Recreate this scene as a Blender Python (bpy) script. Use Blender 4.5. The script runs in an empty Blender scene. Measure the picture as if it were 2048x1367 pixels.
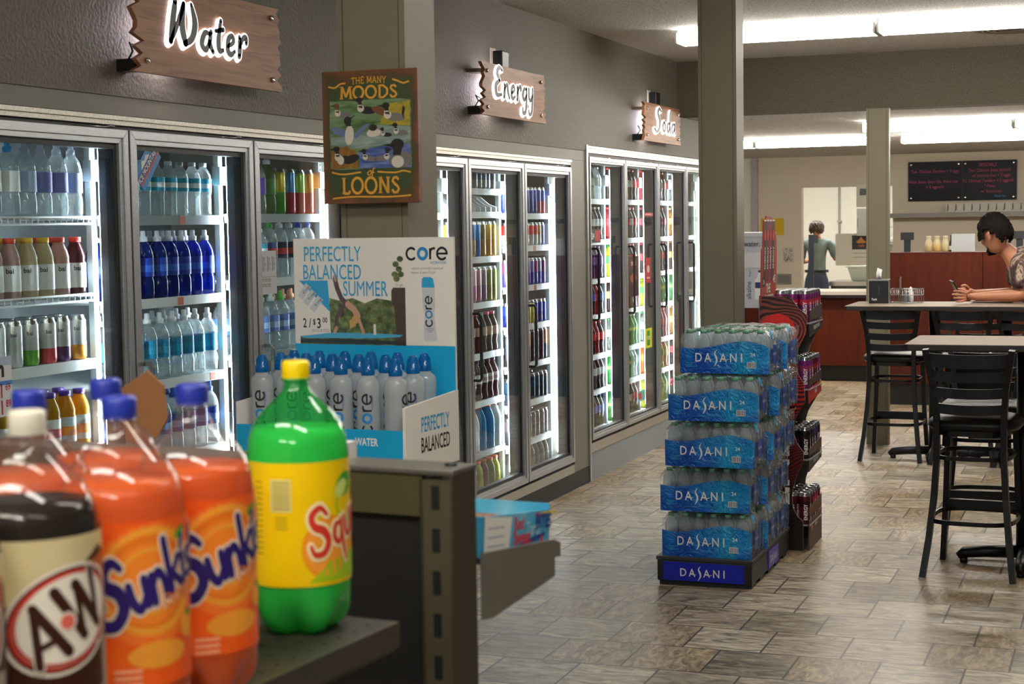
import bpy, bmesh, math, random
from mathutils import Vector, Matrix
random.seed(7)
C = bpy.context.scene
COL = C.collection
PI = math.pi
R = math.radians

# ------------------------------------------------------------------ camera, world, exposure
CAM_Z = 1.6
YAW, PITCH, ROLL, FPX = 0.360363, 0.0716435, -0.015720, 3284.64
cd = bpy.data.cameras.new('camera')
cam = bpy.data.objects.new('camera', cd); COL.objects.link(cam)
fw = Vector((-math.sin(YAW)*math.cos(PITCH), math.cos(YAW)*math.cos(PITCH), -math.sin(PITCH)))
rt = Vector((math.cos(YAW), math.sin(YAW), 0)); up = rt.cross(fw)
rt2 = rt*math.cos(ROLL)+up*math.sin(ROLL); up2 = rt2.cross(fw)
cam.matrix_world = Matrix(((rt2.x, up2.x, -fw.x, 0), (rt2.y, up2.y, -fw.y, 0), (rt2.z, up2.z, -fw.z, CAM_Z), (0, 0, 0, 1)))
cd.sensor_fit = 'HORIZONTAL'; cd.sensor_width = 36.0
cd.lens = FPX/2048*36.0
cd.clip_start = 0.05; cd.clip_end = 100
cd.dof.use_dof = True; cd.dof.focus_distance = 7.2; cd.dof.aperture_fstop = 9.5
C.camera = cam
C.view_settings.view_transform = 'Standard'; C.view_settings.look = 'None'
C.view_settings.gamma = 1.0; C.view_settings.use_curve_mapping = False
C.view_settings.exposure = 0.0
C.cycles.max_bounces = 8; C.cycles.diffuse_bounces = 4; C.cycles.glossy_bounces = 4
C.cycles.transmission_bounces = 6; C.cycles.transparent_max_bounces = 20
C.cycles.sample_clamp_indirect = 6.0
C.cycles.caustics_reflective = False; C.cycles.caustics_refractive = False
C.cycles.use_denoising = True
W = bpy.data.worlds.new('world'); C.world = W; W.use_nodes = True
wn = W.node_tree.nodes; wl = W.node_tree.links
sky = wn.new('ShaderNodeTexSky'); sky.sky_type = 'HOSEK_WILKIE'; sky.turbidity = 4.0
sky.sun_direction = Vector((0.3, -0.6, 0.74)).normalized()
wl.new(sky.outputs[0], wn['Background'].inputs[0]); wn['Background'].inputs[1].default_value = .7
LAMP = 27
KITCHEN_LAMP = 62
LED = 75      # cooler light strips

# ------------------------------------------------------------------ colours and materials
def srgb(h):
    if isinstance(h, str):
        h = h.lstrip('#'); c = [int(h[i:i+2], 16)/255 for i in (0, 2, 4)]
    else: c = list(h)
    return tuple((x/12.92 if x <= .04045 else ((x+.055)/1.055)**2.4) for x in c) + (1.0,)
MATS = {}
def mat(name, col='#808080', rough=.5, metal=0.0, spec=.5, emit=0.0, ecol=None, coat=0.0, sss=0.0, bump=0.0, bscale=60.0, trans=0.0):
    if name in MATS: return MATS[name]
    m = bpy.data.materials.new(name); m.use_nodes = True; MATS[name] = m
    b = m.node_tree.nodes['Principled BSDF']
    b.inputs['Base Color'].default_value = srgb(col); b.inputs['Roughness'].default_value = rough
    b.inputs['Metallic'].default_value = metal; b.inputs['Specular IOR Level'].default_value = spec
    if emit: b.inputs['Emission Color'].default_value = srgb(ecol or col); b.inputs['Emission Strength'].default_value = emit
    if coat: b.inputs['Coat Weight'].default_value = coat; b.inputs['Coat Roughness'].default_value = .08
    if trans: b.inputs['Transmission Weight'].default_value = trans
    if bump:
        n = m.node_tree.nodes; l = m.node_tree.links
        tc = n.new('ShaderNodeTexCoord'); nz = n.new('ShaderNodeTexNoise'); nz.inputs['Scale'].default_value = bscale; nz.inputs['Detail'].default_value = 4
        bp = n.new('ShaderNodeBump'); bp.inputs['Strength'].default_value = bump; bp.inputs['Distance'].default_value = .01
        l.new(tc.outputs['Object'], nz.inputs['Vector']); l.new(nz.outputs['Fac'], bp.inputs['Height']); l.new(bp.outputs['Normal'], b.inputs['Normal'])
    return m
def clear(name, tint='#ffffff', body=0.0, bodycol='#ffffff', rough=.04, ior=1.45):
    """thin clear plastic or glass: lets light straight through, mirrors at grazing angles, with a little milky body"""
    if name in MATS: return MATS[name]
    m = bpy.data.materials.new(name); m.use_nodes = True; MATS[name] = m
    n = m.node_tree.nodes; l = m.node_tree.links; n.clear()
    o = n.new('ShaderNodeOutputMaterial'); t = n.new('ShaderNodeBsdfTransparent'); t.inputs[0].default_value = srgb(tint)
    g = n.new('ShaderNodeBsdfGlossy'); g.inputs['Roughness'].default_value = rough
    lw = n.new('ShaderNodeLayerWeight'); pw = n.new('ShaderNodeMath'); pw.operation = 'POWER'; pw.inputs[1].default_value = 5
    f0 = ((ior-1)/(ior+1))**2
    f = n.new('ShaderNodeMath'); f.operation = 'MULTIPLY_ADD'; f.inputs[1].default_value = 1-f0; f.inputs[2].default_value = f0
    l.new(lw.outputs['Facing'], pw.inputs[0]); l.new(pw.outputs[0], f.inputs[0])
    mx = n.new('ShaderNodeMixShader'); l.new(f.outputs[0], mx.inputs[0])
    src = t.outputs[0]
    if body:
        d = n.new('ShaderNodeBsdfDiffuse'); d.inputs[0].default_value = srgb(bodycol)
        tl = n.new('ShaderNodeBsdfTranslucent'); tl.inputs[0].default_value = srgb(bodycol)
        m1 = n.new('ShaderNodeMixShader'); m1.inputs[0].default_value = .5; l.new(d.outputs[0], m1.inputs[1]); l.new(tl.outputs[0], m1.inputs[2])
        m2 = n.new('ShaderNodeMixShader'); m2.inputs[0].default_value = body; l.new(src, m2.inputs[1]); l.new(m1.outputs[0], m2.inputs[2]); src = m2.outputs[0]
    l.new(src, mx.inputs[1]); l.new(g.outputs[0], mx.inputs[2]); l.new(mx.outputs[0], o.inputs[0])
    return m
def liquid(name, col, rough=.25):
    """coloured drink: half scattered back, half passing through"""
    if name in MATS: return MATS[name]
    m = bpy.data.materials.new(name); m.use_nodes = True; MATS[name] = m
    n = m.node_tree.nodes; l = m.node_tree.links
    b = n['Principled BSDF']; b.inputs['Base Color'].default_value = srgb(col); b.inputs['Roughness'].default_value = rough; b.inputs['Specular IOR Level'].default_value = .3
    tl = n.new('ShaderNodeBsdfTranslucent'); tl.inputs[0].default_value = srgb(col)
    mx = n.new('ShaderNodeMixShader'); mx.inputs[0].default_value = .4
    l.new(b.outputs[0], mx.inputs[1]); l.new(tl.outputs[0], mx.inputs[2]); l.new(mx.outputs[0], n['Material Output'].inputs[0])
    return m
def ramp_mat(name, cols, scale=(1, 1, 1), noise=4.0, detail=6, rough=.5, dist=0.0, bump=0.0, spec=.5, kind='noise', metal=0.0, coat=0.0):
    """noise driven colours in object space"""
    if name in MATS: return MATS[name]
    m = bpy.data.materials.new(name); m.use_nodes = True; MATS[name] = m
    n = m.node_tree.nodes; l = m.node_tree.links; b = n['Principled BSDF']
    tc = n.new('ShaderNodeTexCoord'); mp = n.new('ShaderNodeMapping'); mp.inputs['Scale'].default_value = scale
    nz = n.new('ShaderNodeTexNoise'); nz.inputs['Scale'].default_value = noise; nz.inputs['Detail'].default_value = detail; nz.inputs['Distortion'].default_value = dist
    cr = n.new('ShaderNodeValToRGB'); e = cr.color_ramp.elements
    while len(e) < len(cols): e.new(.5)
    for k, (p, c) in enumerate(cols): e[k].position = p; e[k].color = srgb(c)
    l.new(tc.outputs['Object'], mp.inputs[0]); l.new(mp.outputs[0], nz.inputs['Vector']); l.new(nz.outputs['Fac'], cr.inputs[0]); l.new(cr.outputs[0], b.inputs['Base Color'])
    b.inputs['Roughness'].default_value = rough; b.inputs['Specular IOR Level'].default_value = spec; b.inputs['Metallic'].default_value = metal
    if coat: b.inputs['Coat Weight'].default_value = coat
    if bump:
        bp = n.new('ShaderNodeBump'); bp.inputs['Strength'].default_value = bump; bp.inputs['Distance'].default_value = .01
        l.new(nz.outputs['Fac'], bp.inputs['Height']); l.new(bp.outputs['Normal'], b.inputs['Normal'])
    return m

# ------------------------------------------------------------------ mesh builder
class MB:
    def __init__(s): s.v = []; s.f = []; s.m = []; s.sm = []
    def add(s, vs, fs, mi=0, smooth=False, M=None):
        o = len(s.v)
        s.v += [tuple(M @ Vector(p)) for p in vs] if M is not None else [tuple(p) for p in vs]
        for k, f in enumerate(fs):
            s.f.append([i+o for i in f]); s.m.append(mi[k] if isinstance(mi, list) else mi); s.sm.append(smooth)
        return s
    def box(s, x0, x1, y0, y1, z0, z1, mi=0, M=None):
        vs = [(x, y, z) for z in (z0, z1) for y in (y0, y1) for x in (x0, x1)]
        return s.add(vs, [(0, 2, 3, 1), (4, 5, 7, 6), (0, 1, 5, 4), (2, 6, 7, 3), (0, 4, 6, 2), (1, 3, 7, 5)], mi, False, M)
    def lathe(s, prof, seg=24, mi=0, c=(0, 0, 0), smooth=True, M=None, fl=None, cap=True):
        """prof: (r, z[, mat]) bottom to top; fl(r, z, a) may reshape the radius"""
        vs = []; fs = []; ms = []
        for p in prof:
            for k in range(seg):
                a = 2*PI*k/seg; r = p[0] if fl is None else fl(p[0], p[1], a)
                vs.append((c[0]+r*math.cos(a), c[1]+r*math.sin(a), c[2]+p[1]))
        for i in range(len(prof)-1):
            mm = prof[i+1][2] if len(prof[i+1]) > 2 else mi
            for k in range(seg):
                k2 = (k+1) % seg
                fs.append((i*seg+k, i*seg+k2, (i+1)*seg+k2, (i+1)*seg+k)); ms.append(mm)
        n = (len(prof)-1)*seg
        if cap:
            fs.append(tuple(range(seg-1, -1, -1))); ms.append(prof[1][2] if len(prof[1]) > 2 else mi)
            fs.append(tuple(range(n, n+seg))); ms.append(prof[-1][2] if len(prof[-1]) > 2 else mi)
        return s.add(vs, fs, ms, smooth, M)
    def tube(s, pts, r=.01, seg=8, mi=0, sec=None, closed=False, M=None, smooth=True, upv=(0, 0, 1)):
        """sweep a round (or given 2D) section along points; r may be a list"""
        P = [Vector(p) for p in pts]; n = len(P); vs = []; fs = []
        S = sec or [(math.cos(2*PI*k/seg), math.sin(2*PI*k/seg)) for k in range(seg)]
        g = len(S); U = Vector(upv)
        for i, p in enumerate(P):
            a = P[(i-1) % n] if closed else P[max(i-1, 0)]
            b = P[(i+1) % n] if closed else P[min(i+1, n-1)]
            t = (b-a).normalized()
            u = U if abs(t.dot(U)) < .97 else Vector((0, 1, 0)) if abs(t.y) < .9 else Vector((1, 0, 0))
            x = t.cross(u).normalized(); y = x.cross(t)
            rr = r[i] if isinstance(r, (list, tuple)) else (1.0 if sec else r)
            for q in S: vs.append(p + x*(q[0]*rr) + y*(q[1]*rr))
        for i in range(n if closed else n-1):
            j = (i+1) % n
            for k in range(g):
                k2 = (k+1) % g; fs.append((i*g+k, i*g+k2, j*g+k2, j*g+k))
        if not closed: fs.append(tuple(range(g-1, -1, -1))); fs.append(tuple(range((n-1)*g, n*g)))
        return s.add(vs, fs, mi, smooth and sec is None, M)
    def prism(s, poly, d, O, X, Y, mi=0, side=None):
        """outline (2D) in the frame O, X, Y, given thickness d along X x Y"""
        O = Vector(O); X = Vector(X); Y = Vector(Y); N = X.cross(Y).normalized()*d
        n = len(poly); vs = [O+X*p[0]+Y*p[1] for p in poly]; vs += [v+N for v in vs]
        fs = [tuple(range(n-1, -1, -1)), tuple(range(n, 2*n))] + [(i, (i+1) % n, n+(i+1) % n, n+i) for i in range(n)]
        return s.add(vs, fs, [mi, mi]+[mi if side is None else side]*n)
    def flat(s, shape, O, X, Y, mi=0, sx=1.0, sy=None, dx=0, dy=0, lift=0.0):
        """a 2D shape (verts, faces) laid on a plane"""
        O = Vector(O); X = Vector(X); Y = Vector(Y); N = X.cross(Y).normalized()*lift; sy = sx if sy is None else sy
        return s.add([O+X*(p[0]*sx+dx)+Y*(p[1]*sy+dy)+N for p in shape[0]], shape[1], mi)
    def wrap(s, shape, rad, a0, z0, mi=0, sx=1.0, sy=None, rot=0.0, shear=0.0, c=(0, 0)):
        """a 2D shape wrapped round a vertical cylinder, centred on angle a0 and height z0; long faces are cut first"""
        sy = sx if sy is None else sy; cr, sr = math.cos(rot), math.sin(rot)
        bm = bmesh.new(); vv = []
        for p in shape[0]:
            x, y = p[0]*sx, p[1]*sy; x += shear*y
            vv.append(bm.verts.new((x*cr-y*sr, x*sr+y*cr, 0)))
        for f in shape[1]:
            try: bm.faces.new([vv[i] for i in f])
            except ValueError: pass
        xs = [v.co.x for v in bm.verts]
        if xs:
            st = rad*.16; k = math.floor(min(xs)/st)+1
            while k*st < max(xs):
                bmesh.ops.bisect_plane(bm, geom=bm.verts[:]+bm.edges[:]+bm.faces[:], plane_co=(k*st, 0, 0), plane_no=(1, 0, 0), dist=1e-6); k += 1
        bm.verts.index_update(); bm.verts.ensure_lookup_table()
        vs = [(c[0]+rad*math.cos(a0+v.co.x/rad), c[1]+rad*math.sin(a0+v.co.x/rad), z0+v.co.y) for v in bm.verts]
        fs = [[v.index for v in f.verts] for f in bm.faces]; bm.free()
        return s.add(vs, fs, mi)
    def build(s, name, mats, parent=None, loc=None, rz=None, bevel=0.0, bseg=2, sub=0):
        me = bpy.data.meshes.new(name); me.from_pydata(s.v, [], s.f)
        for m in (mats if isinstance(mats, (list, tuple)) else [mats]): me.materials.append(m)
        me.polygons.foreach_set('material_index', s.m); me.polygons.foreach_set('use_smooth', s.sm); me.update()
        o = bpy.data.objects.new(name, me); COL.objects.link(o)
        if parent is not None: o.parent = parent; KIDS.setdefault(parent.name, []).append(o)
        if loc is not None: o.location = loc
        if rz is not None: o.rotation_euler = (0, 0, rz)
        if bevel:
            b = o.modifiers.new('bevel', 'BEVEL'); b.width = bevel; b.segments = bseg; b.limit_method = 'ANGLE'; b.angle_limit = R(40)
        if sub: q = o.modifiers.new('sub', 'SUBSURF'); q.levels = sub; q.render_levels = sub
        return o
def tag(o, label, cat, group=None, kind=None):
    o['label'] = label; o['category'] = cat
    if group: o['group'] = group
    if kind: o['kind'] = kind
    return o
def thing(name, label, cat, loc=(0, 0, 0), rz=0.0, group=None):
    o = bpy.data.objects.new(name, None); COL.objects.link(o); o.location = loc; o.rotation_euler = (0, 0, rz); o.empty_display_size = .05
    return tag(o, label, cat, group)
def struct(o, label=None):
    o['kind'] = 'structure'
    if label: o['label'] = label
    return o
KIDS = {}
def kids(o): return KIDS.get(o.name, [])
def copy_tree(o, parent=None):
    c = o.copy(); COL.objects.link(c)
    if parent is not None: c.parent = parent
    for ch in kids(o): copy_tree(ch, c)
    return c

# ------------------------------------------------------------------ lettering
_TC = {}
def text(s, bold=0.0, sx=1.0, spacing=1.0, align='CENTER', shear=0.0):
    """outline of a line of writing in the built-in font, cap height 1, as (verts, faces)"""
    key = (s, bold, sx, spacing, align, shear)
    if key in _TC: return _TC[key]
    cu = bpy.data.curves.new('writing', 'FONT'); cu.body = s; cu.size = 1.37; cu.offset = bold; cu.space_character = spacing
    cu.align_x = align; cu.fill_mode = 'FRONT'; cu.resolution_u = 3; cu.shear = shear
    o = bpy.data.objects.new('writing', cu); COL.objects.link(o)
    dg = bpy.context.evaluated_depsgraph_get(); me = o.evaluated_get(dg).to_mesh()
    sh = ([(v.co.x*sx, v.co.y) for v in me.vertices], [tuple(p.vertices) for p in me.polygons])
    o.evaluated_get(dg).to_mesh_clear(); bpy.data.objects.remove(o); bpy.data.curves.remove(cu)
    _TC[key] = sh; return sh
def spline(pts, n=8, closed=False):
    """points through a Catmull-Rom curve; each point may carry a width as third value"""
    m = len(pts); out = []
    rng = range(m) if closed else range(m-1)
    g = lambda i: pts[i % m] if closed else pts[min(max(i, 0), m-1)]
    for i in rng:
        p0, p1, p2, p3 = g(i-1), g(i), g(i+1), g(i+2)
        for k in range(n):
            t = k/n
            out.append(tuple(.5*((2*b)+(-a+c)*t+(2*a-5*b+4*c-d)*t*t+(-a+3*b-3*c+d)*t**3) for a, b, c, d in zip(p0, p1, p2, p3)))
    if not closed: out.append(tuple(pts[-1]))
    return out
def ribbon(pts, w=.1, extra=0.0, closed=False, caps=True):
    """a brush stroke of the given widths along points, as (verts, faces)"""
    n = len(pts); vs = []; fs = []
    for i, p in enumerate(pts):
        a = pts[(i-1) % n] if closed else pts[max(i-1, 0)]; b = pts[(i+1) % n] if closed else pts[min(i+1, n-1)]
        dx, dy = b[0]-a[0], b[1]-a[1]; L = math.hypot(dx, dy) or 1e-9
        h = ((p[2] if len(p) > 2 else w)*.5)+extra
        vs += [(p[0]-dy/L*h, p[1]+dx/L*h), (p[0]+dy/L*h, p[1]-dx/L*h)]
    for i in range(n if closed else n-1):
        j = (i+1) % n; fs.append((2*i, 2*i+1, 2*j+1, 2*j))
    sh = [vs, fs]
    if caps and not closed:
        for p in (pts[0], pts[-1]):
            h = ((p[2] if len(p) > 2 else w)*.5)+extra; o = len(vs)
            vs += [(p[0]+h*math.cos(2*PI*k/10), p[1]+h*math.sin(2*PI*k/10)) for k in range(10)]; fs.append(tuple(range(o, o+10)))
    return sh
def join(*shapes):
    v = []; f = []
    for s in shapes:
        o = len(v); v += list(s[0]); f += [tuple(i+o for i in q) for q in s[1]]
    return (v, f)
def move(sh, dx=0, dy=0, s=1.0, sy=None): return ([(p[0]*s+dx, p[1]*(s if sy is None else sy)+dy) for p in sh[0]], sh[1])
def strokes(defs, extra=0.0, n=7):
    return join(*[ribbon(spline(d, n), .1, extra) for d in defs])
def disc(r, n=32, ry=None, c=(0, 0)): return ([(c[0]+r*math.cos(2*PI*k/n), c[1]+(ry or r)*math.sin(2*PI*k/n)) for k in range(n)], [tuple(range(n))])
def ring(r0, r1, n=32, ry0=None, ry1=None, c=(0, 0)):
    vs = []; fs = []
    for k in range(n):
        a = 2*PI*k/n; vs += [(c[0]+r0*math.cos(a), c[1]+(ry0 or r0)*math.sin(a)), (c[0]+r1*math.cos(a), c[1]+(ry1 or r1)*math.sin(a))]
    for k in range(n): j = (k+1) % n; fs.append((2*k, 2*k+1, 2*j+1, 2*j))
    return (vs, fs)
def rect(w, h, c=(0, 0)): return ([(c[0]-w/2, c[1]-h/2), (c[0]+w/2, c[1]-h/2), (c[0]+w/2, c[1]+h/2), (c[0]-w/2, c[1]+h/2)], [(0, 1, 2, 3)])
def poly(pts): return (list(pts), [tuple(range(len(pts)))])
def barcode(w, h, n=11):
    r = random.Random(3); return join(*[rect(w/n*r.uniform(.3, .75), h, (-w/2+w*(k+.5)/n, 0)) for k in range(n)])
def core_word(sep=False):
    """lower-case word of round letters; the o comes separately as a ring"""
    c = ribbon([(.42+.40*math.cos(a), .42+.40*math.sin(a)) for a in [R(50+260*k/16) for k in range(17)]], .17)
    r = join(ribbon([(2.0, .02), (2.0, .80)], .17, caps=False), ribbon([(2.0, .35), (2.03, .62), (2.2, .78), (2.42, .78)], .17, caps=False))
    e = join(ribbon([(2.98+.40*math.cos(a), .42+.40*math.sin(a)) for a in [R(0+310*k/18) for k in range(19)]], .17), ribbon([(2.62, .42), (3.36, .42)], .14, caps=False))
    k = join(c, r, e); o = ring(.30, .47, 28, c=(1.36, .42)); o2 = ring(.22, .30, 28, c=(1.36, .42))
    return [move(s, -1.7, -.42) for s in (k, o, o2)]
WHITE = mat('white print', '#f2f2ee', .5); BLACK = mat('black print', '#16161a', .5)
# ------------------------------------------------------------------ setting
WX = -3.129                     # face of the cooler wall
CEIL, CEIL2, BEAM_Y = 2.763, 2.367, 11.80
STUCCO = mat('stucco paint', '#736e64', .62, bump=.55, bscale=75)
PAINT = mat('smooth taupe paint', '#79756a', .5)
BEAMP = ramp_mat('speckled header paint', [(.3, '#4d4739'), (.7, '#635c4c')], (1, 1, 1), 90, 3, .8, bump=.5)
OLIVE = mat('olive column paint', '#746c57', .55, bump=.04, bscale=120)
CEILM = ramp_mat('textured ceiling', [(.35, '#b5b1ac'), (.6, '#e6e4e0')], (1, 1, 1), 85, 3, .9, bump=.9)
BEIGE = mat('beige wall paint', '#ddd1be', .8)
WHITEW = mat('white kitchen wall', '#e9e6da', .7)
RUBBER = mat('black rubber', '#17171a', .5)
ALU = ramp_mat('brushed aluminium', [(0, '#a4a7ab'), (1, '#cdd0d3')], (3, 3, 60), 8, 4, .36, metal=.75)
ALUW = ramp_mat('worn aluminium', [(.3, '#a8a39a'), (.7, '#cdc7bc')], (4, 20, 20), 6, 5, .38, metal=.7)
STEEL = mat('stainless steel', '#b9b9b6', .28, metal=1.0)
BASEGREY = mat('grey sill panel', '#8b9296', .5)
CHERRY = ramp_mat('cherry laminate', [(.2, '#3a1207'), (.55, '#491909'), (.9, '#561f0c')], (6, 6, .7), 5, 5, .45, dist=.6, spec=.2)
TOEKICK = mat('black toe kick', '#141414', .5)
DARK = mat('cooler dark grey', '#3b3c3f', .6); COOLW = mat('cooler inside wall', '#9aa0a2', .6)

def floor_mat():
    m = bpy.data.materials.new('stone tile floor'); m.use_nodes = True
    n = m.node_tree.nodes; l = m.node_tree.links; b = n['Principled BSDF']
    tc = n.new('ShaderNodeTexCoord'); mp = n.new('ShaderNodeMapping'); mp.inputs['Location'].default_value = (2.304, -5.925+.327*20, 0)
    l.new(tc.outputs['Object'], mp.inputs[0])
    bt = n.new('ShaderNodeTexBrick'); bt.offset = .5; bt.offset_frequency = 2; bt.squash = 1
    for k, v in (('Scale', 1.0), ('Mortar Size', .0042), ('Mortar Smooth', .1), ('Bias', 0.0), ('Brick Width', .2955), ('Row Height', .327)): bt.inputs[k].default_value = v
    bt.inputs['Color1'].default_value = (0, 0, 0, 1); bt.inputs['Color2'].default_value = (1, 1, 1, 1); bt.inputs['Mortar'].default_value = (.5, .5, .5, 1)
    l.new(mp.outputs[0], bt.inputs['Vector'])
    # per tile random value pushes the vein pattern elsewhere, so every tile is its own piece of stone
    ml = n.new('ShaderNodeVectorMath'); ml.operation = 'SCALE'; ml.inputs['Scale'].default_value = 37.0
    ad = n.new('ShaderNodeVectorMath'); ad.operation = 'ADD'
    l.new(bt.outputs['Color'], ml.inputs[0]); l.new(mp.outputs[0], ad.inputs[0]); l.new(ml.outputs[0], ad.inputs[1])
    ms = n.new('ShaderNodeMapping'); ms.inputs['Scale'].default_value = (1.0, 3.0, 1.0); l.new(ad.outputs[0], ms.inputs[0])
    n1 = n.new('ShaderNodeTexNoise'); n1.inputs['Scale'].default_value = 6.0; n1.inputs['Detail'].default_value = 12; n1.inputs['Roughness'].default_value = .68; n1.inputs['Distortion'].default_value = 1.6
    ms2 = n.new('ShaderNodeMapping'); ms2.inputs['Scale'].default_value = (3.6, 1.3, 1.0); ms2.inputs['Rotation'].default_value = (0, 0, .35); l.new(ad.outputs[0], ms2.inputs[0])
    gt = n.new('ShaderNodeMath'); gt.operation = 'GREATER_THAN'; gt.inputs[1].default_value = .66; l.new(bt.outputs['Color'], gt.inputs[0])
    pick = n.new('ShaderNodeMix'); pick.data_type = 'VECTOR'; l.new(gt.outputs[0], pick.inputs[0]); l.new(ms.outputs[0], pick.inputs[4]); l.new(ms2.outputs[0], pick.inputs[5])
    l.new(pick.outputs[1], n1.inputs['Vector'])
    cr = n.new('ShaderNodeValToRGB'); e = cr.color_ramp.elements
    e[0].position = .39; e[0].color = srgb('#6b604f'); e[1].position = .63; e[1].color = srgb('#d2c4ae')
    q = e.new(.46); q.color = srgb('#968975'); q = e.new(.53); q.color = srgb('#ada08b')
    l.new(n1.outputs['Fac'], cr.inputs[0])
    tone = n.new('ShaderNodeValToRGB'); te = tone.color_ramp.elements
    te[0].color = srgb('#c2bdb4'); te[1].color = srgb('#e8dccb'); q = te.new(.45); q.color = srgb('#ffffff'); q = te.new(.75); q.color = srgb('#cfc0ae')
    l.new(bt.outputs['Color'], tone.inputs[0])
    mx = n.new('ShaderNodeMix'); mx.data_type = 'RGBA'; mx.blend_type = 'MULTIPLY'; mx.inputs[0].default_value = 1.0
    l.new(cr.outputs[0], mx.inputs[6]); l.new(tone.outputs[0], mx.inputs[7])
    gm = n.new('ShaderNodeMix'); gm.data_type = 'RGBA'; l.new(bt.outputs['Fac'], gm.inputs[0]); l.new(mx.outputs[2], gm.inputs[6]); gm.inputs[7].default_value = srgb('#3c352e')
    l.new(gm.outputs[2], b.inputs['Base Color'])
    rr = n.new('ShaderNodeMapRange'); rr.inputs['To Min'].default_value = .28; rr.inputs['To Max'].default_value = .5; l.new(n1.outputs['Fac'], rr.inputs['Value']); l.new(rr.outputs[0], b.inputs['Roughness'])
    bp = n.new('ShaderNodeBump'); bp.inputs['Strength'].default_value = .5; bp.inputs['Distance'].default_value = .002; bp.invert = True
    l.new(bt.outputs['Fac'], bp.inputs['Height']); l.new(bp.outputs[0], b.inputs['Normal'])
    return m
YB, XR, YF, YK = -4.0, 4.0, 20.3, 24.5      # room limits: behind, right, kitchen wall, back of kitchen
struct(MB().box(-6.5, XR+.1, YB-.1, YK, -.1, 0).build('floor', floor_mat()))
struct(MB().box(-4.4, XR+.1, YB-.1, BEAM_Y+.02, CEIL, CEIL+.1).build('ceiling', CEILM))
struct(MB().box(-6.5, XR+.1, BEAM_Y+.02, YK, CEIL2+.002, CEIL2+.1).build('ceiling_far', CEILM))
struct(MB().box(WX-.3, XR, BEAM_Y, BEAM_Y+.2, CEIL2, CEIL).build('trim_1', BEAMP))        # dropped header across the room

# cooler wall: bulkhead, smooth strip, piers, sill
BAYS = [('water', [3.03, 3.86, 4.69, 5.52, 6.35], 1.945, 1.930, 1.975, .168), ('energy', [6.86, 7.68, 8.50, 9.32], 1.945, 1.930, 1.975, .168), ('soda', [9.66, 10.44, 11.24, 12.03, 12.83], 2.03, 2.006, 2.072, .250)]
w = MB()
w.box(WX-.25, WX+.006, YB, 9.635, 2.040, CEIL).box(WX-.25, WX+.006, 9.635, BEAM_Y, 2.076, CEIL)
w.box(WX-.25, WX+.006, BEAM_Y, 13.3, 2.076, CEIL2)
struct(w.build('wall_left', STUCCO))
w = MB()
w.box(WX-.2, WX, YB, 9.635, 1.978, 2.039).box(WX-.2, WX, YB, 3.0, .0, 1.977)
w.box(WX-.9, WX, 6.38, 6.83, .0, 1.977).box(WX-.9, WX, 9.345, 9.615, .0, 1.977).box(WX-.9, WX, 12.86, 13.19, 0, 2.075)
w.box(WX-.2, WX, 3.0, 6.38, 0, .105).box(WX-.2, WX, 6.83, 9.345, 0, .105)
struct(w.build('wall_cooler', PAINT))
struct(MB().box(WX-.01, WX+.006, 3.0, 9.612, 0.006, .098).box(WX-.01, WX+.012, 3.0, 9.612, 0, .006).build('baseboard_left', RUBBER))
struct(MB().box(WX-.2, WX-.002, 9.65, 12.86, 0, .172).build('trim_2', BASEGREY))
struct(MB().box(WX-.03, WX+.012, 9.618, 9.648, 0, 2.076).build('trim_3', ALU))
# inside of the walk-in cooler
struct(MB().box(-4.35, -4.25, 2.5, 13.2, 0, 2.4).box(-4.35, WX-.25, 2.4, 2.5, 0, 2.4).box(-6.5, WX, 13.2, 13.3, 0, 2.366).build('wall_cooler_back', COOLW))
struct(MB().box(-4.25, WX-.21, 2.5, 13.2, 2.12, 2.2).build('ceiling_cooler', COOLW))

# store shell behind and to the side of the camera, with daylight windows
win = [(4.6, 6.4), (7.4, 9.2), (10.2, 12.0), (13.2, 15.0)]
w = MB().box(XR, XR+.15, YB, YK, 0, .85).box(XR, XR+.15, YB, YK, 2.1, CEIL)
ys = [YB]+[v for p in win for v in p]+[YK]
for k in range(0, len(ys), 2): w.box(XR, XR+.15, ys[k], ys[k+1], .85, 2.1)
struct(w.build('wall_right', PAINT))
GLASSP = clear('window glass', '#f4f8f6')
for k, (a, b) in enumerate(win):
    fr = MB()
    for q in ((a, a+.05, .85, 2.1), (b-.05, b, .85, 2.1), (a, b, .85, .9), (a, b, 2.05, 2.1), ((a+b)/2-.02, (a+b)/2+.02, .9, 2.05)): fr.box(XR+.03, XR+.10, q[0], q[1], q[2], q[3])
    o = struct(fr.build('window_%d' % (k+1), ALU)); MB().box(XR+.06, XR+.066, a+.05, b-.05, .9, 2.05).build('pane', GLASSP, o)
struct(MB().box(-4.4, XR, YB-.15, YB, 0, CEIL).build('wall_back', PAINT))
struct(MB().box(WX-.25, WX-.15, YB, 3.0, 0, 2.1).build('wall_left_rear', PAINT))

# columns
def column(n, x0, x1, y0, y1, z1):
    c = MB().box(x0, x1, y0, y1, 0, z1)
    g = .016
    for xx in (x0+g, x1-g-.003): c.box(xx, xx+.0025, y0-.0012, y0+.002, .0, z1, 1)
    return struct(c.build('column_%d' % n, [OLIVE, mat('column groove', '#4c4638', .7)]))
column(1, -2.012, -1.812, 4.035, 4.235, CEIL)
column(2, -1.992, -1.802, 7.93, 8.09, CEIL)
column(3, -1.742, -1.585, 11.735, BEAM_Y, CEIL2)

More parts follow.
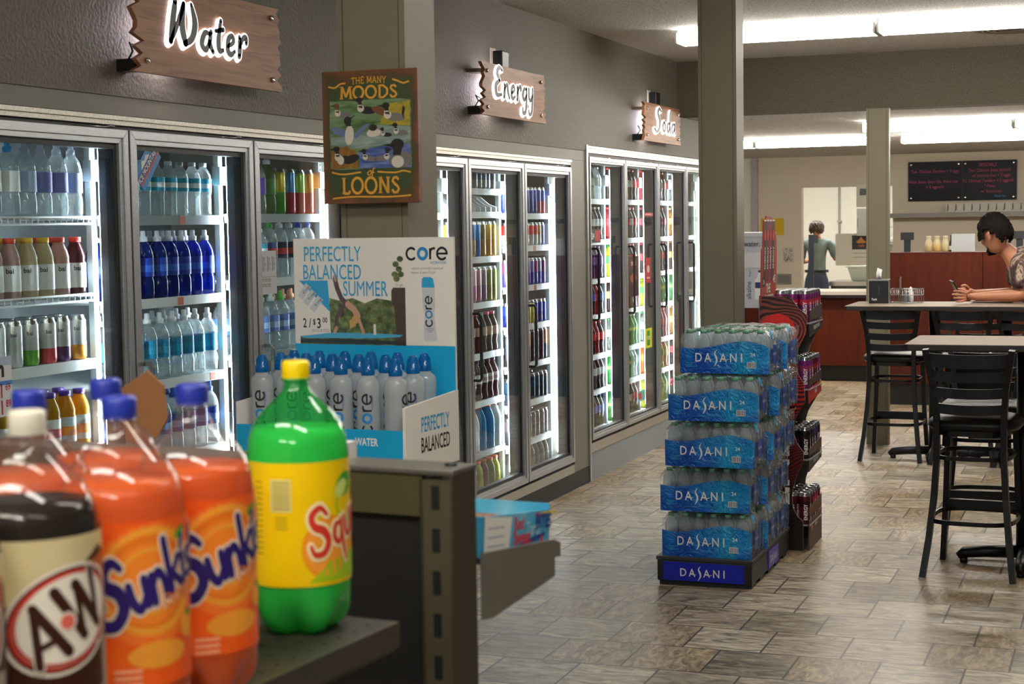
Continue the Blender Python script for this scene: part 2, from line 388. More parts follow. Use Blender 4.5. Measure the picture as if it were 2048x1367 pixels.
# ------------------------------------------------------------------ ceiling lights
DIFF = mat('light diffuser', '#fbfaf2', .5, emit=LAMP, ecol='#fffaf0')
DIFFF = mat('far light diffuser', '#fbfaf2', .5, emit=LAMP*1.5, ecol='#fff8ec')
DIFFK = mat('kitchen light diffuser', '#fbfaf2', .5, emit=KITCHEN_LAMP, ecol='#fffaf2')
HOUS = mat('white lamp housing', '#dcdcd6', .4)
LAMPS = []
def lamp(x0, x1, y, z, label, d=DIFF, wd=.125):
    t = thing('ceiling_light', label, 'light', (0, 0, 0), 0, 'fluorescent ceiling lights')
    MB().box(x0, x1, y-wd*.55, y+wd*.55, z-.016, z-.0005).build('housing', HOUS, t)
    s = [(-wd*.6, -.014), (wd*.6, -.014), (wd-.012, -.024), (wd-.004, -.05), (wd-.014, -.072), (wd-.035, -.082), (-wd+.035, -.082), (-wd+.014, -.072), (-wd+.004, -.05), (-wd+.012, -.024)]
    m = MB().prism(s, x1-x0-.02, (x0+.01, y, z), (0, 1, 0), (0, 0, 1))
    m.build('diffuser', d, t)
    for xe in (x0, x1): MB().box(xe-.005 if xe == x0 else xe-.007, xe+.007 if xe == x0 else xe+.005, y-wd+.004, y+wd-.004, z-.084, z-.022).build('end_cap', HOUS, t)
    return t
lamp(-2.60, -1.41, 9.92, CEIL, 'bright ceiling light over the aisle, the one cut by the column')
lamp(-1.39, -.19, 9.92, CEIL, 'bright ceiling light next to the round air vent')
lamp(-.17, 1.05, 9.92, CEIL, 'third bright light of the run in front of the dropped header')
for r_, y in enumerate((6.6, 2.7, .4, -2.2)):  # unseen lamp rows, added for general and frontal light
    for x0, wh in zip((-1.3,) if r_ < 2 else (-1.9, -.5), ('over',) if r_ < 2 else ('at the cooler side of', 'over')):
        lamp(x0, x0+1.2, y, CEIL, '%s unseen ceiling light added %s the sales floor' % (('first', 'second', 'third', 'fourth')[r_], wh))
lamp(-2.00, -.86, 13.35, CEIL2, 'ceiling light just beyond the column under the header', DIFFF, .11)
lamp(-.84, .30, 13.35, CEIL2, 'ceiling light beyond the header, above the high tables', DIFFF, .11)
lamp(-4.60, -3.35, 15.55, CEIL2, 'far ceiling light over the counter, beside the tall column', DIFFF, .11)
lamp(-3.33, -2.13, 15.55, CEIL2, 'far ceiling light over the counter, between the two columns', DIFFF, .11)
lamp(-1.98, -.80, 15.55, CEIL2, 'far ceiling light in front of the black menu boards', DIFFF, .11)
lamp(-.78, .42, 15.55, CEIL2, 'last far ceiling light beyond the menu boards', DIFFF, .11)
lamp(-4.6, -3.2, 22.3, CEIL2, 'ceiling light inside the white kitchen', DIFFK)
lamp(-2.4, -1.0, 22.3, CEIL2, 'second ceiling light inside the kitchen', DIFFK)
vm = thing('air_vent', 'round ceiling air vent with concentric rings behind the light', 'vent', (-.70, 10.72, CEIL))
rg = MB()
for k in range(5): rg.lathe([(.06+.036*k, -.012-.004*(k % 2)), (.078+.036*k, -.016), (.09+.036*k, -.0015)], 36, 0, cap=False)
rg.build('ring_louver', mat('vent white', '#a39d97', .6), vm)
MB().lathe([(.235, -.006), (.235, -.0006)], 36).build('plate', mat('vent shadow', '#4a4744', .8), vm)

# ------------------------------------------------------------------ cooler fronts
LEDM = mat('cooler light strip', '#ffffff', .5, emit=LED, ecol='#e9f3ff')
POST = mat('pale shelf upright', '#6c7472', .4)
SHELFW = mat('white shelf wire', '#dfe3e2', .4)
RAILW = mat('white price rail', '#eef0f0', .35); RAILG = mat('grey price rail', '#9aa0a6', .35)
GLASS = clear('door glass', '#f2f7f5', ior=1.48, rough=.008)
TAGR = mat('orange price tag', '#d8683a', .5); TAGW = mat('white price tag', '#f3f3ee', .5); HINGE = mat('black hinge gap', '#0d0d10', .5)
CHROME = mat('chrome', '#d6d6d6', .12, metal=1.0)
ORD = ['zero', 'first', 'second', 'third', 'fourth', 'fifth', 'sixth', 'seventh', 'eighth', 'ninth', 'tenth', 'eleventh', 'twelfth', 'thirteenth', 'fourteenth', 'fifteenth', 'sixteenth']
NTH = {2: ['first', 'second'], 3: ['first', 'middle', 'last'], 4: ['first', 'second', 'third', 'last']}
SH_X = -3.25          # front of the price rails
def cooler(bay, ys, z_head0, z_door, z_head1, z_sill, closed):
    """aluminium surround, mullions with light strips, doors"""
    t = thing('display_cooler', 'aluminium surround of the glass-door cooler under the %s sign' % bay, 'cooler', (0, 0, 0))
    y0, y1 = ys[0]-.012, ys[-1]+.012
    MB().box(WX-.12, WX+.004, y0, y1, z_head0, z_head1).box(WX-.02, WX+.012, y0, y1, z_head1-.014, z_head1).build('header', ALUW, t)
    MB().box(WX-.12, WX+.004, y0, y1, z_sill-.078, z_sill-.02).build('sill', ALUW, t)
    MB().box(WX-.11, WX-.012, y0, y1, z_door, z_head0).build('hinge_gap', HINGE, t)
    MB().box(WX-.11, WX-.03, y0, y1, z_sill-.02, z_sill).build('threshold', HINGE, t)
    for yb in ys:
        e = .028 if yb in (ys[0], ys[-1]) else .034
        o = MB().box(WX-.086, WX-.035, yb-e, yb+e, z_sill, z_door).build('mullion', DARK, t)
        s = MB()
        for sg in (-1, 1):
            if (sg < 0 and yb == ys[0]) or (sg > 0 and yb == ys[-1]): continue
            s.box(WX-.0905, WX-.0865, yb+sg*.017-.013, yb+sg*.017+.013, z_sill+.06, z_door-.06)
        s.build('light_strip', LEDM, o)
        MB().box(SH_X-.034, SH_X-.012, yb-.015, yb+.015, .02, z_door+.05).build('shelf_post', POST, t)
        MB().box(SH_X-.03, SH_X+.004, yb-.03, yb+.03, z_door-.165, z_door-.095).build('post_bracket', mat('white bracket', '#b4b8b8', .4), t)
        b = MB()
        for zz in [z_door-.11+.02*k for k in range(5)]: b.box(SH_X-.013, SH_X-.0115, yb-.008, yb+.008, zz, zz+.010)
        b.build('post_slot', DARK, t)
        if closed: pass
    for k in range(len(ys)-1):
        a, b = ys[k]+.006, ys[k+1]-.006
        nm = NTH[len(ys)-1][k] if bay != 'water' else ['outermost', 'first', 'middle', 'last'][k]
        d = thing('cooler_door', '%s glass door of the %s cooler, with aluminium frame' % (nm, bay), 'cooler door', (WX, 0, 0), 0, 'glass doors of the %s cooler' % bay)
        fwd, g = (.046, .017) if bay != 'soda' else (.036, .010)
        f = MB()
        def fr(o0, o1, x0, x1, mi=0):
            # mitred frame between inset o0 and o1
            P = [(a+o0, z_sill+o0), (b-o0, z_sill+o0), (b-o0, z_door-o0), (a+o0, z_door-o0)]
            Q = [(a+o1, z_sill+o1), (b-o1, z_sill+o1), (b-o1, z_door-o1), (a+o1, z_door-o1)]
            m = MB()
            for i in range(4):
                j = (i+1) % 4
                vs = [(x1, *P[i]), (x1, *P[j]), (x1, *Q[j]), (x1, *Q[i]), (x0, *P[i]), (x0, *P[j]), (x0, *Q[j]), (x0, *Q[i])]
                m.add(vs, [(0, 1, 2, 3), (7, 6, 5, 4), (0, 4, 5, 1), (1, 5, 6, 2), (2, 6, 7, 3), (3, 7, 4, 0)], mi)
            return m
        m = fr(0, fwd*.62, -.03, .016); m2 = fr(fwd*.62, fwd, -.03, .010)
        m.v += m2.v; m.f += [[i+len(m.v)-len(m2.v) for i in q] for q in m2.f]; m.m += m2.m; m.sm += m2.sm
        m.build('frame', ALU, d, bevel=.0015)
        fr(fwd, fwd+g, -.034, -.002).build('gasket', RUBBER, d)
        MB().box(-.012, -.006, a+fwd, b-fwd, z_sill+fwd, z_door-fwd).build('glass', GLASS, d)
        zc = .98 if bay != 'soda' else 1.22; hh = .17 if bay != 'soda' else .22
        ya = a+.023
        h = MB().tube([(.014, ya, zc+hh), (.05, ya, zc+hh), (.058, ya, zc+hh-.012), (.058, ya, zc-hh+.012), (.05, ya, zc-hh), (.014, ya, zc-hh)], sec=[(-.007, -.005), (.007, -.005), (.007, .005), (-.007, .005)], upv=(0, 1, 0))
        h.build('handle', CHROME if bay == 'water' else mat('dark handle', '#3c3c40', .3, metal=.8), d)
        MB().tube([(-.006, b-.30, z_door+.004), (-.006, b-.10, z_door+.008), (-.006, b-.07, z_door+.012), (-.004, b-.02, z_door+.010)], .0025, 6).build('hinge_wire', CHROME, d)
    return t
for bn, ys, h0, zd, h1, zs in BAYS: cooler(bn, ys, h0, zd, h1, zs, True)

# ------------------------------------------------------------------ cards and stickers on the door glass
def sticker(name, label, y0, y1, z0, z1, cols, draw, rot=0.0, cat='sticker'):
    t = thing(name, label, cat, (WX-.0055, (y0+y1)/2, (z0+z1)/2)); t.rotation_euler = (rot, 0, 0)
    hw, hh = (y1-y0)/2, (z1-z0)/2
    o = MB().box(0, .0012, -hw, hw, -hh, hh).build('card', mat('card '+cols[0], cols[0], .4), t)
    m = MB(); draw(m, hw, hh)
    if m.v: m.build('print', [mat('print '+c, c, .45) for c in cols[1:]], o)
FO, FX_, FY_ = (.0015, 0, 0), (0, 1, 0), (0, 0, 1)
def d_ice(m, w, h):
    m.flat(rect(2*w, h*.7, (0, 0)), FO, FX_, FY_, 0).flat(rect(2*w, h*.16, (0, -h*.42)), FO, FX_, FY_, 2, lift=.0003).flat(poly([(-w*.5, h*.35), (-w*.2, h*.85), (0, h*.6), (w*.2, h*.8), (w*.45, h*.35)]), FO, FX_, FY_, 1, lift=.0002)
    m.flat(text('ICE MOUNTAIN', .02, .78), FO, FX_, FY_, 1, .021, None, 0, -.010, .0005)
sticker('door_sticker', 'blue spring water sticker stuck aslant on the middle water door', 4.745, 4.905, 1.775, 1.862, ('#1787cc', '#2a3f8f', '#eef2f6', '#d0482c'), d_ice, R(48))
def d_org(m, w, h):
    for k in range(3): m.flat(rect(w*.18, h*.7, (-w*.55+w*.55*k, h*.4)), FO, FX_, FY_, 1).flat(turn_(text('original', 0, .8)), FO, FX_, FY_, 0, .016, None, -w*.30+w*.55*k, h*.4, .0002)
    m.flat(text('hydrate', 0, .8), FO, FX_, FY_, 0, .020, None, -.01, -h*.42).flat(text('smarter.', 0, .8), FO, FX_, FY_, 0, .020, None, -.01, -h*.66).flat(rect(w*1.9, .003, (0, -h*.2)), FO, FX_, FY_, 1)
def turn_(sh): return ([(-q[1], q[0]) for q in sh[0]], sh[1])
sticker('door_card', 'grey card reading hydrate smarter on the last water door', 5.570, 5.708, 1.343, 1.511, ('#cfd2d6', '#5a6070', '#9aa6b8'), d_org, 0, 'card')
def d_prc(m, w, h):
    m.flat(rect(2*w, h*.3, (0, h*.85)), FO, FX_, FY_, 1).flat(rect(2*w, h*.14, (0, h*.12)), FO, FX_, FY_, 2).flat(text('n', .06, 1), FO, FX_, FY_, 3, .05, None, .01, h*.35, .0003)
    for k, s_ in enumerate(('69', '89')): m.flat(text('1', .04, .8), FO, FX_, FY_, 0, .042, None, .012, -h*.35-.050*k).flat(text(s_, .03, .8), FO, FX_, FY_, 0, .022, None, .042, -h*.35+.020-.050*k)
sticker('price_card', 'price card with red numerals on the first water door', 3.935, 4.060, 1.052, 1.231, ('#e4e6ec', '#c8202c', '#b8c4e0', '#4a8ad0', '#15151a'), d_prc, 0, 'card')
def d_bur(m, w, h):
    m.flat(rect(1.7*w, .5*h, (0, h*.62)), FO, FX_, FY_, 0).flat(disc(w*.62, 20, h*.24, (0, -.08*h)), FO, FX_, FY_, 1).flat(rect(1.3*w, .10*h, (0, -.05*h)), FO, FX_, FY_, 2, lift=.0003).flat(text('ENERGY', .02, .8), FO, FX_, FY_, 3, .03, None, 0, h*.55, .0003)
sticker('door_poster', 'brown food poster on the second soda door', 10.535, 10.785, 1.10, 1.370, ('#3a1d14', '#5c2418', '#a8622a', '#c8452a', '#e6d8c8'), d_bur, 0, 'poster')
sticker('hang_tag', 'narrow red tag beside the brown food poster', 10.955, 11.09, 1.178, 1.352, ('#b53a34', '#e8d8d0'), lambda m, w, h: m.flat(disc(w*.5, 16, h*.3, (0, .1*h)), FO, FX_, FY_, 0).flat(rect(w*1.2, h*.12, (0, -.6*h)), FO, FX_, FY_, 0), 0, 'tag')
sticker('door_sticker', 'yellow and green sticker low on the second soda door', 10.925, 11.10, .725, .862, ('#e6e01c', '#2f9a2c', '#f4f4e0'), lambda m, w, h: m.flat(rect(w*.8, h*1.5), FO, FX_, FY_, 0).flat(text('open', .02, .8), FO, FX_, FY_, 1, .04, None, 0, -.01, .0003))
sticker('door_sticker', 'small teal and red sticker near the foot of the second soda door', 10.73, 10.92, .375, .445, ('#7fc4c0', '#d0483a'), lambda m, w, h: m.flat(rect(w*.7, h*1.2, (-w*.4, 0)), FO, FX_, FY_, 0))
sticker('door_sticker', 'thin red strip high on the second soda door', 10.935, 11.155, 1.640, 1.664, ('#c8342c', '#e8d0c8'), lambda m, w, h: m.flat(rect(w*1.5, h*.5), FO, FX_, FY_, 0))
sticker('door_card', 'dark card with red stripes high on the first soda door', 9.722, 9.93, 1.476, 1.560, ('#1c1416', '#b8323a', '#e8e4e0'), lambda m, w, h: m.flat(rect(w*.25, h*1.6, (w*.1, 0)), FO, FX_, FY_, 0).flat(rect(w*.25, h*1.6, (w*.45, 0)), FO, FX_, FY_, 0).flat(rect(w*.25, h*1.6, (w*.8, 0)), FO, FX_, FY_, 0).flat(text('2/4', .02, .8), FO, FX_, FY_, 1, .04, None, -w*.5, -.02), 0, 'card')
# ------------------------------------------------------------------ drinks in the coolers
def ink(c): return mat('ink '+c, c, .45)
def plastic(c): return mat('cap '+c, c, .35)
def fluid(c): return liquid('drink '+c, c)
PET = clear('clear bottle', '#f2f7f7', body=.24, bodycol='#eef6f8', rough=.05, ior=1.55)
PROF = {   # (r, z) with z as share of the height; label from..to; cap from
    'water': dict(r=.0325, H=.20, p=[(.62, 0), (.86, .02), (.94, .06), (.88, .12), (.95, .18), (.88, .24), (.95, .30), (.88, .36), (.97, .44), (1, .47), (1, .70), (.93, .76), (.72, .84), (.42, .905), (.40, .925)], lab=(.46, .70), cap=(.925, 1, .44)),
    'sport': dict(r=.0355, H=.242, p=[(.7, 0), (.95, .02), (1, .08), (1, .26), (.91, .30), (.91, .35), (1, .40), (1, .62), (.95, .68), (.74, .77), (.46, .825), (.40, .84)], lab=(.33, .60), cap=(.84, 1, .42)),
    'juice': dict(r=.034, H=.19, p=[(.85, 0), (.97, .03), (.97, .10), (1, .12), (1, .55), (.95, .60), (.98, .66), (.80, .78), (.56, .88), (.54, .91)], lab=(.12, .55), cap=(.91, 1, .60)),
    'soda': dict(r=.0345, H=.215, p=[(.62, 0), (.92, .02), (1, .07), (.94, .16), (.86, .24), (.90, .32), (1, .44), (1, .60), (.92, .68), (.66, .80), (.42, .88), (.38, .93)], lab=(.42, .64), cap=(.93, 1, .44)),
    'big': dict(r=.046, H=.25, p=[(.8, 0), (.98, .03), (1, .10), (.95, .18), (.95, .36), (1, .45), (1, .62), (.86, .74), (.58, .86), (.50, .90)], lab=(.18, .45), cap=(.90, 1, .52)),
    'can': dict(r=.0315, H=.150), 'slim': dict(r=.0285, H=.155), 'tall': dict(r=.034, H=.190), 'short': dict(r=.0265, H=.135)}
def can_mesh(kind, cols, seg=16):
    P = PROF[kind]; r, H = P['r'], P['H']; mats = [mat('can lid silver', '#c9cbce', .25, metal=1.0)]+[mat('can '+c, c, .28, metal=.35) for c in cols]
    pr = [(r*.80, 0, 0), (r*.84, .002, 0), (r, .010, 1)]; n = len(cols)
    for k in range(n): pr.append((r, .010+(H-.028)*(k+1)/n, k+1))
    pr += [(r*.84, H-.006, 0), (r*.86, H-.001, 0), (r*.80, H, 0), (r*.78, H-.005, 0)]
    return MB().lathe(pr, seg), mats
PRO = {}
def drink(kind, body, cap=None, lab=None, art=None, parts=False, word=None):
    """a bottle or can; a bottle close enough to show them has cap and label as parts"""
    key = (kind, body if isinstance(body, str) else tuple(body), cap, lab, art, parts, word)
    if key in PRO:
        return copy_tree(PRO[key])
    P = PROF[kind]; r, H = P['r'], P['H']
    if 'p' not in P:
        m, mats = can_mesh(kind, [body] if isinstance(body, str) else list(body))
        nm = 'drink_can' if kind in ('can',) else 'energy_drink_can' if kind in ('slim', 'short') else 'tall_can'
        if word: m.wrap(text(word, .02), r+.0004, FACE, H*.66, len(mats), .013); mats.append(BLACK)
        o = m.build(nm, mats); PRO[key] = o; return o
    nm = {'water': 'water_bottle', 'sport': 'sport_water_bottle', 'juice': 'juice_bottle', 'soda': 'soda_bottle', 'big': 'sports_drink_bottle'}[kind]
    bm_ = PET if body == 'clear' else fluid(body) if not body.startswith('t') else clear('tinted '+body, '#'+body[1:], body=.35, bodycol='#'+body[1:], rough=.08)
    seg = 18 if parts else 12
    pr = [(a*r, z*H) for a, z in P['p']]
    c0, c1, cr = P['cap']
    if kind == 'sport': cp = [(cr*r, c0*H), (cr*r*1.04, (c0+.065)*H), (cr*r*.62, (c0+.08)*H), (cr*r*.62, .985*H), (cr*r*.5, H)]
    else: cp = [(cr*r, c0*H), (cr*r, H-.001), (cr*r*.9, H)]
    l0, l1 = P['lab']
    lp = [(r*1.006, l0*H), (r*1.006, l1*H)]
    la = []
    if art: la = [(r*1.010, (l0+(l1-l0)*.25)*H), (r*1.010, (l0+(l1-l0)*.62)*H)]
    if parts:
        o = MB().lathe(pr, seg).build(nm, bm_)
        MB().lathe(cp, 14).build('cap', clear('clear dome cap', '#e9eef2', body=.25, bodycol='#cfdcea', rough=.1) if cap == 'dome' else plastic(cap), o)
        if lab:
            m = MB().lathe(lp, seg, 0, cap=False); ms = [ink(lab)]
            if art: m.lathe(la, seg, 1, cap=False); ms.append(ink(art))
            if word: m.wrap(text(word, .03), r*1.015, FACE, (l0+(l1-l0)*.70)*H, len(ms), .016); ms.append(ink('#23242c'))
            m.build('label', ms, o)
    else:
        m = MB().lathe(pr, seg, 0); ms = [bm_, plastic(cap)]
        m.lathe(cp, 10, 1)
        if lab: m.lathe(lp, seg, 2, cap=False); ms.append(ink(lab))
        if art: m.lathe(la, seg, 3, cap=False); ms.append(ink(art))
        o = m.build(nm, ms)
    PRO[key] = o
    return o
FACE = R(-52)
SHELF_N = ['top', 'second', 'third', 'fourth', 'fifth', 'sixth', 'seventh', 'lowest']
def shelf(bay, nm, y0, y1, z, j, rail='white', tags=()):
    t = thing('cooler_shelf', '%s shelf behind the %s glass door of the %s cooler' % (SHELF_N[j], nm, bay), 'shelf', (SH_X, 0, z), 0, 'shelves of the %s cooler' % bay)
    d = MB().box(-.55, -.004, y0+.024, y1-.024, -.008, -.0005)
    d.build('deck', SHELFW, t)
    if rail == 'wire':
        q = MB().tube([(0, y0+.02, 0), (0, y1-.02, 0)], .004, 6).tube([(0, y0+.02, -.022), (0, y1-.02, -.022)], .004, 6)
        k = y0+.03
        while k < y1-.03: q.tube([(0, k, -.022), (0, k, 0)], .0022, 5); k += .03
        q.build('front_wire', SHELFW, t)
    else:
        o = MB().box(-.004, .002, y0+.008, y1-.014, -.032, .002).build('price_rail', RAILW if rail == 'white' else RAILG, t)
        for ty, c in tags: MB().box(.002, .0032, y1-ty-.019, y1-ty+.019, -.030, -.001).build('price_tag', TAGR if c == 'r' else TAGW, o)
    return t
LOOK = {}
def fill(bay, nm, y1, z, j, items, pitch=.083, first=.075, x=SH_X-.040, back=None):
    """items run from the lit upright at the far side of the door towards its handle; each is (look, group, args)"""
    for i, (look, grp, a) in enumerate(items):
        o = drink(*a[:-1], **a[-1]) if isinstance(a[-1], dict) else drink(*a)
        o.location = (x-random.uniform(0, .006), y1-first-pitch*i+random.uniform(-.003, .003), z+.0002)
        o.rotation_euler = (0, 0, R(random.choice((0, 0, 8, -10, 15))))
        w_ = '%s, %s from lit post, %s shelf%s, %s %s door' % (look, ORD[i+1], SHELF_N[j], ' rear' if back else '', nm, bay)
        tag(o, w_, 'can' if 'can' in o.name else 'bottle', '%s on the %s shelf, %s %s door' % (grp, SHELF_N[j], nm, bay))
PT = dict(parts=True)
def rep(n, *it): return [it[k % len(it)] for k in range(n)]
def B(look, grp, *a, **k): return (look, grp, tuple(a)+(dict(k),))

# --- water cooler
DY = BAYS[0][1]
CW = B('clear sport bottle with dome cap', 'clear sport bottles', 'sport', 'clear', 'dome', '#aebfe0', parts=True)
CW2 = B('clear sport bottle with violet print', 'clear sport bottles', 'sport', 'clear', 'dome', '#7f84c8', parts=True)
CB = B('clear bottle with blue cap', 'blue-capped bottles', 'sport', 'clear', '#1e93d2', '#eef1f2', parts=True)
RB = B('white-labelled bottle with red cap', 'white-labelled red-capped bottles', 'juice', '#c9a59a', '#d7402f', '#f4f4f4', parts=True, word='bai')
YB_ = B('white-labelled bottle with yellow cap', 'white-labelled bottles', 'juice', '#d8c8a0', '#e2b21c', '#f4f4f4', parts=True, word='bai')
DR = B('dark red bottle with red cap', 'dark red bottles', 'juice', '#4a1216', '#d7402f', '#efe9e6', '#efe9e6', parts=True, word='bai')
def SC(c, nm_): return B('silver can with %s base' % nm_, 'silver cans', 'can', (c, '#d9dcde', '#dfe2e3'), word='bai')
CN = [SC('#e8a23a', 'orange'), SC('#5a3a66', 'purple'), SC('#d0555a', 'red'), SC('#74b44a', 'green'), SC('#e2e4e4', 'white')]
NE = B('amber juice with purple cap', 'juice bottles', 'juice', '#c98f1a', '#4b2a86', '#c9dde4', '#ef9a3a', parts=True)
NR = B('amber juice with red label', 'juice bottles', 'juice', '#b98a1c', '#4b2a86', '#eef0ee', '#d43a44', parts=True)
IM = B('small clear bottle with teal label', 'teal-labelled bottles', 'water', 'clear', '#e9edf0', '#2aa2c4', '#e8f2f4', parts=True)
IS = B('teal-labelled sport bottle', 'teal-labelled sport bottles', 'sport', 'clear', '#eceef2', '#1d87ae', '#2a9cc0', parts=True)
BL = B('blue sport drink with white cap', 'blue sport drinks', 'sport', 't2f4fc0', '#e4e7ee', '#1f3cab', '#3c6cd8', parts=True)
DB = B('clear bottle with deep blue label', 'deep blue bottles', 'sport', 'clear', '#2b4ea8', '#24489e', '#7fa4dc', parts=True)
def TC(c, d, nm_): return B('tall %s can' % nm_, 'tall colourful cans', 'tall', (c, d))
T4 = [TC('#c0452c', '#e8902c', 'orange'), TC('#c13a34', '#8fc84a', 'green and red'), TC('#b23a3c', '#4a86c0', 'blue and red'), TC('#4aa03a', '#d8c83a', 'yellow and green')]
GB = B('clear green bottle with white cap', 'green bottles', 'sport', 't9cc27a', '#e9edf0', '#4f8a46', parts=True)
PB = B('clear bottle with purple label', 'purple bottles', 'sport', 'clear', '#e9edf0', '#5a44a8', parts=True)
def W3(c, l, nm_): return B('clear bottle with %s cap' % nm_, 'clear water bottles', 'sport', 'clear', c, l, '#c33a3e', parts=True)
def W4(c, nm_): return B('flavoured water with %s cap' % nm_, 'flavoured water bottles', 'sport', 'clear', c, '#5f86cf', '#a9c8ec', parts=True)
def rows(bay, nm, y0, y1, spec):
    for j, (z, rail, tags, items, pitch, back) in enumerate(spec):
        shelf(bay, nm, y0, y1, z, j, rail, tags)
        n = int((y1-y0-.10)/pitch)
        it = items(n) if callable(items) else items
        fill(bay, nm, y1, z, j, it, pitch)
        if back: fill(bay, nm, y1, z, j, it, pitch, .075, SH_X-.040-.085, True)
rows('water', 'first', DY[1], DY[2], [
    (1.645, 'wire', (), lambda n: [CW, CW2, CW2, CW, CB, CB, CB, CB], .083, False),
    (1.390, 'wire', (), lambda n: [DR, RB, YB_, YB_, RB, RB, YB_, RB], .085, True),
    (1.172, 'white', (), lambda n: CN+[CN[4], CN[4], CN[4]], .085, True),
    (.885, 'white', (), lambda n: [NE, NE, NR, NE, NR, NR, NE, NE], .080, True),
    (.60, 'white', (), lambda n: rep(n, NR, NE), .083, False)])
rows('water', 'middle', DY[2], DY[3], [
    (1.648, 'grey', ((.30, 'r'),), lambda n: rep(n, IM), .082, False),
    (1.354, 'white', ((.33, 'r'),), lambda n: rep(n, BL), .084, True),
    (1.060, 'white', ((.12, 'r'),), lambda n: rep(n, IS), .083, True),
    (.780, 'white', (), lambda n: rep(n, DB), .083, True),
    (.49, 'white', (), lambda n: rep(n, IM), .083, False)])
rows('water', 'last', DY[3], DY[4], [
    (1.654, 'grey', (), lambda n: T4+[GB, PB, PB, PB], .083, False),
    (1.396, 'white', (), lambda n: [W3('#2a5cc0', '#2f3f7c', 'blue'), W3('#2a5cc0', '#2f3f7c', 'blue'), W3('#dfe3e6', '#232c4c', 'white'), W3('#dfe3e6', '#232c4c', 'white'), W3('#2f9a4a', '#3a4c7c', 'green'), IM, IM, IM], .083, False),
    (1.098, 'grey', ((.10, 'w'), (.3, 'w')), lambda n: [W4('#e7a07c', 'peach'), W4('#e7a07c', 'peach'), W4('#e7a07c', 'peach'), W4('#58b440', 'green'), W4('#e6e9ec', 'white'), W4('#e6e9ec', 'white'), W4('#3f7ec8', 'blue'), W4('#3f7ec8', 'blue')], .083, True),
    (.79, 'white', (), lambda n: rep(n, W3('#dfe3e6', '#3a4c7c', 'white')), .083, False),
    (.49, 'white', (), lambda n: rep(n, DB), .083, False)])

# --- energy drink cooler
EY = BAYS[1][1]
def can2(kind, cols, nm_): return B('%s can' % nm_, 'cans', kind, tuple(cols))
def bot(kind, body, cap, lab, nm_, art=None): return B('%s bottle' % nm_, 'bottles', kind, body, cap, lab, art)
rows('energy', 'first', EY[0], EY[1], [
    (1.66, 'white', (), lambda n: rep(4, can2('tall', ('#d8d8d4', '#f0f0ee'), 'white')), .076, False),
    (1.42, 'white', (), lambda n: [can2('tall', ('#d83a34', '#e8e4e0'), 'red and white'), can2('tall', ('#d83a34', '#e8e4e0'), 'red and white'), can2('tall', ('#b09a60', '#d8c890'), 'gold'), can2('tall', ('#e0e0da', '#d0d0c8'), 'pale')], .076, False),
    (1.17, 'white', (), lambda n: rep(4, can2('tall', ('#c0302c', '#401818'), 'dark red')), .076, False)])
G1 = can2('tall', ('#d59b1e', '#e6b93c'), 'gold'); G2 = can2('tall', ('#c58a2a', '#8a7c30'), 'bronze'); G3 = can2('tall', ('#1c69c8', '#2a86dc'), 'bright blue'); G4 = can2('tall', ('#cfa33a', '#3a76b8'), 'blue and yellow')
O1 = can2('tall', ('#7f7a22', '#8f9a3e'), 'olive'); O2 = can2('tall', ('#8c6a88', '#a98aa8'), 'mauve'); O3 = can2('tall', ('#c080a0', '#e0b4c4'), 'pink')
K1 = bot('soda', '#4a2f26', '#d8386e', '#b89a86', 'coffee drink with pink cap'); K2 = bot('soda', '#4a2f26', '#2f8a3e', '#b89a86', 'coffee drink with green cap')
V1 = bot('soda', '#5e2a35', '#3b1c22', '#e2dfd9', 'maroon drink', '#b98f94'); V2 = bot('soda', 'tb09a9a', '#5a3138', '#e9e6e2', 'pale rose drink')
S1_ = bot('big', '#dfe6e2', '#e8622a', '#e9efec', 'white sports drink'); S2_ = bot('big', '#169cd8', '#e8622a', '#0f86c4', 'blue sports drink'); S3_ = bot('juice', '#b5b428', '#e8622a', '#a8a628', 'yellow sports drink'); S4_ = bot('juice', '#7a8a2c', '#e8622a', '#6f7f28', 'green sports drink'); S5_ = bot('juice', '#8a2a20', '#e8622a', '#7c241c', 'red sports drink')
W1_ = can2('can', ('#c9ced6', '#8f9cb4', '#e4e7ea'), 'silver white')
rows('energy', 'middle', EY[1], EY[2], [
    (1.790, 'white', (), lambda n: rep(8, W1_), .066, False),
    (1.427, 'white', (), lambda n: [G1, G1, G2, G3, G4, G3, G1, G2, G1], .077, False),
    (1.183, 'white', (), lambda n: [O1, O1, O2, O3, O3, O2, O1, O1, O1], .077, False),
    (.910, 'white', ((.12, 'w'),), lambda n: [K1, K1, K2, K1, K1, K2, K1, K1], .083, False),
    (.655, 'white', (), lambda n: [V1, V1, V1, V2, V2, V1, V2, V1], .083, False),
    (.382, 'grey', (), lambda n: [S1_, S2_, S2_, S1_, S2_, S1_], .112, False),
    (.135, 'white', (), lambda n: [S3_, S4_, S5_, S3_, S5_, S4_, S5_, S3_], .083, False)])
t = thing('can_dispenser', 'white plastic can dispenser high behind the middle glass door of the energy cooler', 'dispenser', (SH_X, EY[1], 1.664))
MB().box(-.42, -.006, .03, EY[2]-EY[1]-.03, -.006, 0).box(-.004, .002, .01, EY[2]-EY[1]-.014, -.03, .004).build('tray', RAILW, t)
for k in range(10):
    y_ = .05+.078*k
    MB().prism([(-.01, 0), (-.40, 0), (-.40, .112), (-.20, .112), (-.10, .085), (-.05, .045), (-.01, .03)], .012, (0, y_+.012, 0), (1, 0, 0), (0, 0, 1)).build('divider', RAILW, t)
def sl(a, b, nm_, k='slim'): return can2(k, (a, b), nm_)
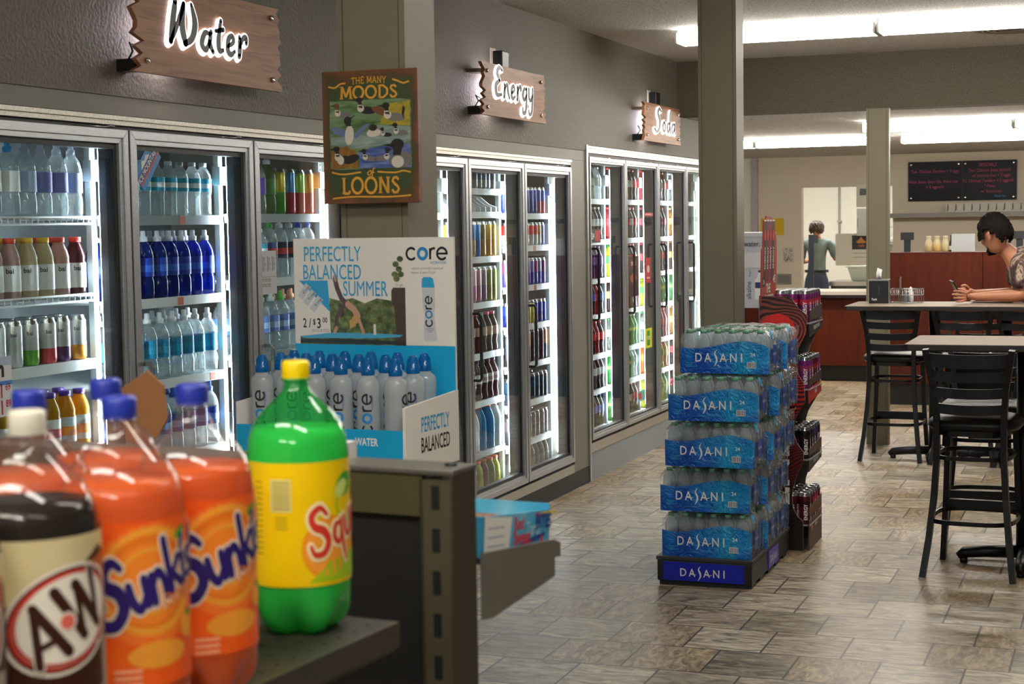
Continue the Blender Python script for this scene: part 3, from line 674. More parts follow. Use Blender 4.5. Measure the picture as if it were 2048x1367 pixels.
N1 = sl('#26389a', '#3b57c4', 'blue and silver'); N2 = sl('#b03a4c', '#2c44a4', 'blue and red'); R1_ = sl('#cfcfcf', '#d8322c', 'red', 'short'); R2_ = sl('#d8d4c0', '#e0b41c', 'yellow', 'short'); R3_ = sl('#5a58a4', '#6f6cc0', 'violet', 'short')
P1_ = sl('#4a3f96', '#8a3a6a', 'purple'); P2_ = sl('#3d4aa8', '#7c86c8', 'lilac'); Q1_ = sl('#1c2a84', '#2c46b4', 'navy', 'short'); Q2_ = sl('#c8b83a', '#d8cc5a', 'lemon', 'short')
X1 = can2('tall', ('#17171b', '#202026'), 'black'); X2 = can2('tall', ('#201c1a', '#c46a1c'), 'black and orange'); X3 = can2('can', ('#25394f', '#33506a'), 'slate blue'); X4 = can2('can', ('#1f2427', '#2c3236'), 'charcoal'); X5 = can2('can', ('#2b2a30', '#6c5c66'), 'dark pink-topped')
JG = bot('juice', '#55524c', '#b9bcbe', '#6b6862', 'silver-lidded dark')
rows('energy', 'last', EY[2], EY[3], [
    (1.658, 'white', ((.08, 'w'),), lambda n: [N2, N2, N1, N1, N1, N2, N1, N1, N2, N1], .068, False),
    (1.473, 'white', ((.08, 'w'), (.3, 'r')), lambda n: [R3_, R2_, R1_, R1_, R1_, R2_, R3_, R1_, R1_, R1_], .066, False),
    (1.245, 'white', ((.06, 'w'), (.3, 'r')), lambda n: [P1_, P2_, P1_, P2_, P2_, P1_, P2_, P1_, P2_, P1_], .068, False),
    (1.020, 'white', ((.08, 'w'), (.3, 'r')), lambda n: [Q1_, Q1_, Q1_, Q2_, Q2_, Q1_, Q1_, Q2_, Q1_, Q1_], .066, False),
    (.797, 'white', (), lambda n: [X2, X1, X1, X1, X2, X1, X1, X1, X1], .075, False),
    (.576, 'white', (), lambda n: [X4, X4, X3, X3, X4, X3, X4, X3, X3], .074, True),
    (.352, 'white', (), lambda n: [X5, X5, X5, X5, X4, X5, X5, X5, X5], .074, True),
    (.135, 'white', (), lambda n: rep(n, JG), .083, False)])

# --- soda cooler
SY = BAYS[2][1]
def so(body, cap, lab, nm_, art=None, kind='soda'): return bot(kind, body, cap, lab, nm_, art)
COLA = so('#1d0f0c', '#c8202a', '#d0202a', 'red-labelled cola'); DIET = so('#1d0f0c', '#d9dadc', '#d5d7da', 'silver-labelled cola'); PEP = so('#1a1012', '#2458b4', '#2a64c4', 'blue-labelled cola')
GRP = so('#3a1c5c', '#5b3a8c', '#6a4aa0', 'purple grape soda'); CLG = so('tcfe0d4', '#3f9a4c', '#d6e4da', 'clear lemon soda'); LIM = so('#c7d02c', '#2a8a34', '#2f9a3a', 'yellow citrus soda'); GRN = so('#2f8f3f', '#d8dad8', '#2f9c44', 'green soda', '#e6e04a')
ORG = so('#e06a14', '#e88a1c', '#e0701a', 'orange soda'); ROT = so('#3a1d12', '#8a5a2a', '#b98a4a', 'brown root beer'); RED = so('#a8182a', '#d6343a', '#c42a34', 'red soda'); TEA = so('#b5762a', '#d6c08a', '#e0b45a', 'amber tea'); CLR = so('clear', '#dfe3e6', '#cfd8dc', 'clear tonic'); WHT = so('#6c5a58', '#cfd3d6', '#e6e6e4', 'white-labelled soda')
ZS = [1.752, 1.488, 1.235, 1.000, .742, .512, .262]
mix = [[[CLR, CLR, CLG, COLA, COLA, COLA, RED, RED], [DIET, DIET, WHT, COLA, COLA, RED, WHT, COLA], [GRP, GRP, GRP, GRP, DIET, COLA, RED, COLA], [PEP, RED, PEP, RED, ROT, ROT, ORG, ROT], [COLA, RED, COLA, DIET, COLA, DIET, COLA, RED], [WHT, DIET, WHT, PEP, CLG, CLG, CLG, CLG], [PEP, PEP, PEP, CLR, COLA, COLA, COLA, RED]],
       [[COLA, DIET, CLR, COLA, RED, COLA, COLA, COLA], [COLA, WHT, COLA, COLA, COLA, DIET, COLA, RED], [COLA, COLA, ROT, COLA, LIM, GRN, LIM, LIM], [RED, COLA, RED, GRN, COLA, ROT, COLA, ROT], [GRN, GRN, GRN, COLA, LIM, TEA, LIM, CLG], [CLG, CLG, GRN, CLG, TEA, LIM, CLG, GRN], [COLA, COLA, DIET, COLA, GRN, GRN, GRN, GRN]],
       [[COLA, CLR, COLA, RED, RED, CLR, RED, RED], [COLA, GRP, RED, COLA, GRP, RED, GRP, COLA], [COLA, COLA, PEP, PEP, COLA, PEP, PEP, COLA], [GRN, GRN, CLG, GRN, LIM, GRN, GRN, LIM], [RED, COLA, RED, GRN, RED, GRN, GRN, CLG], [TEA, LIM, TEA, ORG, ROT, ORG, TEA, ORG], [GRN, LIM, GRN, LIM, ORG, RED, GRN, LIM]],
       [[CLR, CLR, CLR, CLR, WHT, WHT, CLR, CLR], [WHT, ROT, TEA, ROT, WHT, ROT, TEA, ROT], [ROT, TEA, ROT, TEA, TEA, ROT, ROT, TEA], [ORG, TEA, GRN, ORG, ORG, TEA, ORG, ORG], [TEA, ORG, TEA, ORG, GRN, TEA, ORG, TEA], [RED, RED, COLA, RED, RED, RED, RED, RED], [COLA, RED, COLA, RED, COLA, RED, COLA, RED]]]
for d_ in range(4):
    nm = NTH[4][d_]
    if d_ == 3:
        for jj in range(7): mix[3][jj] = [None]*5+mix[3][jj][:3]
    for j, z in enumerate(ZS):
        shelf('soda', nm, SY[d_], SY[d_+1], z, j, 'white', ((.07, 'r'),) if (d_*3+j) % 4 == 1 else ((.28, 'w'),) if j % 2 else ())
        its = mix[d_][j]
        for i, it in enumerate(its):
            if it is None: continue
            look, grp, a = it; o = drink(*a[:-1], **a[-1])
            o.location = (SH_X-.040-random.uniform(0, .006), SY[d_+1]-.075-.081*i+random.uniform(-.003, .003), z+.0002)
            tag(o, '%s, %s from lit post, %s shelf, %s soda door' % (look, ORD[i+1], SHELF_N[j], nm), 'bottle', 'soda bottles on the %s shelf, %s soda door' % (SHELF_N[j], nm))
# ------------------------------------------------------------------ lit wooden signs
WOODS = ramp_mat('sign wood', [(.25, '#8a5a3c'), (.5, '#a9744f'), (.8, '#b98560')], (8, .9, 14), 3.2, 6, .5, dist=1.2)
GLOW = mat('lit white acrylic', '#ffffff', .4, emit=1.15, ecol='#fbf8ff'); LETTER = mat('dark sign letter', '#2b2726', .4)
BACKLED = mat('sign back light', '#ffffff', .5, emit=60, ecol='#f3f0ff'); GUN = mat('gunmetal', '#15151a', .4)
GL = {
 'a': (.50, [[(.36, .42, .06), (.18, .42, .10), (.06, .17, .12), (.20, .04, .10), (.35, .24, .08)], [(.40, .47, .09), (.35, .2, .11), (.46, .02, .08)]]),
 't': (.38, [[(.24, .78, .07), (.14, .35, .12), (.16, .09, .12), (.30, .10, .06)], [(.04, .52, .06), (.32, .58, .08)]]),
 'e': (.42, [[(.08, .22, .06), (.28, .33, .08), (.25, .47, .09), (.11, .39, .11), (.07, .13, .12), (.18, .03, .10), (.33, .12, .05)]]),
 'r': (.40, [[(.08, .48, .08), (.08, .25, .12), (.05, .02, .10)], [(.08, .25, .06), (.20, .45, .09), (.32, .49, .12), (.34, .36, .07)]]),
 'n': (.48, [[(.08, .48, .08), (.06, .22, .12), (.03, .03, .10)], [(.07, .28, .06), (.26, .48, .10), (.33, .22, .11), (.42, .03, .07)]]),
 'g': (.44, [[(.34, .44, .06), (.17, .44, .10), (.06, .2, .12), (.18, .06, .10), (.33, .24, .07)], [(.37, .48, .09), (.34, .05, .11), (.26, -.34, .11), (.06, -.40, .10), (.04, -.24, .06)]]),
 'y': (.44, [[(.06, .48, .08), (.09, .15, .11), (.22, .08, .09), (.33, .26, .07)], [(.37, .50, .09), (.34, .05, .11), (.27, -.34, .11), (.08, -.42, .09), (.04, -.28, .06)]]),
 'o': (.46, [[(.22, .47, .09), (.07, .25, .12), (.20, .04, .10), (.36, .24, .11), (.24, .46, .07)]]),
 'd': (.46, [[(.33, .42, .06), (.17, .42, .10), (.06, .18, .12), (.18, .04, .10), (.33, .24, .08)], [(.40, .98, .07), (.34, .3, .12), (.43, .02, .08)]]),
 'W': (1.02, [[(.26, 1.0, .11), (.18, .6, .15), (.08, .10, .12)], [(.08, .10, .08), (.32, .5, .10), (.55, .98, .10)], [(.55, .98, .09), (.48, .5, .16), (.58, .10, .13)], [(.58, .10, .10), (.82, .25, .13), (.93, .6, .15), (.82, 1.0, .06)]]),
 'E': (.62, [[(.58, .92, .07), (.36, 1.0, .11), (.22, .80, .14), (.40, .56, .08)], [(.40, .56, .08), (.12, .40, .15), (.16, .08, .13), (.50, .10, .07)]]),
 'S': (.62, [[(.58, .90, .08), (.38, 1.0, .11), (.24, .80, .14), (.42, .50, .16), (.36, .14, .13), (.08, -.02, .09), (-.12, .10, .10)]])}
def script(word, extra=0.0):
    x = 0; out = []
    for ch in word:
        w_, st = GL[ch]; out.append(move(strokes(st, extra), x)); x += w_*1.08
    return join(*out), x
def wood_sign(word, y0, y1, z0, z1, off, sc, seed, wx=1.0):
    t = thing('wooden_sign', 'lit wooden sign with ragged ends reading %s' % word, 'sign', (WX+.006, (y0+y1)/2, (z0+z1)/2), 0, 'lit wooden wall signs')
    r = random.Random(seed); hw, hh = (y1-y0)/2, (z1-z0)/2; P = []
    n = 15
    for k in range(n+1): P.append((-hw+(r.uniform(0, .045) if k % 2 else r.uniform(.02, .075))*(1 if 0 < k < n else .2), hh-2*hh*k/n))
    P.append((hw-.004, -hh))
    for k in range(1, n): P.append((hw-(r.uniform(0, .02) if k % 2 else r.uniform(.02, .05)), -hh+2*hh*k/n))
    P.append((hw-.02, hh))
    X, Y = (0, 1, 0), (0, 0, 1)
    MB().prism(P, .018, (.072, 0, 0), X, Y).build('board', WOODS, t)
    g, wd = script(word, .062); l_, wd = script(word, .020)
    m = MB(); ox = off-wd*sc*wx/2; dy_ = -.36*sc if word != 'Energy' else -.22*sc
    m.flat(g, (.0985, 0, 0), X, Y, 0, sc*wx, sc, ox, dy_)
    lo = MB().flat(g, (.0905, 0, 0), X, Y, 0, sc*wx*1.01, sc*1.01, ox-.005, dy_-.006)
    m.v += lo.v; m.f += [[i+len(m.v)-len(lo.v) for i in q] for q in lo.f]; m.m += lo.m; m.sm += lo.sm
    gl = m.build('lit_letters', GLOW, t)
    MB().flat(l_, (.1005, 0, 0), X, Y, 0, sc*wx, sc, ox, dy_).build('letter_face', LETTER, gl)
    for sy in (-1, 1):
        for sz in (-1, 1):
            s = MB(); M = Matrix.Translation((0, sy*(hw-.085), sz*(hh-.04))) @ Matrix.Rotation(PI/2, 4, 'Y')
            s.lathe([(.007, 0), (.007, .0895)], 10, 0, M=M).lathe([(.010, .090), (.010, .097), (.008, .099)], 12, 0, M=M)
            s.build('standoff', CHROME, t)
    MB().box(.060, .068, -hw+.26, -hw+.30, -hh*.6, hh*.6).build('back_light', BACKLED, t)
    MB().box(0, .07, -hw+.045, -hw+.10, -hh+.005, -hh+.045).build('spot_lamp', GUN, t)
    MB().box(0, .072, -hw+.03, -hw+.14, hh-.05, hh-.032).build('bracket', mat('bracket brown', '#6d5a4c', .5), t)
    MB().tube([(.03, -hw+.07, -hh+.045), (.05, -hw+.065, -hh+.07), (.03, -hw+.08, -hh+.10), (.03, -hw+.16, -hh+.09)], .004, 6).build('cord', GUN, t)
wood_sign('Water', 4.60, 5.615, 2.115, 2.425, -.035, .150, 3, 1.22)
wood_sign('Energy', 7.665, 8.64, 2.149, 2.411, -.03, .150, 5, 1.30)
wood_sign('Soda', 10.585, 11.56, 2.142, 2.398, .05, .155, 8, 1.55)
for y, z, n_ in ((8.10, 2.455, 'energy'), (11.07, 2.445, 'soda')):
    t = thing('power_adapter', 'black power adapter plugged in above the %s sign' % n_, 'adapter', (WX+.006, y, z))
    MB().box(0, .006, -.075, .0, -.06, .06).build('outlet_plate', mat('outlet ivory', '#d8cfbf', .5), t, bevel=.002)
    MB().box(.006, .06, -.05, .05, -.055, .045).build('body', GUN, t, bevel=.006)

# ------------------------------------------------------------------ stacked water cases on their black base
WRAPB = ramp_mat('blue case wrap', [(.30, '#0a3ea8'), (.48, '#0c62c8'), (.68, '#18a0dc')], (5, 5, 4), 1.1, 3, .3, dist=.4, spec=.4)
FILM = clear('shrink film', '#fafcfc', body=.05, bodycol='#eef4f8', rough=.08, ior=1.55)
def film_bump(m):
    n = m.node_tree.nodes; l = m.node_tree.links
    tc = n.new('ShaderNodeTexCoord'); nz = n.new('ShaderNodeTexNoise'); nz.inputs['Scale'].default_value = 26; nz.inputs['Detail'].default_value = 3; nz.inputs['Distortion'].default_value = 2.5
    bp = n.new('ShaderNodeBump'); bp.inputs['Strength'].default_value = 1.0; bp.inputs['Distance'].default_value = .02
    l.new(tc.outputs['Object'], nz.inputs['Vector']); l.new(nz.outputs['Fac'], bp.inputs['Height'])
    for q in n:
        if q.type in ('BSDF_GLOSSY', 'BSDF_PRINCIPLED'): l.new(bp.outputs['Normal'], q.inputs['Normal'])
film_bump(FILM); film_bump(WRAPB)
TEALP = mat('teal fine print', '#3fb4d2', .4); LIME = mat('green cap', '#6aa584', .4); CYAN = mat('cyan tear tab', '#16a7dc', .35)
PETC = clear('case bottle', '#f0f6f8', body=.28, bodycol='#f2f7fa', rough=.05); LABB = mat('blue bottle label', '#123f9a', .4)
SW = [(.66, 1.42, .05), (.50, 1.22, .10), (.44, .95, .15), (.60, .62, .20), (.66, .25, .19), (.52, -.12, .12), (.36, -.34, .05)]
def dasani(sc=1.0, bold=.012):
    a = text('D', bold, .85); b = text('A', bold, .85); n_ = text('N', bold, .85); i = text('I', bold, .95)
    return join(move(a, .1), move(b, 1.18), move(strokes([SW]), 1.55, -.12), move(strokes([[(.9, .33, .05), (1.15, .25, .08), (1.62, .23, .07)]]), 0, 0), move(b, 2.95), move(strokes([[(2.9, .25, .07), (3.35, .23, .09), (3.62, .34, .04)]]), 0, 0), move(n_, 4.12), move(i, 5.05))
DAS = dasani(); DAS = move(DAS, -2.55, -.5)
CB_ = MB(); CB_.lathe([(.024, 0, 0), (.030, .004, 0), (.0305, .03, 0), (.029, .035, 0), (.0305, .04, 2), (.0305, .100, 2), (.0300, .103, 0), (.0285, .142, 0), (.018, .168, 0), (.0125, .174, 0)], 12, 0)
CB_.lathe([(.0145, .173), (.0145, .1865), (.013, .188)], 10, 1)
case_bottle = CB_.build('bottle', [PETC, LIME, LABB])
L, D, H = .385, .256, .193
def wave(u):           # top edge of the printed wrap, share of the height
    return .655+.085*math.sin((u-.46)*PI*1.7)-.03*max(0, u-.8)*5
def make_case():
    t = thing('water_case', 'case of water', 'water case', (0, 0, 0), 0, 'shrink-wrapped water cases')
    first = True
    for i in range(6):
        for j in range(4):
            if 1 <= j <= 2 and i < 5 and not (j == 1): pass
            b = case_bottle if first else copy_tree(case_bottle); first = False
            b.parent = t; KIDS.setdefault(t.name, []).append(b); b.location = (.032+.064*i, .032+.064*j, .001)
    m = MB(); N = 28
    def sheet(y, s, lo=0.0):
        vs = []; fs = []
        for k in range(N+1):
            u = k/N; x = -.002+(L+.002)*u; bulge = .0022*math.cos(2*PI*6*u)*s*0+s*.003
            yy = y+bulge*(1 if .02 < u < .98 else 0)
            vs += [(x, yy, lo), (x, yy+s*.001, H*.35), (x, yy, H*wave(u if s < 0 else 1-u))]
        for k in range(N):
            for q in range(2): fs.append((3*k+q, 3*k+3+q, 3*k+4+q, 3*k+1+q) if s < 0 else (3*k+1+q, 3*k+4+q, 3*k+3+q, 3*k+q))
        return vs, fs
    v0, f0 = sheet(-.001, -1); m.add(v0, f0, 0, True); v1, f1 = sheet(D+.001, 1); mb = MB().add(v1, f1, 0, True)
    # round the right-hand edge a little
    for yy, s in ((-.004, 1), (D+.004, -1)):
        vs = []; fs = []
        for k in range(6):
            a = k/5*PI/2
            for z in (.0, H*.35, H*.64*(1-.10*k/5)): vs.append((L+.012*math.sin(a), yy+s*.012*(1-math.cos(a))*1.6, z))
        for k in range(5):
            for q in range(2): fs.append((3*k+q, 3*k+3+q, 3*k+4+q, 3*k+1+q))
        (m if s > 0 else mb).add(vs, fs, 0, True)
    wr = m.build('printed_wrap', WRAPB, t); mb.build('back_wrap', WRAPB, t)
    X, Y = (1, 0, 0), (0, 0, 1); O = (L/2, -.0056, 0)
    MB().flat(DAS, O, X, Y, 0, .0392, .0405, -.014, H*.37).build('wordmark', WHITE, wr)
    pr = MB().flat(text('24', .01), O, X, Y, 0, .0165, None, .134, H*.40)
    pr.flat(rect(.040, .026), O, X, Y, 0, 1, None, .128, H*.20).flat(barcode(.036, .022), O, X, Y, 1, 1, None, .128, H*.20, .0004)
    for k, w_ in enumerate((.046, .030, .052)): pr.flat(rect(w_, .0022), O, X, Y, 2, 1, None, -.168+w_/2, H*.24-.0075*k)
    for k, w_ in enumerate((.040, .11)): pr.flat(rect(w_, .0016), O, X, Y, 2, 1, None, .0, H*.155-.006*k)
    pr.build('small_print', [WHITE, mat('navy print', '#1c2c6c', .4), TEALP], wr)
    # clear film: over the tops and loosely gathered round the open end
    f = MB(); rr = random.Random(4); nx, ny = 26, 14; vs = []; fs = []
    for a in range(nx+1):
        for b in range(ny+1):
            u, v = a/nx, b/ny; x = -.004+(L+.02)*u; y = -.006+(D+.012)*v
            dip = .005*(math.cos(2*PI*6*u)*.5+math.cos(2*PI*4*v)*.5)
            edge = min(1, min(v, 1-v)*7, (1-u)*9+.15, u*12+.15)
            vs.append((x, y, H*(.68+.31*edge**.5)+dip*edge+rr.uniform(-.0015, .0015)))
    for a in range(nx):
        for b in range(ny): q = a*(ny+1)+b; fs.append((q, q+ny+1, q+ny+2, q+1))
    f.add(vs, fs, 0, True)
    vs = []; fs = []; nv = 22; nz = 9
    for k in range(nv+1):
        for q in range(nz+1):
            v, z = k/nv, q/nz; y = -.004+(D+.008)*v
            lobe = abs(math.sin(PI*4*v))**.7
            vs.append((L+.004+.016*lobe*(1-.4*abs(z-.5)*2)+rr.uniform(-.004, .004)+(.012 if q == nz else 0), y+rr.uniform(-.004, .004), H*(.02+.93*z)))
    for k in range(nv):
        for q in range(nz): i = k*(nz+1)+q; fs.append((i, i+nz+1, i+nz+2, i+1))
    f.add(vs, fs, 0, True)
    for s_ in (0, 1):   # front and back film above the print
        yy = -.006 if not s_ else D+.006; vs = []; fs = []
        for k in range(27):
            u = k/26; x = -.002+(L+.006)*u; zz = H*wave(u if not s_ else 1-u)-.004
            vs += [(x, yy+.004*s_-.002+rr.uniform(-.001, .001), zz), (x, yy+(.003 if not s_ else -.003)+rr.uniform(-.001, .001), (zz+H*.84)/2), (x, yy+(.012 if not s_ else -.012), H*.87+.004*math.cos(2*PI*6*u))]
        for k in range(26):
            for q in range(2): fs.append((3*k+q, 3*k+3+q, 3*k+4+q, 3*k+1+q))
        f.add(vs, fs, 0, True)
    f.build('shrink_film', FILM, t)
    MB().add([(L+.014, .030, H*.80), (L+.017, .068, H*.78), (L+.006, .070, H*.97), (L+.003, .034, H*.99)], [(0, 1, 2, 3)]).build('tear_tab', CYAN, t)
    MB().flat(move(DAS, 0, 0), (L+.024, D*.5, 0), (0, 1, 0), (0, 0, 1), 0, .011, .013, -.064, H*.45).flat(rect(.058, .085), (L+.0225, D*.5, 0), (0, 1, 0), (0, 0, 1), 1, 1, None, -.064, H*.42).build('end_print', [WHITE, LABB], t)
    return t
case0 = make_case()
LV = ['bottom', 'second', 'third', 'fourth', 'top']; FX = [-1.923, -1.930, -1.901, -1.884, -1.856]
rr = random.Random(11)
first = True
for lv in range(5):
    for c in range(3):
        if lv == 4 and c == 2: continue
        o = case0 if first else copy_tree(case0); first = False
        o.location = (FX[lv]+(0, .025, .012)[c]*(1 if lv else .6)+rr.uniform(-.006, .006)*(lv > 0), 6.955+.2685*c+(.10 if lv == 4 else 0), .129+.2005*lv)
        o.rotation_euler = (0, 0, R((0, 1.5, -2, 1, -1.5)[lv] if c == 0 else rr.uniform(-1, 1)))
        o['label'] = 'shrink-wrapped case of water bottles, %s of its stack, %s stack from the aisle front' % (LV[lv] if c < 2 or lv < 3 else 'top', ('first', 'second', 'third')[c]) if not (lv == 3 and c == 2) else 'shrink-wrapped case of water bottles topping the third stack from the aisle front'
t = thing('plastic_pallet', 'low black plastic base with blue panels under the water cases', 'display base', (-1.945, 6.938, 0), 0)
MB().box(0, .425, 0, .83, .018, .112).build('body', mat('black base plastic', '#121215', .45), t, bevel=.006)
MB().box(-.004, .429, -.004, .834, .112, .1285).build('rim', mat('dark base rim', '#2e2e31', .5), t, bevel=.003)
for k in range(5): MB().box(.006, .42, .02+.17*k, .10+.17*k, 0, .018).build('skid', RUBBER, t)
BLU = mat('royal blue panel', '#0a1ea8', .3)
p = MB().box(.028, .392, -.0035, 0, .024, .106).build('front_panel', BLU, t); MB().flat(DAS, (.21, -.0042, .063), (1, 0, 0), (0, 0, 1), 0, .037, .036, 0, 0).build('wordmark', WHITE, p)
p = MB().box(.425, .4285, .34, .56, .024, .106).build('side_panel', mat('violet blue panel', '#3531a8', .35), t); MB().flat(DAS, (.4292, .45, .063), (0, 1, 0), (0, 0, 1), 0, .026, .036, 0, 0).build('wordmark', WHITE, p)

# ------------------------------------------------------------------ cardboard energy drink display
def ring_mat():
    m = bpy.data.materials.new('contour printed card'); m.use_nodes = True; n = m.node_tree.nodes; l = m.node_tree.links; b = n['Principled BSDF']
    tc = n.new('ShaderNodeTexCoord'); sp = n.new('ShaderNodeSeparateXYZ'); l.new(tc.outputs['Object'], sp.inputs[0])
    cb = n.new('ShaderNodeCombineXYZ'); l.new(sp.outputs['X'], cb.inputs[0]); l.new(sp.outputs['Z'], cb.inputs[1])
    nz = n.new('ShaderNodeTexNoise'); nz.inputs['Scale'].default_value = 7; nz.inputs['Detail'].default_value = 0; l.new(cb.outputs[0], nz.inputs['Vector'])
    ds = n.new('ShaderNodeVectorMath'); ds.operation = 'DISTANCE'; ds.inputs[1].default_value = (.092, 1.06, 0); l.new(cb.outputs[0], ds.inputs[0])
    ad = n.new('ShaderNodeMath'); ad.operation = 'MULTIPLY_ADD'; ad.inputs[1].default_value = .09; l.new(nz.outputs['Fac'], ad.inputs[0]); l.new(ds.outputs['Value'], ad.inputs[2])
    si = n.new('ShaderNodeMath'); si.operation = 'MULTIPLY'; si.inputs[1].default_value = 2*PI/.0165; l.new(ad.outputs[0], si.inputs[0])
    sn = n.new('ShaderNodeMath'); sn.operation = 'SINE'; l.new(si.outputs[0], sn.inputs[0])
    cr = n.new('ShaderNodeValToRGB'); cr.color_ramp.elements[0].position = .35; cr.color_ramp.elements[0].color = (0, 0, 0, 1); cr.color_ramp.elements[1].position = .6
    mr = n.new('ShaderNodeMapRange'); mr.inputs['From Min'].default_value = -1; l.new(sn.outputs[0], mr.inputs['Value']); l.new(mr.outputs[0], cr.inputs[0])
    # print: red in the middle of the panel, dark brown at the foot and the top corner
    zr = n.new('ShaderNodeValToRGB'); e = zr.color_ramp.elements; e[0].position = .16; e[0].color = srgb('#22090a'); e[1].position = 1.0; e[1].color = srgb('#5a2a26')
    q = e.new(.42); q.color = srgb('#7a1612'); q = e.new(.6); q.color = srgb('#b01f16'); q = e.new(.86); q.color = srgb('#a03a2c')
    zm = n.new('ShaderNodeMath'); zm.operation = 'MULTIPLY'; zm.inputs[1].default_value = .8; l.new(sp.outputs['Z'], zm.inputs[0]); l.new(zm.outputs[0], zr.inputs[0])
    dk = n.new('ShaderNodeMix'); dk.data_type = 'RGBA'; dk.blend_type = 'MULTIPLY'; dk.inputs[0].default_value = 1; dk.inputs[7].default_value = srgb('#4a2c2c'); l.new(zr.outputs[0], dk.inputs[6])
    mx = n.new('ShaderNodeMix'); mx.data_type = 'RGBA'; l.new(cr.outputs[0], mx.inputs[0]); l.new(dk.outputs[2], mx.inputs[6]); l.new(zr.outputs[0], mx.inputs[7])
    l.new(mx.outputs[2], b.inputs['Base Color']); b.inputs['Roughness'].default_value = .4
    return m
RINGS = ring_mat(); CARDB = mat('brown printed card', '#4a2a22', .5); CARDG = mat('grey card inside', '#8f8d8b', .7); CARDR = mat('red printed card', '#b5261f', .45); CARDK = mat('black printed card', '#1b1a1b', .45); EDGE = mat('white card edge', '#ded8d0', .6)
CX, CY = -1.680, 7.85
KP = [(-1.675, 1.236), (-1.533, 1.231), (-1.513, 1.214), (-1.488, 1.176), (-1.442, 1.14), (-1.453, 1.054), (-1.475, 1.01), (-1.493, .971), (-1.504, .93), (-1.499, .889), (-1.485, .848), (-1.463, .818), (-1.455, .726), (-1.481, .684), (-1.503, .643), (-1.515, .605), (-1.513, .571), (-1.496, .523), (-1.464, .48), (-1.465, .439), (-1.496, .367), (-1.516, .303), (-1.521, .256), (-1.516, .209), (-1.495, .167), (-1.468, .144), (-1.468, 0), (-1.675, 0)]
t = thing('drink_display', 'tall red cardboard display stand of energy drink cans behind the water cases', 'display stand', (CX, CY, 0))
KQ = [(x-CX, z) for x, z in KP][::-1]
front_side = MB().prism(KQ, .006, (0, .006, 0), (1, 0, 0), (0, 0, 1), 0, 1).build('side_panel', [RINGS, EDGE], t)
MB().prism(KQ, .006, (0, .345, 0), (1, 0, 0), (0, 0, 1), 0, 1).build('side_panel', [CARDG, EDGE], t)
bk = MB().box(0, .006, .007, .339, 0, 1.236).build('back_panel', CARDG, t)
TR = [(1.105, 1.185, 1.118, 1.036, '#3a241f', CARDK), (.785, .855, .805, .715, '#3a241f', CARDR), (.445, .516, .463, .385, '#4a2a22', CARDK), (.125, .230, .166, .004, '#5a2a20', CARDB)]
ENG = text('ENERGY', .03, .62)
for k, (zt, l1, l0, s0, c_, sm_) in enumerate(TR):
    xf = .246+.004*(k == 0)
    o = MB().box(.006, xf, .0065, .3385, zt-.006, zt).build('tray', CARDG, t)
    MB().prism([(0, l0), (.332, l0), (.332, l1), (0, l1-.022)], .005, (xf-.008, .0065, 0), (0, 1, 0), (0, 0, 1)).build('lip', mat('card '+c_, c_, .5), o)
    s = MB().prism([(0, s0), (.345, s0+(.03 if k < 3 else 0)), (.345, l0-.004), (0, l0-.02)], .004, (xf-.008, 0, 0), (0, 1, 0), (0, 0, 1)).build('sign_strip', sm_, o)
    tx = ('THE ENERGY YOU WANT', 'ENERGY', 'THE TASTE YOU LOVE', 'ENERGY')[k]
    m = MB().flat(text(tx, .02, .55), (xf-.0035, .19, (s0+l0)/2-.006+(0 if k < 3 else .02)), (0, 1, .06), (0, 0, 1), 0, .019 if k % 2 == 0 else .024, None, 0, 0)
    ms = [WHITE]
    if k in (1, 3): m.flat(disc(.016), (xf-.0033, .075, (s0+l0)/2-.002+(0 if k < 3 else .02)), (0, 1, 0), (0, 0, 1), 1); ms.append(mat('bright red print', '#d8201c', .4))
    if k in (1, 2): m.flat(disc(.014), (xf-.0033, .318, l0-.02), (0, 1, 0), (0, 0, 1), len(ms)); ms.append(mat('lime sticker', '#b9d42a', .4))
    m.build('strip_print', ms, s)
cola = MB().flat(disc(.089, 40), (.092, -.0004, 1.06), (1, 0, 0), (0, 0, 1), 0)
CO = [[(.62, .86, .06), (.45, 1.0, .09), (.12, .75, .14), (.08, .25, .15), (.35, .02, .10), (.68, .30, .05)], [(-.1, .55, .04), (.3, .78, .07), (.8, .62, .04)]]
def cola_word():
    o_ = GL['o'][1]; a_ = GL['a'][1]
    lw = [[(.06, .1, .06), (.25, .7, .09), (.32, 1.0, .08), (.22, .9, .07), (.14, .2, .12), (.26, .04, .08), (.4, .2, .04)]]
    c_ = [[(.36, .40, .06), (.2, .45, .09), (.06, .2, .12), (.18, .04, .1), (.38, .16, .05)]]
    w = [move(strokes(CO), 0), move(strokes(o_), .62), move(strokes(c_), 1.06), move(strokes(a_), 1.44), move(strokes([[(0, .25, .07), (.22, .27, .07)]]), 1.98), move(strokes(CO), 2.32), move(strokes(o_), 2.94), move(strokes(lw), 3.36), move(strokes(a_), 3.72)]
    return move(join(*w), -2.1, -.4)
cola.flat(cola_word(), (.092, -.0009, 1.06), (1, 0, .03), (0, 0, 1), 1, .037, .040)
v = text('ENERGY', .035, .9); v = ([(-p[1], p[0]) for p in v[0]], v[1])
cola.flat(v, (.143, -.0006, .56), (1, 0, 0), (0, 0, 1), 1, .112, .150)
cola.build('side_print', [mat('bright red print', '#d8201c', .4), WHITE], front_side)
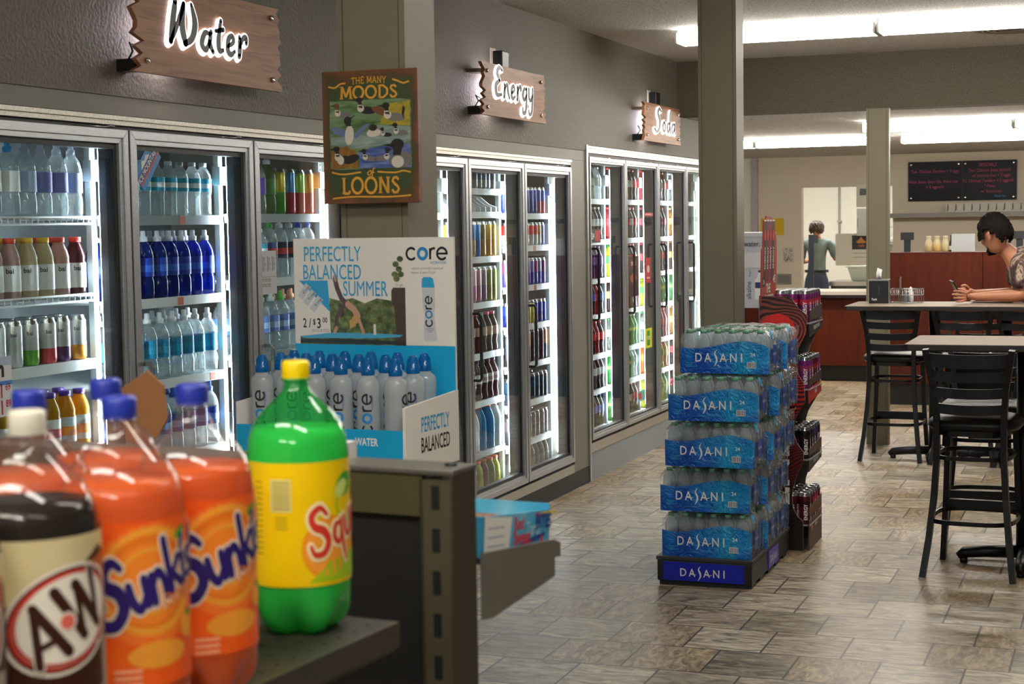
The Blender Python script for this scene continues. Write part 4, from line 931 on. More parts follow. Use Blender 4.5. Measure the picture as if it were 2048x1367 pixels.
# leaning header with printed cans
hd = [(-.005, 1.20), (.35, 1.20), (.352, 1.44)]+[(.34, 1.50), (.30, 1.555), (.285, 1.60), (.225, 1.60), (.215, 1.615), (.150, 1.615), (.142, 1.62), (.085, 1.62), (.075, 1.60), (.03, 1.60), (.018, 1.47), (-.005, 1.46)]
hx = Vector((0, 1, 0)); hy = Vector((.02, 0, 1)).normalized()
h = MB().prism([(y, z-1.2) for y, z in hd], .006, (.008, 0, 1.2), hx, hy).build('header', mat('header red card', '#a5301c', .45), t)
m = MB(); cc = ['#2a1a18', '#6a2226', '#7a2a4a', '#4a2226']; ms = [WHITE, mat('bright red print', '#d8201c', .4), BLACK]
for k in range(4):
    x0 = .032+.066*k; ms.append(mat('print '+cc[k], cc[k], .4))
    m.flat(rect(.056, .30, (x0+.028, .25)), (.0145, 0, 1.2), hx, hy, 3+k).flat(rect(.050, .008, (x0+.028, .398)), (.0148, 0, 1.2), hx, hy, 0)
    m.flat(disc(.020, 20, .026), (.0150, 0, 1.2), hx, hy, 1, 1, None, x0+.028, .325)
    e_ = text('ENERGY', .03, .8); e_ = ([(-p[1], p[0]) for p in e_[0]], e_[1])
    m.flat(e_, (.0152, 0, 1.2), hx, hy, 0, .026, .027, x0+.042, .215)
m.flat(rect(.06, .05, (.04, .10)), (.0146, 0, 1.2), hx, hy, 2).flat(text('2/4', .03, .7), (.0152, 0, 1.2), hx, hy, 0, .022, None, .04, .09)
m.flat(text('THE', .03, .8), (.0152, 0, 1.2), hx, hy, 0, .05, .046, .15, .045).flat(text('TASTIEST', .03, .7), (.0152, 0, 1.2), hx, hy, 0, .05, .03, .17, .005).flat(text('4/5', .02, .7), (.0152, 0, 1.2), hx, hy, 0, .05, .04, .29, .09)
m.build('header_print', ms, h)
def ecan(c1, c2):
    key = ('ecan', c1, c2)
    if key in PRO: return copy_tree(PRO[key])
    P = PROF['slim']; m, mats = can_mesh('slim', [c1, c1, c1, c2, c1], 18); mats.append(WHITE)
    e_ = text('ENERGY', .03, .8); e_ = ([(-p[1], p[0]) for p in e_[0]], e_[1])
    for a in (-60, 10, 80, 190): m.wrap(e_, .0289, R(a), .060, len(mats)-1, .019, .019)
    o = m.build('energy_drink_can', mats); PRO[key] = o; return o
SETS = [[('#7a2468', '#c42a4c')], [('#7a2a78', '#a83a6a'), ('#5a1420', '#a8202c')], [('#17131a', '#2c1a24'), ('#4a3a78', '#2a2030')], [('#5a1a24', '#3a1418'), ('#8a2050', '#c03050')]]
cn = ['purple and red', 'purple or dark red', 'black or violet', 'dark red or pink']
for k in range(4):
    zt = TR[k][0]; cols = 3 if k else 3
    for iy in range(5):
        for ix in range(cols):
            c1, c2 = SETS[k][(iy//2) % len(SETS[k])]
            o = ecan(c1, c2); o.location = (CX+.214-.060*ix-(0 if k else -.004), CY+.042+.064*iy, zt+.0003); o.rotation_euler = (0, 0, R(random.uniform(-25, 25)))
            tag(o, '%s energy can, %s tray of the red display, %s from the aisle, %s deep' % (('purple', 'dark red')[(iy//2) % 2] if k == 1 else ('black', 'violet')[(iy//2) % 2] if k == 2 else ('dark red', 'pink')[(iy//2) % 2] if k == 3 else 'purple', ('top', 'second', 'third', 'lowest')[k], ORD[iy+1], ORD[ix+1]), 'can', 'energy cans on the %s display tray' % ('top', 'second', 'third', 'lowest')[k])
# ------------------------------------------------------------------ painted loon plaque on the column
def plaque_mat():
    m = bpy.data.materials.new('plaque paint'); m.use_nodes = True; n = m.node_tree.nodes; l = m.node_tree.links; b = n['Principled BSDF']
    tc = n.new('ShaderNodeTexCoord'); ab = n.new('ShaderNodeVectorMath'); ab.operation = 'ABSOLUTE'; l.new(tc.outputs['Object'], ab.inputs[0])
    dv = n.new('ShaderNodeVectorMath'); dv.operation = 'MULTIPLY'; dv.inputs[1].default_value = (1/.1395, 0, 1/.1765); l.new(ab.outputs[0], dv.inputs[0])
    sp = n.new('ShaderNodeSeparateXYZ'); l.new(dv.outputs[0], sp.inputs[0]); mx = n.new('ShaderNodeMath'); mx.operation = 'MAXIMUM'; l.new(sp.outputs[0], mx.inputs[0]); l.new(sp.outputs[2], mx.inputs[1])
    nz = n.new('ShaderNodeTexNoise'); nz.inputs['Scale'].default_value = 22; nz.inputs['Detail'].default_value = 7; nz.inputs['Roughness'].default_value = .65; l.new(tc.outputs['Object'], nz.inputs['Vector'])
    ma = n.new('ShaderNodeMath'); ma.operation = 'MULTIPLY_ADD'; ma.inputs[1].default_value = .55; l.new(nz.outputs['Fac'], ma.inputs[0]); l.new(mx.outputs[0], ma.inputs[2])
    cr = n.new('ShaderNodeValToRGB'); e = cr.color_ramp.elements; e[0].position = .35; e[0].color = srgb('#36482a'); e[1].position = 1.0; e[1].color = srgb('#a08468')
    for p_, c_ in ((.74, '#3a4527'), (.80, '#4e3a20'), (.87, '#6e4227'), (.94, '#80503a')): q = e.new(p_); q.color = srgb(c_)
    md = n.new('ShaderNodeMath'); md.operation = 'MULTIPLY'; md.inputs[1].default_value = .68; l.new(ma.outputs[0], md.inputs[0]); l.new(md.outputs[0], cr.inputs[0]); l.new(cr.outputs[0], b.inputs['Base Color']); b.inputs['Roughness'].default_value = .5
    return m
RUST = plaque_mat()
t = thing('loon_plaque', 'green and rust wooden plaque about loons hung on the column', 'plaque', (-1.8985, 4.012, 1.8375), R(.5))
hw, hh = .1395, .1765
MB().box(-hw, hw, -.022, 0, -hh, hh, 0).build('board', [RUST], t, bevel=.0015)
O, X, Y = (0, -.0226, 0), (1, 0, 0), (0, 0, 1)
GOLD = mat('gold lettering', '#d59a35', .5)
LKA = ramp_mat('painted lake', [(.3, '#3a5230'), (.45, '#54703c'), (.6, '#6f8868'), (.8, '#a89a40')], (6, 6, 26), 1.4, 5, .5, dist=.8)
LKB = ramp_mat('painted blue water', [(.3, '#28407c'), (.5, '#52649c'), (.75, '#8a92b4')], (8, 8, 50), 1.5, 5, .5, dist=.8)
LKC = ramp_mat('painted reeds', [(.3, '#5e3a18'), (.5, '#855a24'), (.75, '#94782e')], (40, 40, 8), 1.5, 5, .5, dist=.8)
LKD = ramp_mat('painted grey water', [(.3, '#5f6e66'), (.5, '#7c8c86'), (.75, '#9ca6a8')], (6, 6, 40), 1.5, 5, .5, dist=.8)
LKE = ramp_mat('painted autumn water', [(.3, '#55702a'), (.5, '#9a8a28'), (.75, '#b89a30')], (8, 8, 30), 1.5, 5, .5, dist=.8)
LBR = mat('loon black', '#221f1f', .5); LWH = mat('loon white', '#c9c2b4', .5); LGY = mat('loon grey', '#6f6a66', .5); LBN = mat('loon brown', '#6d4526', .5); LBL = mat('loon wing blue', '#5f6f94', .5)
pic = MB(); r = random.Random(2)
ed = [(-.119+.004*r.random(), .098-.014*k) for k in range(14)]
out = [(-.119+.003*r.random(), .098-.0138*k) for k in range(14)]+[(-.119+.0183*k, -.086+.003*r.random()) for k in range(1, 14)]+[(.118+.003*r.random(), -.086+.0138*k) for k in range(1, 14)]+[(.118-.0183*k, .096+.003*r.random()) for k in range(1, 13)]
pic.flat(poly(out), O, X, Y, 0, lift=.0003)
def blob(cx, cy, w_, h_, mi, rot=0.0, lift=.0008, n=18): 
    v = [(cx+w_*math.cos(2*PI*k/n)*math.cos(rot)-h_*math.sin(2*PI*k/n)*math.sin(rot), cy+w_*math.cos(2*PI*k/n)*math.sin(rot)+h_*math.sin(2*PI*k/n)*math.cos(rot)) for k in range(n)]
    pic.flat((v, [tuple(range(n))]), O, X, Y, mi, lift=lift)
pic.flat(poly([(-.03, -.083), (-.035, -.04), (.0, -.03), (.05, -.024), (.117, -.02), (.117, -.083)]), O, X, Y, 2, lift=.0005)
pic.flat(poly([(-.115, -.083), (-.115, -.035), (-.07, -.022), (-.04, -.04), (-.035, -.083)]), O, X, Y, 3, lift=.0006)
pic.flat(poly([(-.115, -.02), (-.03, -.03), (.06, -.02), (.117, -.012), (.117, .024), (.03, .03), (-.04, .005), (-.115, .0)]), O, X, Y, 4, lift=.0004)
pic.flat(poly([(.03, .032), (.05, .085), (.117, .093), (.117, .026)]), O, X, Y, 5, lift=.0006)
def loon(cx, cy, s, d=1, body=7, head=6, breast=True):
    """a small painted bird: body on the water, neck, round head, pointed bill"""
    blob(cx, cy, .026*s, .010*s, body, .08*d, .0010)
    blob(cx+.020*s*d, cy+.006*s, .010*s, .010*s, 6 if breast is None else 8, 0, .0012)
    pic.flat(poly([(cx+.014*s*d, cy+.006*s), (cx+.026*s*d, cy+.008*s), (cx+.028*s*d, cy+.026*s), (cx+.018*s*d, cy+.026*s)][::d]), O, X, Y, head, lift=.0014)
    blob(cx+.024*s*d, cy+.028*s, .010*s, .0075*s, head, 0, .0016)
    pic.flat(poly([(cx+.031*s*d, cy+.030*s), (cx+.050*s*d, cy+.028*s), (cx+.031*s*d, cy+.025*s)][::-d]), O, X, Y, 6, lift=.0017)
    pic.flat(rect(.012*s, .003*s, (cx+.023*s*d, cy+.014*s)), O, X, Y, 8, lift=.0018)
loon(-.075, .060, .9, -1, 7, 9); loon(-.005, .070, 1.0, -1, 6); blob(.035, .066, .030, .010, 9, -.35, .0011); loon(.075, .050, 1.1, -1, 7); pic.flat(poly([(.098, .045), (.104, .072), (.098, .080), (.094, .06)]), O, X, Y, 6, lift=.0013)
pic.flat(poly([(-.068, .0), (-.105, .010), (-.116, .028), (-.085, .026), (-.066, .016)]), O, X, Y, 10, lift=.0012); pic.flat(poly([(-.05, .004), (-.02, .030), (.0, .036), (-.02, .012), (-.04, -.004)]), O, X, Y, 10, lift=.0012)
blob(-.060, .006, .013, .026, 8, -.1, .0014); blob(-.064, .044, .011, .012, 6, 0, .0016); pic.flat(poly([(-.054, .030), (-.069, .030), (-.067, .046), (-.056, .046)]), O, X, Y, 6, lift=.0017); pic.flat(poly([(-.058, .052), (-.040, .060), (-.056, .046)]), O, X, Y, 6, lift=.0017)
blob(.012, .010, .021, .011, 8, .1, .0013); blob(.010, .024, .012, .009, 6, 0, .0015); loon(.050, .004, .55, -1, 6); loon(.092, .008, .75, -1, 7)
loon(-.075, -.058, 1.0, -1, 6); blob(-.055, -.058, .024, .011, 6, .3, .0013); blob(-.087, -.060, .010, .012, 8, 0, .0015)
loon(.0, -.058, .75, -1, 7); loon(.032, -.058, .8, 1, 7)
blob(.088, -.062, .034, .022, 7, .1, .0013); blob(.080, -.068, .018, .016, 8, 0, .0015); pic.flat(poly([(.066, -.05), (.088, -.05), (.096, -.026), (.070, -.024)]), O, X, Y, 6, lift=.0016); blob(.080, -.022, .019, .015, 6, 0, .0018); pic.flat(poly([(.064, -.020), (.035, -.022), (.064, -.029)][::-1]), O, X, Y, 6, lift=.0018)
pic.build('painting', [LKA, LKA, LKB, LKC, LKD, LKE, LBR, LGY, LWH, LBN, LBL], t)
# serif letters: strokes with end bars
SF = {'M': (.95, [[(.1, 0), (.16, 1)], [(.16, 1), (.47, .15)], [(.47, .15), (.78, 1)], [(.78, 1), (.86, 0)]], [(.1, 0), (.86, 0), (.1, 1), (.84, 1)]),
      'O': (.95, [[(.46+.40*math.cos(a), .5+.48*math.sin(a)) for a in [2*PI*k/20 for k in range(21)]]], []),
      'D': (.85, [[(.15, 0), (.15, 1)], [(.15, 0.02), (.45, .03), (.75, .3), (.75, .7), (.45, .97), (.15, .98)]], [(.15, 0), (.15, 1)]),
      'S': (.68, [[(.56, .80), (.42, .97), (.2, .92), (.12, .74), (.3, .55), (.48, .42), (.58, .24), (.44, .04), (.22, .03), (.08, .22)]], []),
      'L': (.70, [[(.2, 0), (.2, 1)], [(.2, .02), (.6, .02)], [(.6, .02), (.62, .2)]], [(.2, 0), (.2, 1)]),
      'N': (.88, [[(.15, 0), (.15, 1)], [(.15, 1), (.72, 0)], [(.72, 0), (.72, 1)]], [(.15, 0), (.15, 1), (.72, 1)]),
      'T': (.78, [[(.38, 0), (.38, 1)], [(.06, .97), (.70, .97)], [(.06, .97), (.05, .80)], [(.70, .97), (.71, .80)]], [(.38, 0)]),
      'H': (.88, [[(.15, 0), (.15, 1)], [(.72, 0), (.72, 1)], [(.15, .5), (.72, .5)]], [(.15, 0), (.15, 1), (.72, 0), (.72, 1)]),
      'E': (.72, [[(.16, 0), (.16, 1)], [(.16, .98), (.56, .98)], [(.16, .5), (.5, .5)], [(.16, .02), (.6, .02)], [(.56, .98), (.58, .8)], [(.6, .02), (.62, .2)]], []),
      'A': (.85, [[(.08, 0), (.42, 1)], [(.42, 1), (.76, 0)], [(.2, .32), (.64, .32)]], [(.08, 0), (.76, 0)]),
      'Y': (.8, [[(.38, 0), (.38, .48)], [(.38, .48), (.06, 1)], [(.38, .48), (.70, 1)]], [(.38, 0), (.06, 1), (.70, 1)]), ' ': (.4, [], [])}
def serif(s, w_=.15):
    x = 0; o = []
    for ch in s:
        a, st, se = SF[ch]; n = len(st)
        for p in st: o.append(move(ribbon(p, w_*(1.0 if len(p) > 2 else 1.0), caps=False), x))
        for q in se: o.append(move(rect(.30, .07, (q[0], q[1]+(.03 if q[1] < .5 else -.03))), x))
        x += a*1.06
    sh = join(*o); return move(sh, -x/2, 0)
def arch(sh, k): return ([(p[0], p[1]+k*p[0]*p[0]) for p in sh[0]], sh[1])
m = MB()
m.flat(arch(serif('THE MANY', .14), -.012), O, X, Y, 0, .0155, .0175, 0, .142, .0006)
m.flat(serif('MOODS', .17), O, X, Y, 0, .0365, .033, 0, .102, .0006).flat(serif('LOONS', .17), O, X, Y, 0, .0395, .043, 0, -.150, .0006)
m.flat(strokes([[(-.2, .32, .1), (.0, .42, .1), (.05, .2, .1), (-.12, .02, .1), (-.3, .15, .1), (-.2, .32, .1)], [(.42, .6, .08), (.3, .62, .1), (.2, .3, .12), (.12, -.25, .1), (.02, -.3, .08)], [(.05, .22, .08), (.36, .26, .08)]]), O, X, Y, 0, .030, None, 0, -.102, .0006)
for pts in ([(-.118, .136), (-.10, .133), (-.085, .142), (-.070, .144)], [(.070, .149), (.085, .144), (.10, .138), (.115, .142)], [(-.113, -.092), (-.08, -.098), (-.03, -.093)], [(.022, -.093), (.07, -.096), (.095, -.092), (.115, -.096)], [(-.112, -.162), (-.05, -.158), (.05, -.160), (.115, -.157)]):
    m.flat(ribbon(spline(pts, 6), .0045), O, X, Y, 0, lift=.0006)
m.build('lettering', GOLD, t)

# ------------------------------------------------------------------ water promotion stand in front of the column
GA = R(-5.2)                                    # the free-standing fixtures stand a little askew
gx = Vector((math.cos(GA), math.sin(GA), 0)); gy = Vector((-math.sin(GA), math.cos(GA), 0))
hl = Vector((-2.153, 4.03, 0)); ZT = 1.569
SIGNW = mat('white card', '#e9e4dc', .6); SKYB = mat('sky blue card', '#11a3d6', .45); SKYT = mat('sky blue print', '#2f9fd0', .5); CARDD = mat('dark stand card', '#3a3a3c', .6)
stand = thing('promotion_stand', 'white and blue cardboard stand for water bottles in front of the column', 'display stand', tuple(hl+Vector((0, 0, 0))), GA)
SWd, SDp, SZ = .498, .285, 1.030
MB().box(.004, SWd-.004, -SDp+.004, -.012, 0, SZ-.01).build('base', CARDD, stand)
MB().box(0, SWd, -SDp, 0, SZ-.01, SZ-.002).build('tray_floor', SIGNW, stand)
hd = MB().box(0, SWd, -.008, 0, SZ-.002, ZT).build('header', SIGNW, stand)
WG = [(0, SZ-.05), (0, 1.166), (-SDp, 1.148), (-SDp, SZ-.05)]
MB().prism(WG, .008, (-.008, 0, 0), (0, 1, 0), (0, 0, 1)).build('side_wing', SIGNW, stand)
rw = MB().prism(WG, .008, (SWd-.006, 0, 0), (0, 1, 0), (0, 0, 1)).build('side_wing', SIGNW, stand)
MB().box(-.006, SWd-.006, -SDp-.002, -SDp+.004, SZ-.05, 1.090).build('front_lip', SKYB, stand)
lip = MB().flat(text('WATER', .03, .7), (SWd-.11, -SDp-.0026, 1.050), (1, 0, 0), (0, 0, 1), 0, .020).build('lip_print', WHITE, stand)
MB().flat(text('PERFECTLY', .015, .62), (SWd+.0026, -SDp+.155, 1.078), (0, 1, 0), (0, 0, 1), 0, .036, .040).flat(text('BALANCED', .015, .62), (SWd+.0026, -SDp+.155, 1.026), (0, 1, 0), (0, 0, 1), 1, .036, .040).build('wing_print', [SKYT, BLACK], rw)
O, X, Y = (0, -.0086, 0), (1, 0, 0), (0, 0, 1)
z0 = 1.2825
p = MB(); p.flat(rect(SWd, z0-SZ-.002, (SWd/2, (z0+SZ)/2)), O, X, Y, 0)
p.build('blue_band', SKYB, hd)
p = MB()
def px(x, y): return ((x-25)/1318*SWd*1.0, ZT-(y-62)/845*(ZT-z0))   # the print measured on its own grid
def pr(pts): return poly([px(*q) for q in pts])
PINK, TREE, ROOF, SKIN_, BOARD = mat('print trousers', '#5d4a52', .6), ramp_mat('printed trees', [(.3, '#39452c'), (.5, '#5c6b42'), (.75, '#8a9a64')], (30, 30, 30), 2, 5, .6), mat('print dark timber', '#4c4039', .6), mat('print skin', '#c79a80', .6), mat('print paddle board', '#4aa6cc', .6)
p.flat(pr([(325, 540), (400, 560), (520, 540), (620, 580), (720, 540), (850, 560), (950, 520), (958, 912), (70, 912), (70, 850), (325, 850)][::-1]), O, X, Y, 1, lift=.0002)
p.flat(pr([(840, 480), (855, 455), (955, 455), (958, 912), (880, 912), (860, 600), (840, 590)][::-1]), O, X, Y, 2, lift=.0004)
p.flat(pr([(70, 850), (340, 818), (700, 818), (930, 828), (900, 845), (700, 858), (340, 862), (100, 866)][::-1]), O, X, Y, 4, lift=.0005)
p.flat(pr([(70, 872), (500, 866), (958, 880), (958, 905), (70, 905)][::-1]), O, X, Y, 8, lift=.0004)
p.flat(ribbon([px(*q) for q in [(375, 385), (392, 460), (425, 540), (470, 590)]], .014), O, X, Y, 5, lift=.0006)
p.flat(ribbon([px(*q) for q in [(470, 580), (430, 620), (385, 690), (375, 790)]], .012), O, X, Y, 5, lift=.0007)
p.flat(ribbon([px(*q) for q in [(480, 590), (530, 630), (560, 680)]], .018), O, X, Y, 3, lift=.0008)
p.flat(ribbon([px(*q) for q in [(555, 670), (580, 740), (605, 815)]], .009), O, X, Y, 3, lift=.0009)
p.flat(ribbon([px(*q) for q in [(372, 365), (380, 400)]], .008), O, X, Y, 3, lift=.0009); p.flat(ribbon([px(*q) for q in [(380, 780), (365, 812)]], .010), O, X, Y, 3, lift=.0009)
p.flat(disc(.011, 16, .012, px(540, 710)), O, X, Y, 6, lift=.001); p.flat(pr([(490, 720), (530, 690), (545, 760), (495, 785)][::-1]), O, X, Y, 6, lift=.001)
for q in [(880, 270), (905, 310), (870, 350), (920, 350), (885, 385), (915, 230)]: p.flat(disc(.010, 9, .008, px(*q)), O, X, Y, 1, lift=.0003)
p.flat(pr([(690, 745), (708, 745), (710, 830), (688, 830)][::-1]), O, X, Y, 7, lift=.001)
# left price card
p.flat(pr([(68, 400), (312, 400), (330, 665), (68, 415)][::-1]), O, X, Y, 9, lift=.0003); p.flat(pr([(68, 400), (325, 650), (330, 845), (60, 845)][::-1]), O, X, Y, 7, lift=.0004)
for cx_, cy_ in ((125, 470), (170, 520), (225, 570)):
    c_ = px(cx_, cy_)
    def bt(w_, h_, dy=0, a=R(-38)): 
        v = [(c_[0]+u*math.cos(a)-w2*math.sin(a), c_[1]+u*math.sin(a)+w2*math.cos(a)) for u, w2 in ((-w_, dy), (w_, dy), (w_, dy+h_), (-w_, dy+h_))]; return poly(v)
    p.flat(bt(.010, .045, -.030), O, X, Y, 10, lift=.0006).flat(bt(.008, .014, .014), O, X, Y, 9, lift=.0007)
    k_, o1, o2 = core_word(); a = R(38)
    for sh, mi in ((k_, 11), (o1, 9)):
        p.flat(([(c_[0]+(q[0]*math.cos(a)-q[1]*math.sin(a))*.0075+.002, c_[1]+(q[0]*math.sin(a)+q[1]*math.cos(a))*.0075-.002) for q in sh[0]], sh[1]), O, X, Y, mi, lift=.0009)
c_ = px(205, 745); p.flat(text('2 /', .02, .7), O, X, Y, 11, .026, None, px(130, 0)[0], px(0, 778)[1], .0008).flat(text('$', .02, .7), O, X, Y, 11, .016, None, px(192, 0)[0], px(0, 755)[1], .0008).flat(text('3', .02, .8), O, X, Y, 11, .028, None, px(232, 0)[0], px(0, 783)[1], .0008).flat(text('00', .02, .8), O, X, Y, 11, .0145, None, px(283, 0)[0], px(0, 738)[1], .0008)
p.flat(text('23.0 OZ BOTTLES', .0, .7), O, X, Y, 12, .0075, None, px(245, 0)[0], px(0, 813)[1], .0008)
# right column with the round-letter word and a bottle
p.flat(rect(px(1350, 0)[0]-px(945, 0)[0]-.010, .283, ((px(1340, 0)[0]+px(945, 0)[0])/2, z0+.1415)), O, X, Y, 7, lift=.00045)
k_, o1, o2 = core_word(); cc_ = px(1130, 190)
p.flat(k_, O, X, Y, 11, .036, .038, cc_[0], cc_[1], .0008).flat(o1, O, X, Y, 13, .036, .038, cc_[0], cc_[1], .0008).flat(o2, O, X, Y, 9, .036, .038, cc_[0], cc_[1], .0008)
p.flat(text('HYDRATION', .01, .8), O, X, Y, 13, .0075, None, px(1222, 0)[0], px(0, 270)[1], .0008).flat(text("mirrors your body's natural pH", 0, .8), O, X, Y, 12, .0068, None, px(1135, 0)[0], px(0, 312)[1], .0008).flat(text('balance of about 7.4 pH.', 0, .8), O, X, Y, 12, .0068, None, px(1103, 0)[0], px(0, 345)[1], .0008)
p.flat(text('7.4 pH', 0, .8), O, X, Y, 12, .0075, None, px(905, 0)[0], px(0, 445)[1], .0008)
p.flat(pr([(1090, 460), (1190, 460), (1190, 600), (1182, 660), (1190, 740), (1202, 860), (1190, 872), (1105, 872), (1095, 860), (1100, 740), (1106, 660), (1092, 600)][::-1]), O, X, Y, 10, lift=.0006).flat(pr([(1086, 455), (1090, 385), (1105, 372), (1160, 372), (1178, 385), (1190, 455)][::-1]), O, X, Y, 9, lift=.0007)
cv = px(1140, 640)
def turn(sh, s): return ([(-q[1]*s, q[0]*s) for q in sh[0]], sh[1])
p.flat(turn(k_, .0235), O, X, Y, 11, 1, None, cv[0], cv[1], .0009).flat(turn(o1, .0235), O, X, Y, 13, 1, None, cv[0], cv[1], .0009)
for k, w_ in enumerate((.024, .02, .012)): p.flat(rect(w_, .0012, px(1148, 775+12*k)), O, X, Y, 12, 1, lift=.0009)
for s_, y_, x_ in (('PERFECTLY', 245, 355), ('BALANCED', 390, 350), ('SUMMER', 522, 625)):
    p.flat(text(s_, .0, .66, 1.02), O, X, Y, 9, .040, .0425, px(x_, 0)[0], px(0, y_)[1], .0011)
p.build('header_print', [SKYB, TREE, ROOF, SKIN_, BOARD, PINK, mat('print blond hair', '#c9a262', .6), SIGNW, mat('print dark water', '#2f3a3c', .5), SKYT, mat('print bottle grey', '#c9ccd0', .5), BLACK, mat('print grey text', '#77746f', .6), mat('print mid blue', '#2f7fc0', .5)], hd)
# the bottles in it
CORECAP = clear('blue sport cap', '#3fa6e6', body=.75, bodycol='#1687cf', rough=.12); COREB = clear('milky clear bottle', '#f2f6f7', body=.55, bodycol='#eef1f2', rough=.07)
def core_bottle():
    o = MB().lathe([(.024, 0), (.0295, .006), (.0305, .02), (.0305, .10), (.0290, .13), (.0305, .155), (.0300, .172), (.027, .183), (.0185, .190), (.0160, .192), (.0160, .197)], 24).build('core_water_bottle', COREB)
    o.name = 'capped_water_bottle'
    MB().lathe([(.0165, .195), (.0178, .198), (.0178, .212), (.0160, .2135), (.0150, .228), (.0105, .2365), (.0100, .2395), (.006, .241)], 18).build('cap', CORECAP, o)
    m = MB(); k_, o1, o2 = core_word()
    for sh, mi in ((k_, 0), (o1, 1), (o2, 2)):
        m.wrap(turn(sh, 1), .0309, R(-75), .098, mi, .030)
    m.wrap(turn(text('HYDRATION', .01, .8), 1), .0309, R(-45), .128, 3, .006)
    m.build('print', [BLACK, mat('print mid blue', '#2f7fc0', .5), SKYT, mat('print violet', '#5a5aa0', .5)], o); return o
cb = core_bottle(); first = True
for j in range(3):
    for i in range(6):
        o = cb if first else copy_tree(cb); first = False
        q = hl+gx*(.046+.0805*i+(.008 if j % 2 else 0))+gy*(-SDp+.045+.076*j); o.location = (q.x, q.y, SZ-.0018)
        o.rotation_euler = (0, 0, GA+R((5, 35, -28, 0, 8, 70)[i] if j == 0 else random.uniform(-60, 60)))
        tag(o, 'water bottle with blue sport cap, %s row in the stand, %s from white wing' % (('front', 'middle', 'back')[j], ORD[i+1]), 'bottle', 'bottles in the promotion stand')

# ------------------------------------------------------------------ gondola shelving with the big soda bottles
GM = ramp_mat('dark bronze metal', [(.3, '#3e3b34'), (.7, '#4b473e')], (8, 8, 8), 5, 4, .45, metal=.35)
GP = mat('bronze upright', '#57503f', .45, metal=.3); GD = mat('black shelf back', '#121110', .6)
# shelf deck: along gy, front lip on the gx side
so_ = Vector((-.7755, 1.668, 0))            # far front corner of the deck
g = thing('gondola_shelf', 'dark metal store shelf carrying the big soda bottles', 'shelf', (so_.x, so_.y, 1.1535), GA)
dk = MB().box(-.42, 0, -1.4, 0, -.004, 0)
dk.build('deck', GM, g)
MB().prism([(0, 0), (.006, 0), (.006, -.028), (-.003, -.036), (-.006, -.034), (.0015, -.026), (.0015, -.004), (0, -.004)], 1.4, (0, 0, 0), (1, 0, 0), (0, 0, 1), 0).build('front_lip', mat('shelf lip', '#4f4b43', .4, metal=.4), g)
dots = MB()
for i in range(5):
    for j in range(16): dots.flat(disc(.0035, 10), (-.018-.030*i, -.03-.030*j, .0004), (1, 0, 0), (0, 1, 0), 0)
dots.build('perforation', mat('hole dark', '#24221f', .7), g)
MB().box(-.44, -.42, -1.4, .0, -1.15, .0).build('back_panel', GD, g)
MB().box(-.42, .0, -1.4, .0, -1.15, -1.02).build('base_deck', GM, g)
# end unit across the end of the run
pc = Vector((-.785, 1.868, 0))               # near right corner of its upright
e = thing('gondola_end', 'dark end unit of the shelving with a slotted bronze upright', 'shelving unit', (pc.x, pc.y, 0), GA)
up_ = MB().box(-.048, -.003, .0, .004, .02, 1.282).box(-.048, -.044, .0, .058, .02, 1.282).build('upright', GP, e)
MB().box(-.004, 0, -.002, .060, .02, 1.288).build('end_trim', mat('end trim', '#4c463c', .4, metal=.4), e)
for k in range(22): MB().box(-.031, -.020, -.0008, .0012, 1.245-.054*k, 1.275-.054*k).build('slot', mat('slot black', '#050505', .8), e)
MB().box(-.95, -.048, .012, .026, .02, 1.235).build('back_panel', GD, e)
MB().box(-.95, -.046, .002, .014, 1.235, 1.288).build('top_rail', mat('olive rail', '#4f4a2e', .5, metal=.2), e)
cp_ = MB().box(-.95, .001, -.002, .064, 1.288, 1.296).build('top_cap', mat('top cap metal', '#6d6a64', .38, metal=.5), e, bevel=.002)
MB().lathe([(.008, 1.296), (.008, 1.299)], 12, 0, c=(-.022, .036, 0)).build('screw', RUBBER, e)
MB().box(-.95, 0, -.05, .35, 0, .1).build('base', GM, e)
for zz in (1.165,):
    for xx in (-.006, -.92):
        MB().prism([(.078, zz+.012), (.078, zz-.075), (.10, zz-.078), (.300, zz-.062), (.300, zz-.035), (.320, zz-.038), (.320, zz-.018), (.30, zz-.010)][::-1], .005, (xx+.002, 0, 0), (0, 1, 0), (0, 0, 1)).build('bracket', mat('bracket metal', '#77746c', .45, metal=.2), e)
    sh_ = MB().add([(-.92, .08, zz), (-.006, .08, zz), (-.006, .31, zz-.026), (-.92, .31, zz-.026), (-.92, .08, zz-.004), (-.006, .08, zz-.004), (-.006, .31, zz-.030), (-.92, .31, zz-.030)], [(0, 1, 2, 3), (7, 6, 5, 4), (0, 4, 5, 1), (1, 5, 6, 2), (2, 6, 7, 3), (3, 7, 4, 0)])
    sh_.build('shelf', GM, e)
